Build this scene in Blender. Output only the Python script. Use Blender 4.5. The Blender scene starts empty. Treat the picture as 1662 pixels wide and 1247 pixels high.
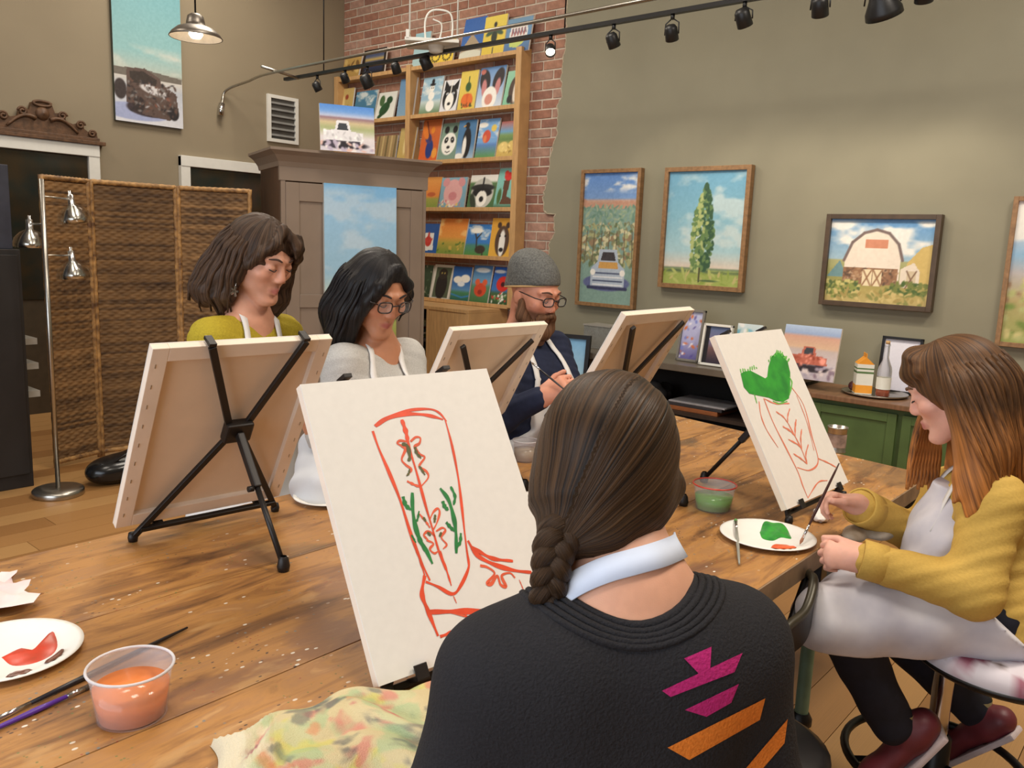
import bpy, bmesh, math, random
import numpy as np
from mathutils import Vector, Matrix
from mathutils.bvhtree import BVHTree

random.seed(7); RNG = np.random.default_rng(7)
scn = bpy.context.scene
COL = scn.collection

# ------------------------------------------------------------------ camera
FPX, PCX, PCY = 1340.0, 831.0, 623.5
def cam_axes(pitch=9.5, roll=2.2, yaw=49.4):
    p, r_, y = np.radians([pitch, roll, yaw])
    fx, fy = np.sin(y), np.cos(y)
    w = np.array([np.cos(p)*fx, np.cos(p)*fy, -np.sin(p)])
    r0 = np.array([fy, -fx, 0.0]); u0 = np.cross(r0, w)
    return np.cos(r_)*r0+np.sin(r_)*u0, -np.sin(r_)*r0+np.cos(r_)*u0, w
CAM = np.array([0, 0, 1.45])
CR, CU, CW = cam_axes()
cd = bpy.data.cameras.new('camera'); cam = bpy.data.objects.new('camera', cd); COL.objects.link(cam)
cd.sensor_width = 36.0; cd.lens = FPX/1662*36.0; cd.clip_start = .05
cam.matrix_world = Matrix([[CR[0], CU[0], -CW[0], CAM[0]], [CR[1], CU[1], -CW[1], CAM[1]], [CR[2], CU[2], -CW[2], CAM[2]], [0, 0, 0, 1]])
scn.camera = cam
def ray(x, y): return CW+CR*(x-PCX)/FPX-CU*(y-PCY)/FPX
def at(x, y, d): return CAM+ray(x, y)*d
def onz(x, y, z): v = ray(x, y); return CAM+v*((z-CAM[2])/v[2])
def onx(x, y, X): v = ray(x, y); return CAM+v*(X/v[0])
def ony(x, y, Y): v = ray(x, y); return CAM+v*(Y/v[1])

# ------------------------------------------------------------------ world, lights, exposure
scn.view_settings.view_transform = 'Standard'
scn.view_settings.look = 'None'
scn.view_settings.gamma = 1.0
scn.view_settings.use_curve_mapping = False
scn.view_settings.exposure = -0.2
wd = bpy.data.worlds.new('world'); scn.world = wd; wd.use_nodes = True
wd.node_tree.nodes['Background'].inputs[0].default_value = (.85, .92, 1, 1)
wd.node_tree.nodes['Background'].inputs[1].default_value = 1.0
def area(name, loc, aim, sx, sy, power, col):
    l = bpy.data.lights.new(name, 'AREA'); l.shape = 'RECTANGLE'; l.size = sx; l.size_y = sy; l.energy = power; l.color = col
    o = bpy.data.objects.new(name, l); COL.objects.link(o); o.location = loc
    o.rotation_euler = (Vector(aim)-Vector(loc)).to_track_quat('-Z', 'Y').to_euler()
    return o
# daylight entering by the shop window behind the camera
area('shop_window_daylight', (-2.5, 1.2, 1.75), (2, 1.2, 1.5), 4.6, 2.3, 135, (.82, .90, 1))
# added ceiling fill lamps, unseen, brighten the table and the far end
FILL_LAMPS = [(.6, .3, 66), (3.2, -.5, 125), (.6, 3.1, 36), (2.9, 3.3, 62), (.9, 5.9, 40), (3.6, 5.7, 62)]
for i, (x, y, pw) in enumerate(FILL_LAMPS):
    l = area('ceiling_lamp_light', (x, y, 4.2), (x, y, 0), .9, .9, pw, (1, .90, .77))
# ------------------------------------------------------------------ helpers
def lin(c):
    c = np.asarray(c, float)/255.0
    return np.where(c <= .04045, c/12.92, ((c+.055)/1.055)**2.4)
def L4(c): return tuple(lin(c))+(1.0,)
MATS = {}
def mat(name, rgb, rough=.6, metal=0.0, var=.12, scale=18.0, bump=0.0, stretch=(1, 1, 1), rgb2=None, spec=.5, alpha=1.0, trans=0.0, emit=0.0, detail=4.0, coat=0.0):
    if name in MATS: return MATS[name]
    m = bpy.data.materials.new(name); m.use_nodes = True; nt = m.node_tree; b = nt.nodes['Principled BSDF']
    b.inputs['Roughness'].default_value = rough; b.inputs['Metallic'].default_value = metal
    b.inputs['Specular IOR Level'].default_value = spec
    if coat: b.inputs['Coat Weight'].default_value = coat
    tc = nt.nodes.new('ShaderNodeTexCoord'); mp = nt.nodes.new('ShaderNodeMapping'); mp.inputs['Scale'].default_value = stretch
    nz = nt.nodes.new('ShaderNodeTexNoise'); nz.inputs['Scale'].default_value = scale; nz.inputs['Detail'].default_value = detail
    nt.links.new(tc.outputs['Object'], mp.inputs[0]); nt.links.new(mp.outputs[0], nz.inputs[0])
    cr = nt.nodes.new('ShaderNodeValToRGB'); c1 = np.array(lin(rgb)); c2 = np.array(lin(rgb2)) if rgb2 is not None else None
    e = cr.color_ramp.elements
    e[0].position = .3; e[1].position = .7
    if c2 is None: e[0].color = tuple(np.clip(c1*(1-var), 0, 1))+(1,); e[1].color = tuple(np.clip(c1*(1+var), 0, 1))+(1,)
    else: e[0].color = tuple(c1)+(1,); e[1].color = tuple(c2)+(1,)
    nt.links.new(nz.outputs[0], cr.inputs[0]); nt.links.new(cr.outputs[0], b.inputs['Base Color'])
    if bump:
        bp = nt.nodes.new('ShaderNodeBump'); bp.inputs['Strength'].default_value = bump; bp.inputs['Distance'].default_value = .004
        nt.links.new(nz.outputs[0], bp.inputs['Height']); nt.links.new(bp.outputs[0], b.inputs['Normal'])
    if trans: b.inputs['Transmission Weight'].default_value = trans; b.inputs['IOR'].default_value = 1.3
    if alpha < 1: b.inputs['Alpha'].default_value = alpha
    if emit:
        b.inputs['Emission Color'].default_value = L4(rgb); b.inputs['Emission Strength'].default_value = emit
    MATS[name] = m; return m
def vcmat(name, rough=.6, bump=0.0, scale=400.0, spec=.4, sss=0.0):
    if name in MATS: return MATS[name]
    m = bpy.data.materials.new(name); m.use_nodes = True; nt = m.node_tree; b = nt.nodes['Principled BSDF']
    b.inputs['Roughness'].default_value = rough; b.inputs['Specular IOR Level'].default_value = spec
    a = nt.nodes.new('ShaderNodeVertexColor'); a.layer_name = 'Col'
    nt.links.new(a.outputs[0], b.inputs['Base Color'])
    if sss: b.inputs['Subsurface Weight'].default_value = sss; b.inputs['Subsurface Radius'].default_value = (.012, .005, .003); b.inputs['Subsurface Scale'].default_value = .6
    if bump:
        tc = nt.nodes.new('ShaderNodeTexCoord'); nz = nt.nodes.new('ShaderNodeTexNoise'); nz.inputs['Scale'].default_value = scale
        bp = nt.nodes.new('ShaderNodeBump'); bp.inputs['Strength'].default_value = bump; bp.inputs['Distance'].default_value = .003
        nt.links.new(tc.outputs['Object'], nz.inputs[0]); nt.links.new(nz.outputs[0], bp.inputs['Height']); nt.links.new(bp.outputs[0], b.inputs['Normal'])
    MATS[name] = m; return m
def hairmat(name, dark, light, freq=60.0, rough=.38):
    if name in MATS: return MATS[name]
    m = bpy.data.materials.new(name); m.use_nodes = True; nt = m.node_tree; b = nt.nodes['Principled BSDF']
    b.inputs['Roughness'].default_value = rough; b.inputs['Specular IOR Level'].default_value = .22
    a = nt.nodes.new('ShaderNodeAttribute'); a.attribute_name = 'strand'
    mp = nt.nodes.new('ShaderNodeMapping'); mp.inputs['Scale'].default_value = (freq, 1.6, 1)
    n1 = nt.nodes.new('ShaderNodeTexNoise'); n1.inputs['Scale'].default_value = 1.0; n1.inputs['Detail'].default_value = 5
    nt.links.new(a.outputs['Vector'], mp.inputs[0]); nt.links.new(mp.outputs[0], n1.inputs[0])
    cr = nt.nodes.new('ShaderNodeValToRGB'); e = cr.color_ramp.elements
    e[0].position = .32; e[1].position = .72; e[0].color = L4(dark); e[1].color = L4(light)
    nt.links.new(n1.outputs[0], cr.inputs[0])
    tint = nt.nodes.new('ShaderNodeVertexColor'); tint.layer_name = 'Col'
    mx = nt.nodes.new('ShaderNodeMix'); mx.data_type = 'RGBA'; mx.blend_type = 'MULTIPLY'; mx.inputs[0].default_value = 1
    nt.links.new(cr.outputs[0], mx.inputs[6]); nt.links.new(tint.outputs[0], mx.inputs[7]); nt.links.new(mx.outputs[2], b.inputs['Base Color'])
    bp = nt.nodes.new('ShaderNodeBump'); bp.inputs['Strength'].default_value = .7; bp.inputs['Distance'].default_value = .003
    nt.links.new(n1.outputs[0], bp.inputs['Height']); nt.links.new(bp.outputs[0], b.inputs['Normal'])
    MATS[name] = m; return m

def tag(o, label=None, cat=None, group=None, kind=None):
    if label: o['label'] = label
    if cat: o['category'] = cat
    if group: o['group'] = group
    if kind: o['kind'] = kind
    return o
def thing(name, label, cat, loc=(0, 0, 0), group=None, rotz=0.0):
    o = bpy.data.objects.new(name, None); COL.objects.link(o); o.empty_display_size = .05
    o.location = tuple(loc); o.rotation_euler = (0, 0, rotz)
    return tag(o, label, cat, group)
def wmat(o):
    M = Matrix.Translation(o.location) @ o.rotation_euler.to_matrix().to_4x4()
    if o.parent is not None: M = wmat(o.parent) @ o.matrix_parent_inverse @ M
    return M
def put(name, me, m=None, parent=None, local=False):
    """link a mesh as one object; coordinates are world coordinates unless local"""
    o = bpy.data.objects.new(name, me); COL.objects.link(o)
    if m is not None:
        me.materials.clear(); me.materials.append(m)
    if parent is not None:
        o.parent = parent
        if not local: o.matrix_parent_inverse = wmat(parent).inverted()
    return o
class MB:
    """collects simple shapes into one mesh"""
    def __init__(s): s.v = []; s.f = []; s.sm = []
    def add(s, vs, fs, smooth=False):
        n = len(s.v); s.v += [tuple(map(float, v)) for v in vs]; s.f += [tuple(i+n for i in f) for f in fs]; s.sm += [smooth]*len(fs); return s
    def box(s, lo, hi, M=None):
        x0, y0, z0 = lo; x1, y1, z1 = hi
        vs = [(x0, y0, z0), (x1, y0, z0), (x1, y1, z0), (x0, y1, z0), (x0, y0, z1), (x1, y0, z1), (x1, y1, z1), (x0, y1, z1)]
        if M is not None: vs = [tuple(M @ Vector(v)) for v in vs]
        return s.add(vs, [(0, 3, 2, 1), (4, 5, 6, 7), (0, 1, 5, 4), (1, 2, 6, 5), (2, 3, 7, 6), (3, 0, 4, 7)])
    def obox(s, c, ax, hs):
        """box with centre c, axes ax (3 unit vectors), half sizes hs"""
        c = np.asarray(c, float); A = [np.asarray(a, float)*h for a, h in zip(ax, hs)]
        vs = [c+A[0]*i+A[1]*j+A[2]*k for k in (-1, 1) for j in (-1, 1) for i in (-1, 1)]
        return s.add(vs, [(0, 2, 3, 1), (4, 5, 7, 6), (0, 1, 5, 4), (1, 3, 7, 5), (3, 2, 6, 7), (2, 0, 4, 6)])
    def bar(s, a, b, w, h, up=(0, 0, 1)):
        a = np.asarray(a, float); b = np.asarray(b, float); d = b-a; l = np.linalg.norm(d); d = d/l
        x = np.cross(d, up); 
        if np.linalg.norm(x) < 1e-4: x = np.cross(d, (1, 0, 0))
        x = x/np.linalg.norm(x); z = np.cross(x, d)
        return s.obox((a+b)/2, (x, d, z), (w/2, l/2, h/2))
    def tube(s, pts, r, n=10, closed=False, caps=True):
        P = np.asarray(pts, float); m = len(P); rr = np.full(m, r, float) if np.isscalar(r) else np.asarray(r, float)
        T = np.gradient(P, axis=0) if not closed else np.roll(P, -1, 0)-np.roll(P, 1, 0)
        T /= np.linalg.norm(T, axis=1)[:, None]+1e-12
        u = np.cross(T[0], (0, 0, 1.0)); 
        if np.linalg.norm(u) < .1: u = np.cross(T[0], (1.0, 0, 0))
        vs = []; an = np.arange(n)*2*np.pi/n
        for i in range(m):
            u = u-T[i]*(u@T[i]); u /= np.linalg.norm(u); w = np.cross(T[i], u)
            vs += list(P[i]+rr[i]*(np.cos(an)[:, None]*u+np.sin(an)[:, None]*w))
        fs = [(i*n+j, i*n+(j+1) % n, ((i+1) % m)*n+(j+1) % n, ((i+1) % m)*n+j) for i in range(m if closed else m-1) for j in range(n)]
        s.add(vs, fs, True)
        if caps and not closed:
            k = len(s.v)-m*n
            s.f.append(tuple(k+j for j in range(n))[::-1]); s.sm.append(False)
            s.f.append(tuple(k+(m-1)*n+j for j in range(n))); s.sm.append(False)
        return s
    def lathe(s, prof, c=(0, 0, 0), n=28, ax=None):
        """prof: list of (radius, height); ax: optional 3 axes (x, y, z=axis)"""
        c = np.asarray(c, float); X, Y, Z = ax if ax is not None else np.eye(3)
        X, Y, Z = map(np.asarray, (X, Y, Z)); an = np.arange(n)*2*np.pi/n; vs = []
        for r, h in prof: vs += list(c+r*(np.cos(an)[:, None]*X+np.sin(an)[:, None]*Y)+h*Z)
        fs = [(i*n+j, i*n+(j+1) % n, (i+1)*n+(j+1) % n, (i+1)*n+j) for i in range(len(prof)-1) for j in range(n)]
        return s.add(vs, fs, True)
    def prism(s, pts, ext):
        """extrude the planar polygon pts (3-D) by the vector ext"""
        P = [np.asarray(p, float) for p in pts]; n = len(P); e = np.asarray(ext, float)
        return s.add(P+[p+e for p in P], [tuple(range(n))[::-1], tuple(range(n, 2*n))]+[(i, (i+1) % n, n+(i+1) % n, n+i) for i in range(n)])
    def mesh(s, name, bevel=0.0, fixn=True):
        me = bpy.data.meshes.new(name); me.from_pydata(s.v, [], s.f)
        me.polygons.foreach_set('use_smooth', s.sm); me.update()
        if bevel or fixn:
            bm = bmesh.new(); bm.from_mesh(me)
            if fixn: bmesh.ops.recalc_face_normals(bm, faces=bm.faces)
            if bevel: bmesh.ops.bevel(bm, geom=[e for e in bm.edges if len(e.link_faces) == 2 and e.calc_face_angle(0) > .5], offset=bevel, segments=2, affect='EDGES', profile=.6)
            bm.to_mesh(me); bm.free()
        return me
    def put(s, name, m, parent=None, bevel=0.0, fixn=True, local=False): return put(name, s.mesh(name, bevel, fixn), m, parent, local)
def nrm(v): v = np.asarray(v, float); return v/np.linalg.norm(v)
def npmesh(name, V, Fq, smooth=True, col=None, strand=None):
    me = bpy.data.meshes.new(name); V = np.asarray(V, np.float32); Fq = np.asarray(Fq, np.int32); k = Fq.shape[1]
    me.vertices.add(len(V)); me.vertices.foreach_set('co', V.ravel())
    me.loops.add(Fq.size); me.loops.foreach_set('vertex_index', Fq.ravel())
    me.polygons.add(len(Fq)); me.polygons.foreach_set('loop_start', np.arange(0, Fq.size, k, dtype=np.int32))
    me.polygons.foreach_set('use_smooth', np.full(len(Fq), smooth)); me.update(calc_edges=True)
    if col is not None:
        a = me.color_attributes.new('Col', 'FLOAT_COLOR', 'POINT'); c = np.ones((len(V), 4), np.float32); c[:, :3] = col; a.data.foreach_set('color', c.ravel())
    if strand is not None:
        a = me.attributes.new('strand', 'FLOAT_VECTOR', 'POINT'); a.data.foreach_set('vector', np.asarray(strand, np.float32).ravel())
    me.validate(); return me
def catmull(pts, n=8):
    P = np.asarray(pts, float); P = np.vstack([2*P[0]-P[1], P, 2*P[-1]-P[-2]]); out = []
    for i in range(1, len(P)-2):
        t = np.linspace(0, 1, n, endpoint=False)[:, None]; a, b, c, d = P[i-1], P[i], P[i+1], P[i+2]
        out.append(.5*((2*b)+(-a+c)*t+(2*a-5*b+4*c-d)*t*t+(-a+3*b-3*c+d)*t**3))
    return np.vstack(out+[P[-2][None]])
def ribbon(pts, w, nrmv, lift=.0):
    """flat ribbon of width w (scalar or per point) along pts, lying across the normals nrmv"""
    P = np.asarray(pts, float); N = np.asarray(nrmv, float); N = np.broadcast_to(N, P.shape); T = np.gradient(P, axis=0); S = np.cross(N, T); S /= np.linalg.norm(S, axis=1)[:, None]+1e-9
    w = np.broadcast_to(np.asarray(w, float), (len(P),))[:, None]
    a = P-S*w/2+N*lift; b = P+S*w/2+N*lift
    return np.vstack([a, b]), [(i, i+1, len(P)+i+1, len(P)+i) for i in range(len(P)-1)]

# ------------------------------------------------------------------ implicit bodies (signed distance + surface nets)
class Sdf:
    def __init__(s): s.p = []
    def cap(s, a, b, ra, rb=None, k=.02, wide=None, op='u'):
        """tapered limb from a to b; wide = (direction, factor) makes it factor times wider that way"""
        a = np.asarray(a, float); b = np.asarray(b, float); rb = ra if rb is None else rb
        R = max(ra, rb)*(max(1, wide[1]) if wide else 1)
        s.p.append(('c', (a, b, ra, rb, wide), k, op, np.minimum(a, b)-R, np.maximum(a, b)+R)); return s
    def chain(s, pts, rs, k=.02, wide=None):
        for i in range(len(pts)-1): s.cap(pts[i], pts[i+1], rs[i], rs[i+1], k, wide)
        return s
    def ell(s, c, r, A=None, k=.02, op='u'):
        c = np.asarray(c, float); r = np.asarray(r, float); A = np.eye(3) if A is None else np.asarray(A, float)  # rows = axes
        e = np.sqrt(((A*r[:, None])**2).sum(0))
        s.p.append(('e', (c, r, A), k, op, c-e, c+e)); return s
    def mesh(s, name, vox, disp=None, clip=None, colfn=None, strandfn=None):
        lo = np.min([p[4] for p in s.p if p[3] == 'u'], 0)-4*vox-.012; hi = np.max([p[5] for p in s.p if p[3] == 'u'], 0)+4*vox+.012
        n = np.ceil((hi-lo)/vox).astype(int)+1
        ax = [(lo[i]+np.arange(n[i])*vox).astype(np.float32) for i in range(3)]
        F = np.full(n, .5, np.float32)
        for ty, a, k, op, l, h in s.p:
            m = k+3*vox+.006
            i0 = np.clip(np.floor((l-m-lo)/vox).astype(int), 0, n); i1 = np.clip(np.ceil((h+m-lo)/vox).astype(int)+1, 0, n)
            if (i1 <= i0).any(): continue
            sl = tuple(slice(i0[i], i1[i]) for i in range(3))
            X = ax[0][sl[0]][:, None, None]; Y = ax[1][sl[1]][None, :, None]; Z = ax[2][sl[2]][None, None, :]
            if ty == 'c':
                A, B, ra, rb, wide = a; d = B-A; dd = float(d@d)+1e-12
                t = np.clip(((X-A[0])*d[0]+(Y-A[1])*d[1]+(Z-A[2])*d[2])/dd, 0, 1)
                qx = X-A[0]-t*d[0]; qy = Y-A[1]-t*d[1]; qz = Z-A[2]-t*d[2]
                if wide:
                    w, fct = wide; w = nrm(w); g = (qx*w[0]+qy*w[1]+qz*w[2])*(1/fct-1); qx = qx+g*w[0]; qy = qy+g*w[1]; qz = qz+g*w[2]
                D = np.sqrt(qx*qx+qy*qy+qz*qz)-(ra+(rb-ra)*t)
            else:
                c, r, A = a; x = X-c[0]; y = Y-c[1]; z = Z-c[2]
                q = [(A[i, 0]*x+A[i, 1]*y+A[i, 2]*z) for i in range(3)]
                k0 = np.sqrt(sum((q[i]/r[i])**2 for i in range(3))); k1 = np.sqrt(sum((q[i]/r[i]**2)**2 for i in range(3)))+1e-9
                D = k0*(k0-1)/k1
            G = F[sl]
            if op == 'u':
                hh = np.clip(.5+.5*(G-D)/k, 0, 1); F[sl] = G+(D-G)*hh-k*hh*(1-hh)
            else:
                hh = np.clip(.5-.5*(G+D)/k, 0, 1); F[sl] = G+(-D-G)*hh+k*hh*(1-hh)
        if disp is not None: F = F+disp(ax[0][:, None, None], ax[1][None, :, None], ax[2][None, None, :]).astype(np.float32)
        if clip is not None: F = np.maximum(F, clip(ax[0][:, None, None], ax[1][None, :, None], ax[2][None, None, :]).astype(np.float32))
        V, Q = nets(F); V = V*vox+lo
        # one light smoothing pass
        V = relax(V, Q)
        return npmesh(name, V, Q, True, None if colfn is None else colfn(V), None if strandfn is None else strandfn(V))
def relax(V, Q):
    S = np.zeros_like(V); C = np.zeros(len(V))
    for a, b in ((0, 1), (1, 2), (2, 3), (3, 0)):
        for i, j in ((a, b), (b, a)):
            np.add.at(C, Q[:, i], 1)
            for ax_ in range(3): S[:, ax_] += np.bincount(Q[:, i], V[Q[:, j], ax_], len(V))
    return V*.5+.5*S/np.maximum(C, 1)[:, None]
def nets(F):
    s = F < 0
    c = [(i, j, k) for i in (0, 1) for j in (0, 1) for k in (0, 1)]
    n = np.array(F.shape)-1
    cnt = np.zeros(n, np.int8)
    for i, j, k in c: cnt += s[i:i+n[0], j:j+n[1], k:k+n[2]]
    act = np.argwhere((cnt > 0) & (cnt < 8))
    vals = np.stack([F[act[:, 0]+i, act[:, 1]+j, act[:, 2]+k] for i, j, k in c], 1)
    acc = np.zeros((len(act), 3)); w = np.zeros(len(act))
    for a in range(8):
        for b in range(a+1, 8):
            d = np.array(c[b])-np.array(c[a])
            if np.abs(d).sum() != 1: continue
            m = (vals[:, a] < 0) != (vals[:, b] < 0)
            t = vals[m, a]/(vals[m, a]-vals[m, b]); acc[m] += np.array(c[a])+t[:, None]*d; w[m] += 1
    V = act+acc/w[:, None]
    idx = np.full(n, -1, np.int32); idx[act[:, 0], act[:, 1], act[:, 2]] = np.arange(len(act)); Q = []
    for a in range(3):
        b, d = (a+1) % 3, (a+2) % 3
        lo = [slice(None)]*3; hi = [slice(None)]*3; lo[a] = slice(0, -1); hi[a] = slice(1, None)
        s0 = s[tuple(lo)]; s1 = s[tuple(hi)]; e = np.argwhere(s0 != s1)
        e = e[(e[:, b] > 0) & (e[:, d] > 0) & (e[:, b] < n[b]) & (e[:, d] < n[d])]
        fl = s0[e[:, 0], e[:, 1], e[:, 2]]
        eb = np.zeros(3, int); eb[b] = 1; ed = np.zeros(3, int); ed[d] = 1
        g = lambda o: idx[o[:, 0], o[:, 1], o[:, 2]]
        q = np.stack([g(e-eb-ed), g(e-ed), g(e), g(e-eb)], 1); q[~fl] = q[~fl][:, ::-1]; Q.append(q)
    return V, np.vstack(Q)
def ridge(x, fs=(9, 17, 31, 53), seed=1):
    r = np.random.default_rng(seed); out = 0
    for f_ in fs: out = out+np.sin(x*f_+r.uniform(0, 6.28))*(fs[0]/f_)**.35
    return out/len(fs)
def hash3(V, s=1.0):
    return (np.sin(V[:, 0]*127.1*s+V[:, 1]*311.7*s+V[:, 2]*74.7*s)*43758.5453) % 1.0
def vnoise(u, v, seed=0):
    """smooth value noise on arrays u, v"""
    r = np.random.default_rng(seed); T = r.random((64, 64)); iu = np.floor(u).astype(int); iv = np.floor(v).astype(int); fu = u-iu; fv = v-iv
    fu = fu*fu*(3-2*fu); fv = fv*fv*(3-2*fv); g = lambda a, b: T[a % 64, b % 64]
    return (g(iu, iv)*(1-fu)+g(iu+1, iv)*fu)*(1-fv)+(g(iu, iv+1)*(1-fu)+g(iu+1, iv+1)*fu)*fv
def fbm(u, v, seed=0, o=4): return sum(vnoise(u*2**i, v*2**i, seed+i)*.5**i for i in range(o))/sum(.5**i for i in range(o))

# ------------------------------------------------------------------ painted pictures: colours laid on a fine grid of the canvas
class Pic:
    def __init__(s, w, h, res):
        s.nx = max(8, int(w*res)); s.ny = max(8, int(h*res)); s.w = w; s.h = h; s.asp = h/w
        s.u, s.v = np.meshgrid(np.linspace(0, 1, s.nx), np.linspace(0, 1, s.ny)); s.c = np.full((s.ny, s.nx, 3), 200.0); s.e = 1.2/s.nx
        s.y = s.v*s.asp
    def grad(s, stops):
        vs = [a for a, _ in stops]; cs = np.array([b for _, b in stops], float)
        for i in range(3): s.c[..., i] = np.interp(s.v, vs, cs[:, i])
        return s
    def mix(s, m, col): s.c += (np.asarray(col, float)-s.c)*np.clip(m, 0, 1)[..., None]; return s
    def ell(s, x, y, rx, ry, col, rot=0.0):
        """centre in u and v; radii in units of the width"""
        dx = s.u-x; dy = s.y-y*s.asp; c, n = math.cos(rot), math.sin(rot); a = (dx*c+dy*n)/rx; b = (-dx*n+dy*c)/ry
        return s.mix((1-np.sqrt(a*a+b*b))*min(rx, ry)/s.e+.5, col)
    def poly(s, pts, col):
        ins = np.zeros_like(s.u, bool); n = len(pts)
        for i in range(n):
            (x0, y0), (x1, y1) = pts[i], pts[(i+1) % n]
            if y0 == y1: continue
            ins ^= ((y0 > s.v) != (y1 > s.v)) & (s.u < (x1-x0)*(s.v-y0)/(y1-y0)+x0)
        return s.mix(ins.astype(float), col)
    def line(s, pts, wd, col):
        for i in range(len(pts)-1):
            (x0, y0), (x1, y1) = pts[i], pts[i+1]; y0 *= s.asp; y1 *= s.asp; dx, dy = x1-x0, y1-y0
            t = np.clip(((s.u-x0)*dx+(s.y-y0)*dy)/(dx*dx+dy*dy+1e-9), 0, 1)
            s.mix((wd/2-np.hypot(s.u-x0-t*dx, s.y-y0-t*dy))/s.e+.5, col)
        return s
    def clouds(s, v0, v1, col, amt=.9, sc=4, seed=0, th=.5):
        n = fbm(s.u*sc, s.y*sc*1.8, seed); w = np.clip((s.v-v0)/.05, 0, 1)*np.clip((v1-s.v)/.05, 0, 1)
        return s.mix(np.clip((n-th)*6, 0, 1)*w*amt, col)
    def hills(s, base, amp, col, sc=3, seed=0):
        top = base+amp*(fbm(s.u*sc, s.u*0, seed)-.5)*2
        return s.mix((top-s.v)*s.ny*.5, col)
    def dabs(s, n, box, cols, size, seed=0, asp=.6):
        r = random.Random(seed)
        for _ in range(n):
            s.ell(r.uniform(box[0], box[2]), r.uniform(box[1], box[3]), size*r.uniform(.5, 1.2), size*asp*r.uniform(.5, 1.2), r.choice(cols), r.uniform(0, 3))
        return s
    def grain(s, a=6, seed=0):
        s.c += (fbm(s.u*40, s.y*40, seed, 2)-.5)[..., None]*2*a; return s
def canvas_mesh(name, pic, o, r, u, thick, side=(232, 228, 220)):
    """picture standing with bottom centre o, right axis r, up axis u, its back thick metres behind"""
    o = np.asarray(o, float); r = nrm(r); u = nrm(u); n = np.cross(r, u)
    V = (o+r*((pic.u-.5)*pic.w)[..., None]+u*(pic.v*pic.h)[..., None]).reshape(-1, 3); nx, ny = pic.nx, pic.ny
    i = np.arange(nx*ny).reshape(ny, nx); Q = np.stack([i[:-1, :-1], i[:-1, 1:], i[1:, 1:], i[1:, :-1]], -1).reshape(-1, 4)
    C = lin(np.clip(pic.c, 0, 255)).reshape(-1, 3)
    k = len(V); cs = [o-r*pic.w/2, o+r*pic.w/2, o+r*pic.w/2+u*pic.h, o-r*pic.w/2+u*pic.h]; f = [c-n*.0002 for c in cs]; b = [c-n*thick for c in cs]
    V2 = []; Q2 = []
    for a in range(4):
        m = k+len(V2); V2 += [f[a], f[(a+1) % 4], b[(a+1) % 4], b[a]]; Q2.append((m, m+3, m+2, m+1))
    m = k+len(V2); V2 += b; Q2.append((m, m+3, m+2, m+1))
    return npmesh(name, np.vstack([V, V2]), np.vstack([Q, Q2]), False, np.vstack([C, np.tile(lin(side), (len(V2), 1))]))
PAINT = vcmat('oil_paint', .55, .25, 250.0)
# ================================================================== the setting
XW, YW, ZC = 5.4, 7.0, 4.3
m_olive = mat('olive_plaster', (138, 134, 114), .75, var=.05, scale=2.5, bump=.12)
m_tan = mat('tan_plaster', (142, 130, 108), .8, var=.04, scale=2.0, bump=.1)
m_ceil = mat('ceiling_paint', (205, 200, 190), .9, var=.03)
m_white = mat('white_trim', (222, 222, 216), .5, var=.03)
m_black = mat('black_metal', (24, 23, 24), .38, .3, var=.15)
m_chrome = mat('chrome', (205, 205, 205), .18, 1.0, var=.03)
m_steel = mat('brushed_steel', (176, 172, 164), .3, 1.0, var=.06, stretch=(1, 1, 8))
def slab(name, lo, hi, m): return tag(MB().box(lo, hi).put(name, m), kind='structure')
floor = slab('floor', (-2.6, -2.6, -.06), (XW, YW, -.012), mat('floor_gap', (86, 58, 34), .8))
pm = [mat('oak_floor_%s' % n, c, .34, var=.10, scale=5, stretch=(1.2, 22, 1), bump=.05) for n, c in (('honey', (164, 120, 72)), ('amber', (150, 107, 62)), ('straw', (176, 134, 84)))]
ub = MB().box((0, 0, 0), (1, 1, 1)).mesh('floor_plank')
pmesh = []
for m in pm:
    q = ub.copy(); q.materials.append(m); pmesh.append(q)
rw = .152; rr = random.Random(3)
for j in range(64):
    y0 = -2.6+j*rw; x = -2.6-rr.uniform(0, 1.5)
    while x < XW:
        ln = rr.uniform(1.7, 2.6); x0 = max(x, -2.6); x1 = min(x+ln, XW)
        if x1-x0 > .05 and y0+rw < YW+.15:
            o = put('floor_plank', pmesh[rr.randrange(3)], None, floor, True)
            o.location = (x0+.001, y0+.001, -.012); o.scale = (x1-x0-.0025, min(rw, YW-y0)-.0025, .012)
        x += ln
slab('ceiling', (-2.7, -2.7, ZC), (XW+.2, YW+.2, ZC+.1), m_ceil)
slab('wall_back', (-2.7, YW, -.05), (XW+.3, YW+.12, ZC), m_tan)
slab('wall_near', (-2.7, -2.72, -.05), (XW+.3, -2.6, ZC), m_tan)
# storefront wall behind the camera, with its window
fw = MB(); Y0, Y1, Z0, Z1 = -1.1, 3.5, .6, 2.9
for lo, hi in (((-2.72, -2.6, -.05), (-2.6, Y0, ZC)), ((-2.72, Y1, -.05), (-2.6, YW, ZC)), ((-2.72, Y0, -.05), (-2.6, Y1, Z0)), ((-2.72, Y0, Z1), (-2.6, Y1, ZC))): fw.box(lo, hi)
tag(fw.put('wall_front', m_tan), kind='structure')
wn = tag(MB().box((-2.70, Y0, Z0), (-2.69, Y1, Z1)).put('window_1', mat('window_glass', (235, 240, 245), .05, trans=1.0)), kind='structure')
for k in range(4):
    y = Y0+(Y1-Y0)*k/3; MB().box((-2.71, y-.03, Z0), (-2.64, y+.03, Z1)).put('window_frame', m_white, wn)
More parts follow.
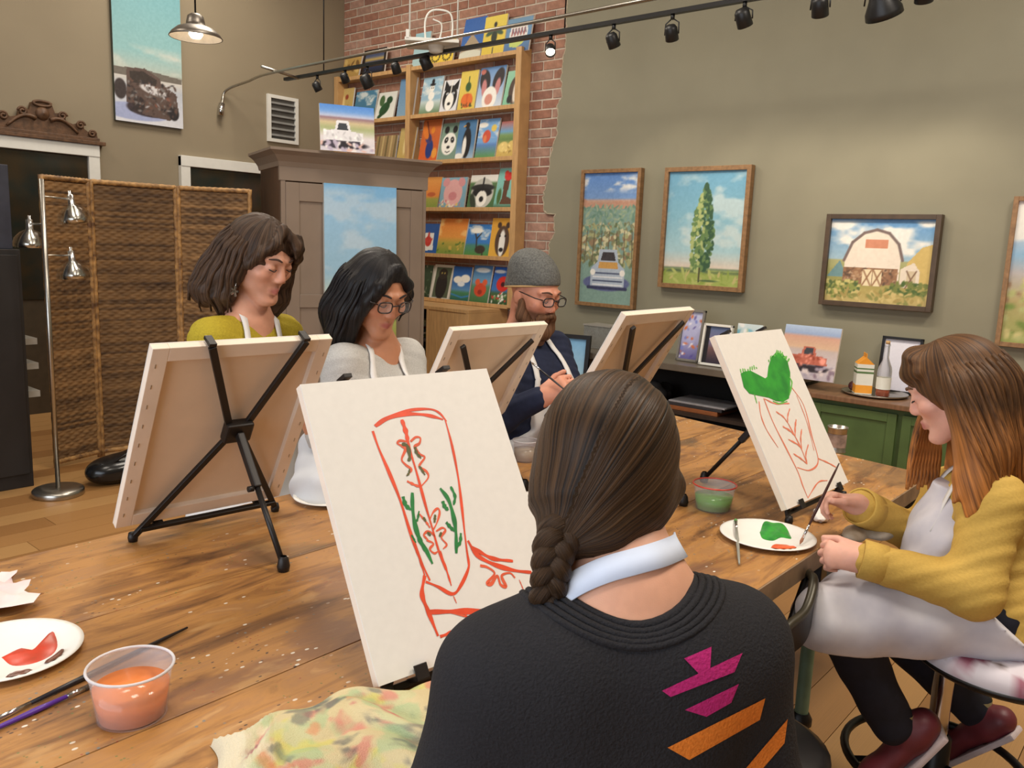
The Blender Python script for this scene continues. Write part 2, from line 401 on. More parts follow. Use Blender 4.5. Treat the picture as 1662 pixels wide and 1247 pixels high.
# right wall: brick core, plaster broken away along a ragged edge
wr = slab('wall_right', (XW+.0045, -2.7, -.05), (XW+.2, YW+.1, ZC), mat('mortar', (196, 184, 168), .9, var=.12, scale=30, bump=.3))
Lb, Hb, gp = .205, .064, .011
bcol = [(150, 106, 88), (162, 120, 100), (140, 100, 86), (160, 126, 110), (170, 134, 118)]
bmm = [mat('brick_%d' % i, c, .88, var=.16, scale=26, bump=.5) for i, c in enumerate(bcol)]
bme = []
for m in bmm:
    q = MB().box((0, 0, 0), (.055, Lb, Hb)).mesh('brick', bevel=.004); q.materials.append(m); bme.append(q)
bl = []
for j in range(int(ZC/(Hb+gp))):
    z = .005+j*(Hb+gp); y = 4.0+(.108 if j % 2 else 0)
    while y < YW-.02:
        l = min(Lb, YW-y-.002); pr = (0 if y < 4.75 and 1.2 < z < 3.5 else 1 if z > 3.05 and y > 4.3 and z < 3.9 else 2 if z > .9 and y < 6.0 and z < 3.9 else 3)
        bl.append((pr, -z, y, z, l)); y += Lb+gp
bl.sort(); rr = random.Random(5); rest = MB()
for i, (pr, _, y, z, l) in enumerate(bl):
    x = XW-.0005+rr.uniform(-.003, .003)
    if i < 300:
        o = put('brick', bme[rr.choice((0, 0, 1, 1, 2, 3, 3, 4))], None, wr, True); o.location = (x, y, z); o.scale = (1, l/Lb, 1)
    else: rest.box((x, y, z), (x+.05, y+l, z+Hb))
tag(rest.put('bricks', bmm[1], wr), kind='stuff')
edge = [(900, -60)]+[(475+a/3.5, b/3.5) for a, b in ((1555, 0), (1556, 180), (1540, 330), (1526, 430), (1532, 540), (1505, 600), (1500, 760), (1462, 900), (1432, 1080))]
edge += [(514+a/3.818, 237+b/3.818) for a, b in ((1400, 320), (1412, 412), (1474, 424), (1474, 530), (1442, 600), (1432, 700), (1420, 900), (1380, 1100))]
bd = []
for (x, y) in edge:
    p = onx(x, y, XW-.02); bd.append(p)
bd = [np.array([XW-.02, bd[0][1], ZC])]+bd+[np.array([XW-.02, 4.45, .9]), np.array([XW-.02, 4.4, 0])]
ragged = []
for i in range(len(bd)-1):
    for t in np.linspace(0, 1, 7)[:-1]: ragged.append(bd[i]*(1-t)+bd[i+1]*t+np.array([0, rr.uniform(-.011, .011), rr.uniform(-.008, .008)]))
ragged.append(bd[-1])
for i in range(1, len(ragged)): ragged[i][2] = min(ragged[i][2], ragged[i-1][2]-.0008)
pl = MB(); q = [(XW-.02, p[1], p[2]) for p in ragged]; n = len(q)
zs = [p[2] for p in q]
far = [(XW-.02, -2.7, z) for z in zs]
for s_ in (0, .03):
    base = len(pl.v); pl.v += [(p[0]+s_, p[1], p[2]) for p in q]+[(p[0]+s_, p[1], p[2]) for p in far]
    pl.f += [(base+i, base+i+1, base+n+i+1, base+n+i) for i in range(n-1)]; pl.sm += [False]*(n-1)
pl.f += [(i, i+1, 2*n+i+1, 2*n+i) for i in range(n-1)]; pl.sm += [False]*(n-1)
pl.put('plaster_coat', m_olive, wr)
rim = MB(); rim.tube([(p[0]+.004, p[1], p[2]) for p in q], [rr.uniform(.004, .011) for _ in q], 6); rim.put('broken_plaster_edge', mat('raw_plaster', (176, 164, 142), .95, var=.2, scale=60, bump=.5), wr)
tag(MB().box((XW-.035, -2.6, 0), (XW-.02, 4.3, .12)).put('baseboard_right', m_white), kind='structure')
tag(MB().box((-2.6, YW-.015, 0), (XW, YW, .12)).put('baseboard_back', m_white), kind='structure')
# doors in the back wall
m_dglass = mat('dark_reflecting_glass', (58, 46, 30), .12, var=.7, scale=5, rgb2=(30, 40, 38))  # brown and teal mottling paints reflections into the dark pane colour
def door(name, x0, x1, top, w=.085):
    Y = YW
    d = tag(MB().box((x0+w, Y-.02, .0), (x1-w, Y-.003, top-w)).put(name, mat('dark_door_panel', (70, 60, 46), .5)), kind='structure')
    MB().box((x0, Y-.05, 0), (x0+w, Y, top)).put('door_frame', m_white, d, .004)
    MB().box((x1-w, Y-.05, 0), (x1, Y, top)).put('door_frame', m_white, d, .004)
    MB().box((x0-.0, Y-.055, top-w), (x1, Y, top+.004)).put('door_frame', m_white, d, .004)
    MB().box((x0+w+.01, Y-.028, .9), (x1-w-.01, Y-.021, top-w-.012)).put('door_pane', m_dglass, d)
door('door_1', 1.98, 2.958, 2.106)
door('door_2', 3.636, 4.62, 2.106)
# louvred vent
v = thing('air_vent', 'white framed louvred air vent high on the tan wall beside the door', 'vent', (4.67, YW, 2.33))
for a, b in (((4.51, 2.33), (4.545, 2.755)), ((4.81, 2.33), (4.845, 2.755)), ((4.545, 2.33), (4.81, 2.36)), ((4.545, 2.725), (4.81, 2.755))): MB().box((a[0], YW-.025, a[1]), (b[0], YW, b[1])).put('vent_frame', m_white, v)
mg = mat('vent_grey', (130, 130, 128), .5)
MB().box((4.545, YW-.004, 2.36), (4.81, YW-.001, 2.725)).put('vent_back', mat('vent_dark', (92, 90, 86), .7), v)
for k in range(6):
    z = 2.375+k*.058; MB().obox((4.678, YW-.013, z+.02), (nrm((1, 0, 0)), nrm((0, 1, .9)), nrm((0, -.9, 1))), (.132, .017, .002)).put('slat', mg, v)
# carved pediment resting on the first door's frame
pd = thing('carved_pediment', 'carved dark wood pediment with scrolls above the white door frame', 'carving', (2.55, YW-.03, 2.11))
m_carv = mat('carved_walnut', (92, 64, 42), .55, var=.35, scale=30, bump=.5)
MB().box((2.10, YW-.075, 2.111), (3.0, YW-.001, 2.14)).box((2.14, YW-.06, 2.14), (2.96, YW-.001, 2.165)).put('base_moulding', m_carv, pd, .004)
prof = [(-.40, 0), (-.39, .05), (-.34, .035), (-.30, .06), (-.28, .11), (-.22, .085), (-.17, .10), (-.15, .16), (-.09, .15), (-.07, .21), (0, .225)]
pts = [(2.55+x, YW-.045, 2.165+z) for x, z in prof]+[(2.55-x, YW-.045, 2.165+z) for x, z in prof[-2::-1]]
MB().prism(pts, (0, .044, 0)).put('crest', m_carv, pd)
for sx in (-1, 1):
    for cx, cz, r in ((.355, .03, .028), (.27, .085, .032), (.14, .135, .032)):
        sp = [(2.55+sx*(cx+r*(1-t*.75)*math.cos(t*9)), YW-.055, 2.165+cz+r*(1-t*.75)*math.sin(t*9)) for t in np.linspace(0, 1, 26)]
        MB().tube(sp, .009, 6).put('scroll', m_carv, pd)
    lf = [(2.55+sx*(.05+.2*t), YW-.055, 2.185+.09*math.sin((1-t)*2.2)) for t in np.linspace(0, 1, 10)]
    MB().tube(lf, [.014*(1-.6*t)+.003 for t in np.linspace(0, 1, 10)], 7).put('leaf_spray', m_carv, pd)
MB().lathe([(.0, .03), (.03, .022), (.048, .008), (.05, 0)], (2.55, YW-.045, 2.30), 18, ((1, 0, 0), (0, 0, 1), (0, -1, 0))).put('rosette', m_carv, pd)
MB().tube([(2.55+.062*math.cos(a), YW-.05, 2.372+.018*math.sin(a)) for a in np.linspace(0, 6.28, 20)], .011, 6).put('scroll', m_carv, pd)
# ================================================================== furniture and things along the walls
m_oak = mat('pine_shelf', (196, 156, 106), .5, var=.14, scale=8, stretch=(1, 6, 1), bump=.06)
SHZ = [3.0, 2.58, 2.17, 1.755, 1.345, .94]
sh = thing('wall_shelf', 'tall open pine display shelf mounted on the brick wall holding small canvases', 'shelf', (XW, 5.7, .92))
for y, z0, z1 in ((4.55, .93, 3.03), (5.87, .93, 3.03), (6.93, .93, 3.03)): MB().box((XW-.13, y, z0), (XW-.004, y+.06, z1)).put('post', m_oak, sh, .003)
for z in SHZ:
    for y0, y1 in ((4.61, 5.87), (5.93, 6.93)):
        bd_ = MB().box((XW-.11, y0, z-.022), (XW-.006, y1, z)).put('shelf_board', m_oak, sh, .002)
        MB().box((XW-.12, y0, z-.022), (XW-.11, y1, z+.012)).put('shelf_lip', m_oak, bd_, .002)
# ---- little pictures: (x0, x1, y_top in pixels, shelf index, painter, label)
def base(p, *st): p.grad(st); return p
BK, WH = (28, 26, 28), (238, 236, 228)
def mo_plain(a, b, *sp):
    def g(p):
        p.grad([(0, b), (1, a)])
        for e in sp: p.ell(*e)
    return g
def mo_land(sky, mid, grass, *sp):
    def g(p):
        p.grad([(0, grass), (.35, mid), (.42, sky), (1, tuple(min(255, c*1.05) for c in sky))]); p.clouds(.5, 1, WH, .8, 3, 4, .55)
        for e in sp: p.ell(*e)
    return g
def mo_face(bg, fur, mark, *sp):
    def g(p):
        p.grad([(0, bg), (1, bg)]); p.ell(.5, .45, .40, .46, fur); p.ell(.27, .82, .13, .15, mark); p.ell(.73, .82, .13, .15, mark)
        for s_ in (-1, 1): p.ell(.5+s_*.17, .55, .10, .13, mark, s_*.4); p.ell(.5+s_*.16, .56, .03, .03, WH)
        p.ell(.5, .36, .09, .06, BK); p.line([(.38, .25), (.5, .22), (.62, .25)], .03, BK)
        for e in sp: p.ell(*e)
    return g
def mo_bike(p):
    p.grad([(0, (222, 190, 60)), (1, (232, 206, 90))])
    for x in (.25, .72):
        for a in np.linspace(0, 6.0, 14): p.ell(x+.17*math.cos(a), .35+.17*math.sin(a)/p.asp, .03, .03, BK)
    p.line([(.25, .35), (.45, .55), (.72, .35), (.62, .62)], .04, BK); p.line([(.45, .55), (.62, .56)], .04, BK)
def mo_bee(p):
    p.grad([(0, (216, 190, 70)), (1, (226, 204, 84))]); p.ell(.5, .48, .13, .24, (40, 50, 36)); p.ell(.28, .58, .18, .08, (60, 84, 60), .4); p.ell(.72, .58, .18, .08, (60, 84, 60), -.4); p.ell(.5, .78, .07, .09, BK); p.line([(.5, .2), (.5, .05)], .05, (70, 70, 60))
def mo_sign(p):
    p.grad([(0, (70, 104, 150)), (.5, (96, 140, 180)), (1, (108, 146, 176))]); p.poly([(.14, .3), (.86, .36), (.84, .8), (.16, .76)], (226, 226, 222))
    r = random.Random(2)
    for k in range(5): p.line([(.24+k*.12, .5), (.26+k*.12, .68)], .05, (150, 70, 70)); p.line([(.24+k*.12, .68), (.32+k*.12, .55)], .04, (110, 90, 110))
    p.poly([(.2, .18), (.5, .12), (.7, .22), (.8, .34), (.2, .34)], (190, 206, 110))
def mo_moun(p): p.grad([(0, (60, 104, 168)), (1, (52, 98, 170))]); p.poly([(0, .2), (.45, .62), (1, .25), (1, 0), (0, 0)], (164, 146, 120)); p.ell(.5, .1, .6, .18, (206, 206, 190))
def mo_snow(p):
    mo_land((146, 180, 200), (190, 205, 205), (92, 120, 80))(p)
    for y, r in ((.24, .2), (.5, .15), (.7, .11)): p.ell(.5, y, r, r, WH)
    p.ell(.5, .80, .13, .05, BK); p.ell(.5, .88, .07, .09, BK); p.ell(.46, .71, .02, .02, BK); p.ell(.55, .71, .02, .02, BK)
def mo_husky(p):
    p.grad([(0, (214, 216, 220)), (1, (224, 224, 226))]); p.ell(.5, .45, .42, .55, BK); p.ell(.5, .33, .26, .4, WH)
    for s_ in (-1, 1): p.poly([(.5+s_*.12, .8), (.5+s_*.4, .98), (.5+s_*.4, .66)], BK); p.ell(.5+s_*.18, .58, .08, .05, WH); p.ell(.5+s_*.17, .57, .035, .035, (60, 90, 130))
    p.ell(.5, .27, .09, .07, BK); p.line([(.5, .6), (.5, .95)], .06, WH)
def mo_pump(p):
    p.grad([(0, (214, 186, 84)), (1, (222, 200, 92))]); p.ell(.5, .26, .34, .3, (206, 92, 40)); p.ell(.33, .26, .14, .28, (220, 112, 48)); p.ell(.67, .26, .14, .28, (220, 112, 48)); p.ell(.5, .6, .16, .2, (58, 92, 50)); p.line([(.5, .6), (.5, .85)], .06, (60, 84, 46)); p.dabs(14, (.2, .08, .8, .2), [(90, 70, 40), (60, 90, 50)], .06, 3)
def mo_twocows(p):
    p.grad([(0, (208, 216, 224)), (1, (104, 146, 200))])
    for x, s_ in ((.24, 1), (.76, -1)): p.ell(x, .68, .2, .34, (46, 40, 44), s_*.25); p.ell(x, .5, .1, .26, (196, 130, 130), s_*.1)
    p.ell(.5, .25, .28, .34, WH); p.ell(.48, .22, .15, .16, (206, 140, 124)); p.ell(.12, .9, .1, .08, (190, 110, 100))
def mo_horse(p): p.grad([(0, (126, 186, 152)), (1, (146, 200, 170))]); p.ell(.5, .45, .3, .55, (72, 54, 44)); p.ell(.56, .45, .14, .5, (222, 212, 196)); p.ell(.8, .6, .1, .3, BK); p.ell(.3, .2, .12, .16, BK)
def mo_rooster(p): p.grad([(0, (206, 92, 40)), (1, (190, 104, 52))]); p.ell(.52, .3, .2, .36, (36, 54, 120)); p.ell(.4, .55, .16, .22, (64, 60, 110), .6); p.ell(.58, .74, .1, .13, (214, 130, 40)); p.ell(.2, .7, .14, .3, (216, 120, 44), .5); p.ell(.82, .2, .14, .2, (224, 150, 60)); p.line([(.2, .95), (.5, .5)], .05, (90, 40, 40))
def mo_panda(p): mo_face((120, 146, 130), WH, BK)(p)
def mo_peng(p): p.grad([(0, (176, 196, 214)), (.4, (82, 126, 168)), (1, (70, 116, 160))]); p.ell(.55, .42, .24, .62, BK); p.ell(.44, .34, .11, .4, WH); p.ell(.5, .86, .13, .13, BK); p.line([(.4, .86), (.3, .84)], .05, (224, 160, 60)); p.ell(.2, .1, .25, .12, WH)
def mo_ball(p): mo_land((116, 164, 214), (90, 130, 190), (96, 150, 70))(p); p.ell(.45, .56, .2, .24, (206, 84, 60)); p.ell(.38, .5, .08, .14, (222, 130, 80)); p.ell(.76, .76, .13, .13, (226, 196, 90)); p.ell(.2, .85, .25, .1, WH)
def mo_hay(p): p.grad([(0, (190, 160, 84)), (.3, (206, 176, 96)), (.5, (96, 130, 74)), (.62, (120, 150, 90)), (.72, (106, 160, 200)), (1, (190, 110, 100))]); p.ell(.3, .3, .24, .2, (222, 196, 120)); p.ell(.72, .32, .22, .2, (214, 184, 104)); p.dabs(10, (.1, .1, .9, .4), [(240, 214, 140), (150, 120, 60)], .06, 5)
def mo_orange(p): p.grad([(0, (120, 140, 60)), (.3, (150, 150, 70)), (.4, (214, 130, 60)), (1, (216, 150, 76))]); p.ell(.5, .45, .25, .1, (180, 90, 50))
def mo_pig(p): p.grad([(0, (120, 160, 180)), (1, (132, 176, 196))]); p.ell(.5, .5, .36, .38, (226, 172, 172)); p.ell(.5, .4, .16, .12, (206, 134, 140)); p.ell(.2, .85, .14, .12, (214, 150, 154), .6); p.ell(.8, .85, .14, .12, (214, 150, 154), -.6); p.dabs(16, (0, 0, 1, .25), [(230, 220, 200), (200, 120, 130), (220, 190, 120)], .06, 8)
def mo_racc(p): p.grad([(0, (70, 104, 64)), (.75, (86, 120, 76)), (.82, (226, 226, 218)), (1, (232, 230, 224))]); p.ell(.5, .45, .42, .42, (190, 190, 182)); p.ell(.5, .62, .44, .1, (40, 40, 40)); p.ell(.5, .48, .36, .13, BK); p.ell(.5, .3, .2, .22, WH); p.ell(.5, .28, .08, .08, BK); p.ell(.2, .2, .1, .25, (50, 60, 46), .4); p.line([(.5, .9), (.5, .55)], .06, BK)
def mo_bootflower(p): p.grad([(0, (60, 84, 50)), (.15, (120, 180, 170)), (1, (132, 196, 186))]); p.poly([(.3, .7), (.6, .72), (.56, .3), (.9, .22), (.92, .1), (.28, .1), (.36, .3)], (92, 60, 40)); p.ell(.5, .8, .2, .16, (206, 50, 46)); p.ell(.38, .88, .1, .1, (216, 70, 56)); p.ell(.2, .3, .1, .3, (70, 100, 50))
def mo_leaf(p): p.grad([(0, (40, 90, 160)), (1, (46, 84, 150))]); p.poly([(.1, .1), (.75, .14), (.72, .7), (.12, .68)], (228, 228, 224)); p.ell(.42, .42, .2, .22, (190, 60, 50)); p.ell(.42, .62, .06, .14, (190, 60, 50)); p.ell(.3, .45, .06, .14, (200, 70, 60), 1); p.ell(.55, .45, .06, .14, (200, 70, 60), -1)
def mo_field(p): p.grad([(0, (110, 140, 60)), (.35, (180, 160, 70)), (.5, (222, 150, 70)), (1, (212, 122, 52))]); p.clouds(.5, 1, (236, 190, 120), .9, 3, 9, .5); p.dabs(26, (0, 0, 1, .35), [(90, 120, 50), (200, 170, 80), (140, 150, 70)], .05, 2)
def mo_deer(p): mo_land((56, 120, 190), (70, 130, 120), (84, 140, 60))(p); p.ell(.6, .22, .2, .12, (60, 50, 40)); p.line([(.45, .25), (.4, .55), (.3, .75)], .05, (52, 46, 40)); p.line([(.4, .55), (.55, .72)], .04, (52, 46, 40)); p.line([(.7, .2), (.72, .03)], .05, (52, 46, 40)); p.ell(.35, .8, .25, .08, WH)
def mo_badger(p): p.grad([(0, (226, 176, 70)), (1, (214, 156, 58))]); p.ell(.52, .42, .3, .5, (84, 62, 48)); p.ell(.52, .36, .13, .44, WH); p.ell(.34, .82, .09, .1, (70, 50, 40)); p.ell(.7, .82, .09, .1, (70, 50, 40)); p.ell(.52, .2, .09, .07, BK); p.ell(.4, .55, .04, .04, BK); p.ell(.64, .55, .04, .04, BK)
def mo_dkgreen(p): p.grad([(0, (42, 60, 40)), (1, (58, 74, 54))]); p.dabs(20, (0, 0, 1, 1), [(80, 100, 70), (30, 40, 30), (150, 150, 130)], .1, 4)
def mo_blackcat(p): p.grad([(0, (206, 202, 192)), (1, (200, 196, 186))]); p.poly([(.12, .06), (.9, .06), (.9, .92), (.12, .92)], (80, 90, 70)); p.ell(.5, .4, .28, .5, (36, 30, 28)); p.ell(.5, .74, .22, .2, (48, 40, 34)); p.ell(.43, .76, .03, .03, (200, 180, 90)); p.ell(.57, .76, .03, .03, (200, 180, 90))
def mo_cloud(p): p.grad([(0, (40, 96, 90)), (.25, (70, 130, 90)), (.34, (90, 140, 190)), (.6, (50, 100, 170)), (1, (36, 84, 156))]); p.ell(.3, .62, .24, .14, WH); p.ell(.7, .66, .26, .16, WH); p.ell(.5, .5, .2, .1, (226, 232, 238)); p.line([(0, .2), (.6, .12), (1, .18)], .06, (60, 130, 190))
def mo_crab(p): p.grad([(0, (70, 110, 60)), (.45, (90, 140, 110)), (.55, (110, 156, 190)), (1, (60, 110, 170))]); p.ell(.5, .36, .33, .28, (206, 76, 46)); p.ell(.3, .56, .13, .13, (216, 96, 60)); p.ell(.7, .56, .13, .13, (216, 96, 60)); p.ell(.5, .3, .12, .1, (150, 50, 36)); p.ell(.5, .88, .4, .1, (210, 222, 232))
def mo_poppy(p): p.grad([(0, (50, 80, 46)), (.3, (66, 96, 60)), (.4, (60, 112, 180)), (1, (36, 90, 180))]); p.ell(.55, .56, .33, .3, (206, 46, 40)); p.ell(.55, .55, .1, .1, (70, 20, 24)); p.dabs(22, (.05, .02, .95, .32), [WH, (200, 60, 50), (120, 150, 90)], .07, 6); p.ell(.3, .88, .3, .07, (220, 230, 240))
def mo_dark(p): p.grad([(0, (24, 26, 34)), (.5, (50, 60, 100)), (.6, (190, 160, 90)), (.72, (80, 90, 120)), (1, (40, 44, 60))]); p.line([(0.02, .02), (.98, .02), (.98, .98), (.02, .98), (.02, .02)], .14, (34, 28, 26))
def mo_yb(p): p.grad([(0, (170, 136, 76)), (1, (190, 156, 90))]); p.dabs(12, (.1, .1, .9, .9), [(120, 90, 50), (206, 176, 110)], .14, 3)
def mo_dragon(p): p.grad([(0, (222, 222, 212)), (1, (216, 218, 210))]); p.ell(.45, .4, .3, .2, (40, 80, 46), .7); p.ell(.65, .7, .16, .14, (36, 70, 44)); p.line([(.65, .7), (.5, .3), (.2, .1)], .14, (40, 70, 40)); p.ell(.25, .7, .14, .2, (70, 100, 60))
def mo_stripe(p):
    p.grad([(0, (150, 124, 84)), (1, (164, 138, 96))])
    for k in range(5): p.line([(.1+.2*k, 0), (.14+.2*k, 1)], .07, (196, 172, 120) if k % 2 else (110, 96, 62))
def mo_tan(p): p.grad([(0, (190, 160, 90)), (1, (196, 172, 110))]); p.ell(.4, .5, .1, .4, (222, 200, 140)); p.ell(.7, .3, .12, .3, (150, 120, 60)); p.ell(.6, .75, .1, .1, (150, 70, 50))
PICS = [
 (672, 697, 52, 0, mo_plain((150, 190, 200), (170, 196, 196)), 'pale teal canvas at the far end of the top shelf'),
 (699, 737, 62, 0, mo_bike, 'yellow canvas with a black bicycle on the top shelf'),
 (748, 783, 25, 0, mo_moun, 'blue canvas with a tan mountain on the top shelf'),
 (784, 820, 24, 0, mo_bee, 'yellow canvas with a dark winged bee on the top shelf'),
 (821, 862, 27, 0, mo_sign, 'blue canvas with a white lettered block on the top shelf by the post'),
 (556, 584, 95, 0, mo_yb, 'mustard brown canvas leaning at the far left of the top shelf'),
 (590, 627, 79, 0, mo_dark, 'dark framed night picture on the top shelf behind the track light'),
 (682, 715, 123, 1, mo_snow, 'light blue canvas with a snowman on the second shelf'),
 (716, 743, 127, 1, mo_husky, 'canvas with a black and white husky face on the second shelf'),
 (745, 773, 114, 1, mo_pump, 'yellow canvas with an orange pumpkin on the second shelf'),
 (775, 817, 106, 1, mo_twocows, 'pale blue canvas with dark and pink animal shapes on the second shelf'),
 (818, 851, 111, 1, mo_horse, 'mint green canvas with a brown and white animal on the second shelf'),
 (546, 572, 143, 1, mo_tan, 'yellowish canvas nearest the corner on the second shelf'),
 (574, 609, 146, 1, mo_land((70, 120, 150), (60, 100, 70), (70, 110, 60)), 'blue green landscape canvas on the second shelf behind the truck picture'),
 (611, 641, 148, 1, mo_dragon, 'white canvas with a dark green creature on the second shelf'),
 (646, 673, 126, 1, mo_plain((100, 140, 180), (130, 160, 180)), 'plain steel blue canvas on the second shelf left of the post'),
 (682, 712, 192, 2, mo_rooster, 'orange canvas with a blue rooster on the third shelf'),
 (712, 741, 197, 2, mo_panda, 'canvas with a panda face on the third shelf'),
 (742, 771, 194, 2, mo_peng, 'blue canvas with a black and white penguin on the third shelf'),
 (773, 806, 191, 2, mo_ball, 'sky blue canvas with a red balloon on the third shelf'),
 (808, 841, 194, 2, mo_hay, 'canvas with golden hay bales on the third shelf'),
 (609, 643, 220, 2, mo_stripe, 'beige striped canvas on the third shelf behind the wardrobe'),
 (646, 672, 206, 2, mo_tan, 'tan canvas with pale upright shape on the third shelf'),
 (686, 712, 286, 3, mo_orange, 'orange sunset canvas on the fourth shelf'),
 (715, 757, 288, 3, mo_pig, 'canvas with a pink pig face on the fourth shelf'),
 (760, 804, 283, 3, mo_racc, 'green canvas with a raccoon face on the fourth shelf'),
 (804, 838, 271, 3, mo_bootflower, 'turquoise canvas with a brown boot and red flower on the fourth shelf'),
 (684, 711, 363, 4, mo_leaf, 'blue canvas with a red leaf on white on the fifth shelf'),
 (711, 756, 354, 4, mo_field, 'orange sky and green field canvas on the fifth shelf'),
 (755, 797, 363, 4, mo_deer, 'blue sky canvas with a dark deer on the fifth shelf'),
 (796, 834, 354, 4, mo_badger, 'golden canvas with a brown badger on the fifth shelf'),
 (684, 699, 430, 5, mo_dkgreen, 'dark green canvas beside the wardrobe on the lowest shelf'),
 (700, 732, 429, 5, mo_blackcat, 'white edged canvas with a black cat on the lowest shelf'),
 (733, 763, 433, 5, mo_cloud, 'blue canvas with white clouds over a lake on the lowest shelf'),
 (765, 795, 431, 5, mo_crab, 'canvas with a round red crab on the lowest shelf'),
 (796, 828, 433, 5, mo_poppy, 'bright blue canvas with a red poppy on the lowest shelf behind the beanie'),
]
for i, (x0, x1, yt, si, fn, lab) in enumerate(PICS):
    X = XW-.075; a = onx(x0, yt+30, X); b = onx(x1, yt+30, X); t = onx((x0+x1)/2, yt, X-.0)
    w = abs(a[1]-b[1])*.985; h = max(.22, (t[2]-SHZ[si])*1.01); w = min(w, .42)
    p = Pic(w, h, 150); fn(p); p.grain(5, i)
    ln = .16+.04*(i % 3)
    o = np.array([XW-.103+.006*(i % 2), (a[1]+b[1])/2, SHZ[si]+.001])
    tag(put('small_canvas', canvas_mesh('small_canvas', p, o, (0, -1, 0), (math.sin(ln), 0, math.cos(ln)), .016), PAINT), lab, 'painting', 'small canvases on the brick wall shelf')
# ---- low bookcase below the shelf
bk = thing('low_bookcase', 'low wooden bookcase with magazines under the lowest picture shelf', 'bookcase', (5.1, 5.2, 0))
MB().box((4.90, 4.70, .885), (XW-.01, 5.93, .915)).put('top_board', m_oak, bk, .003)
for y in (4.70, 5.17, 5.90): MB().box((4.90, y, 0), (XW-.01, y+.03, .885)).put('side_panel', m_oak, bk, .003)
MB().box((4.905, 4.73, .02), (4.925, 5.17, .885)).put('front_panel', m_oak, bk, .002)
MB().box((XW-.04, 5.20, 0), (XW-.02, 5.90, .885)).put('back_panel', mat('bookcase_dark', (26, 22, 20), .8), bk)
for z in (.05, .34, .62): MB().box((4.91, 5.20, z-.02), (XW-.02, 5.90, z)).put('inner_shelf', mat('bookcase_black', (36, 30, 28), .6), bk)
rr = random.Random(11); MAGC = [(176, 186, 150), (90, 110, 80), (210, 206, 190), (60, 74, 70), (130, 60, 50), (150, 160, 150)]
for zb in (.05, .34, .62):
    z = zb
    for k in range(7):
        h = rr.uniform(.016, .03); y = 5.3+rr.uniform(0, .06)
        tag(MB().box((4.93+rr.uniform(0, .03), y, z+.0006), (5.2, y+rr.uniform(.42, .5), z+h)).put('magazine', mat('magazine_%d' % (k % 6), MAGC[k % 6], .5, var=.2, scale=14), None, .002),
            '%s magazine %s on the %s shelf of the low bookcase' % (['sage', 'dark green', 'cream', 'slate', 'rust red', 'grey green', 'pale sage'][k], ['at the bottom', 'second from below', 'third from below', 'in mid pile', 'third from the top', 'second from the top', 'topmost'][k], {.05: 'lowest', .34: 'middle', .62: 'upper'}[zb]), 'magazine', 'stacked magazines in the low bookcase'); z += h
# ---- framed pictures on the right wall
def framed(name, lab, pic, ctr_y, z0, fw, fd, fm, X=XW-.02, cat='painting', tilt=0.0, gap=None):
    t = thing(name, lab, cat, (X, ctr_y, z0)); w, h = pic.w, pic.h
    put('picture', canvas_mesh('picture', pic, (X-fd*.6, ctr_y, z0), (0, -1, 0), (0, 0, 1), .012), PAINT, t)
    for (a, b, c, d) in ((-w/2-fw, -w/2, -fw, h+fw), (w/2, w/2+fw, -fw, h+fw), (-w/2, w/2, -fw, 0), (-w/2, w/2, h, h+fw)):
        MB().box((X-fd, ctr_y+a, z0+c), (X-.001, ctr_y+b, z0+d)).put('frame_side', fm, t, .002)
    if gap is not None:
        MB().box((X-fd*.35, ctr_y-w/2, z0), (X-fd*.3, ctr_y+w/2, z0+h)).put('frame_back', gap, t)
    return t
m_wfr = mat('walnut_frame', (142, 108, 72), .5, var=.25, scale=12, stretch=(1, 3, 3), bump=.1)
m_dfr = mat('bronze_frame', (78, 62, 46), .45, var=.25, scale=14)
def truck(p, x, y, s_, body, dark, seed=0, kind=0):
    """loosely brushed old pickup"""
    A = p.asp; Y = lambda v_: y+v_*s_/A
    p.ell(x, Y(-.02), .62*s_, .10*s_, tuple(c*.6 for c in dark))
    p.ell(x-.3*s_, Y(.05), .14*s_, .15*s_, dark); p.ell(x+.34*s_, Y(.03), .13*s_, .14*s_, dark)
    p.poly([(x-.5*s_, Y(.08)), (x-.5*s_, Y(.32)), (x-.1*s_, Y(.36)), (x+.12*s_, Y(.34)), (x+.5*s_, Y(.30)), (x+.52*s_, Y(.08))], body)
    p.poly([(x-.22*s_, Y(.33)), (x-.16*s_, Y(.58)), (x+.14*s_, Y(.58)), (x+.2*s_, Y(.33))], body); p.poly([(x-.15*s_, Y(.36)), (x-.11*s_, Y(.53)), (x+.09*s_, Y(.53)), (x+.13*s_, Y(.36))], (58, 62, 70))
    p.ell(x+.4*s_, Y(.2), .08*s_, .09*s_, tuple(min(255, c+60) for c in body)); p.dabs(26, (x-.5*s_, Y(.05), x+.5*s_, Y(.35)), [tuple(np.clip(np.array(body)+d, 0, 255)) for d in (-40, -20, 25, 45)], .05*s_, seed)
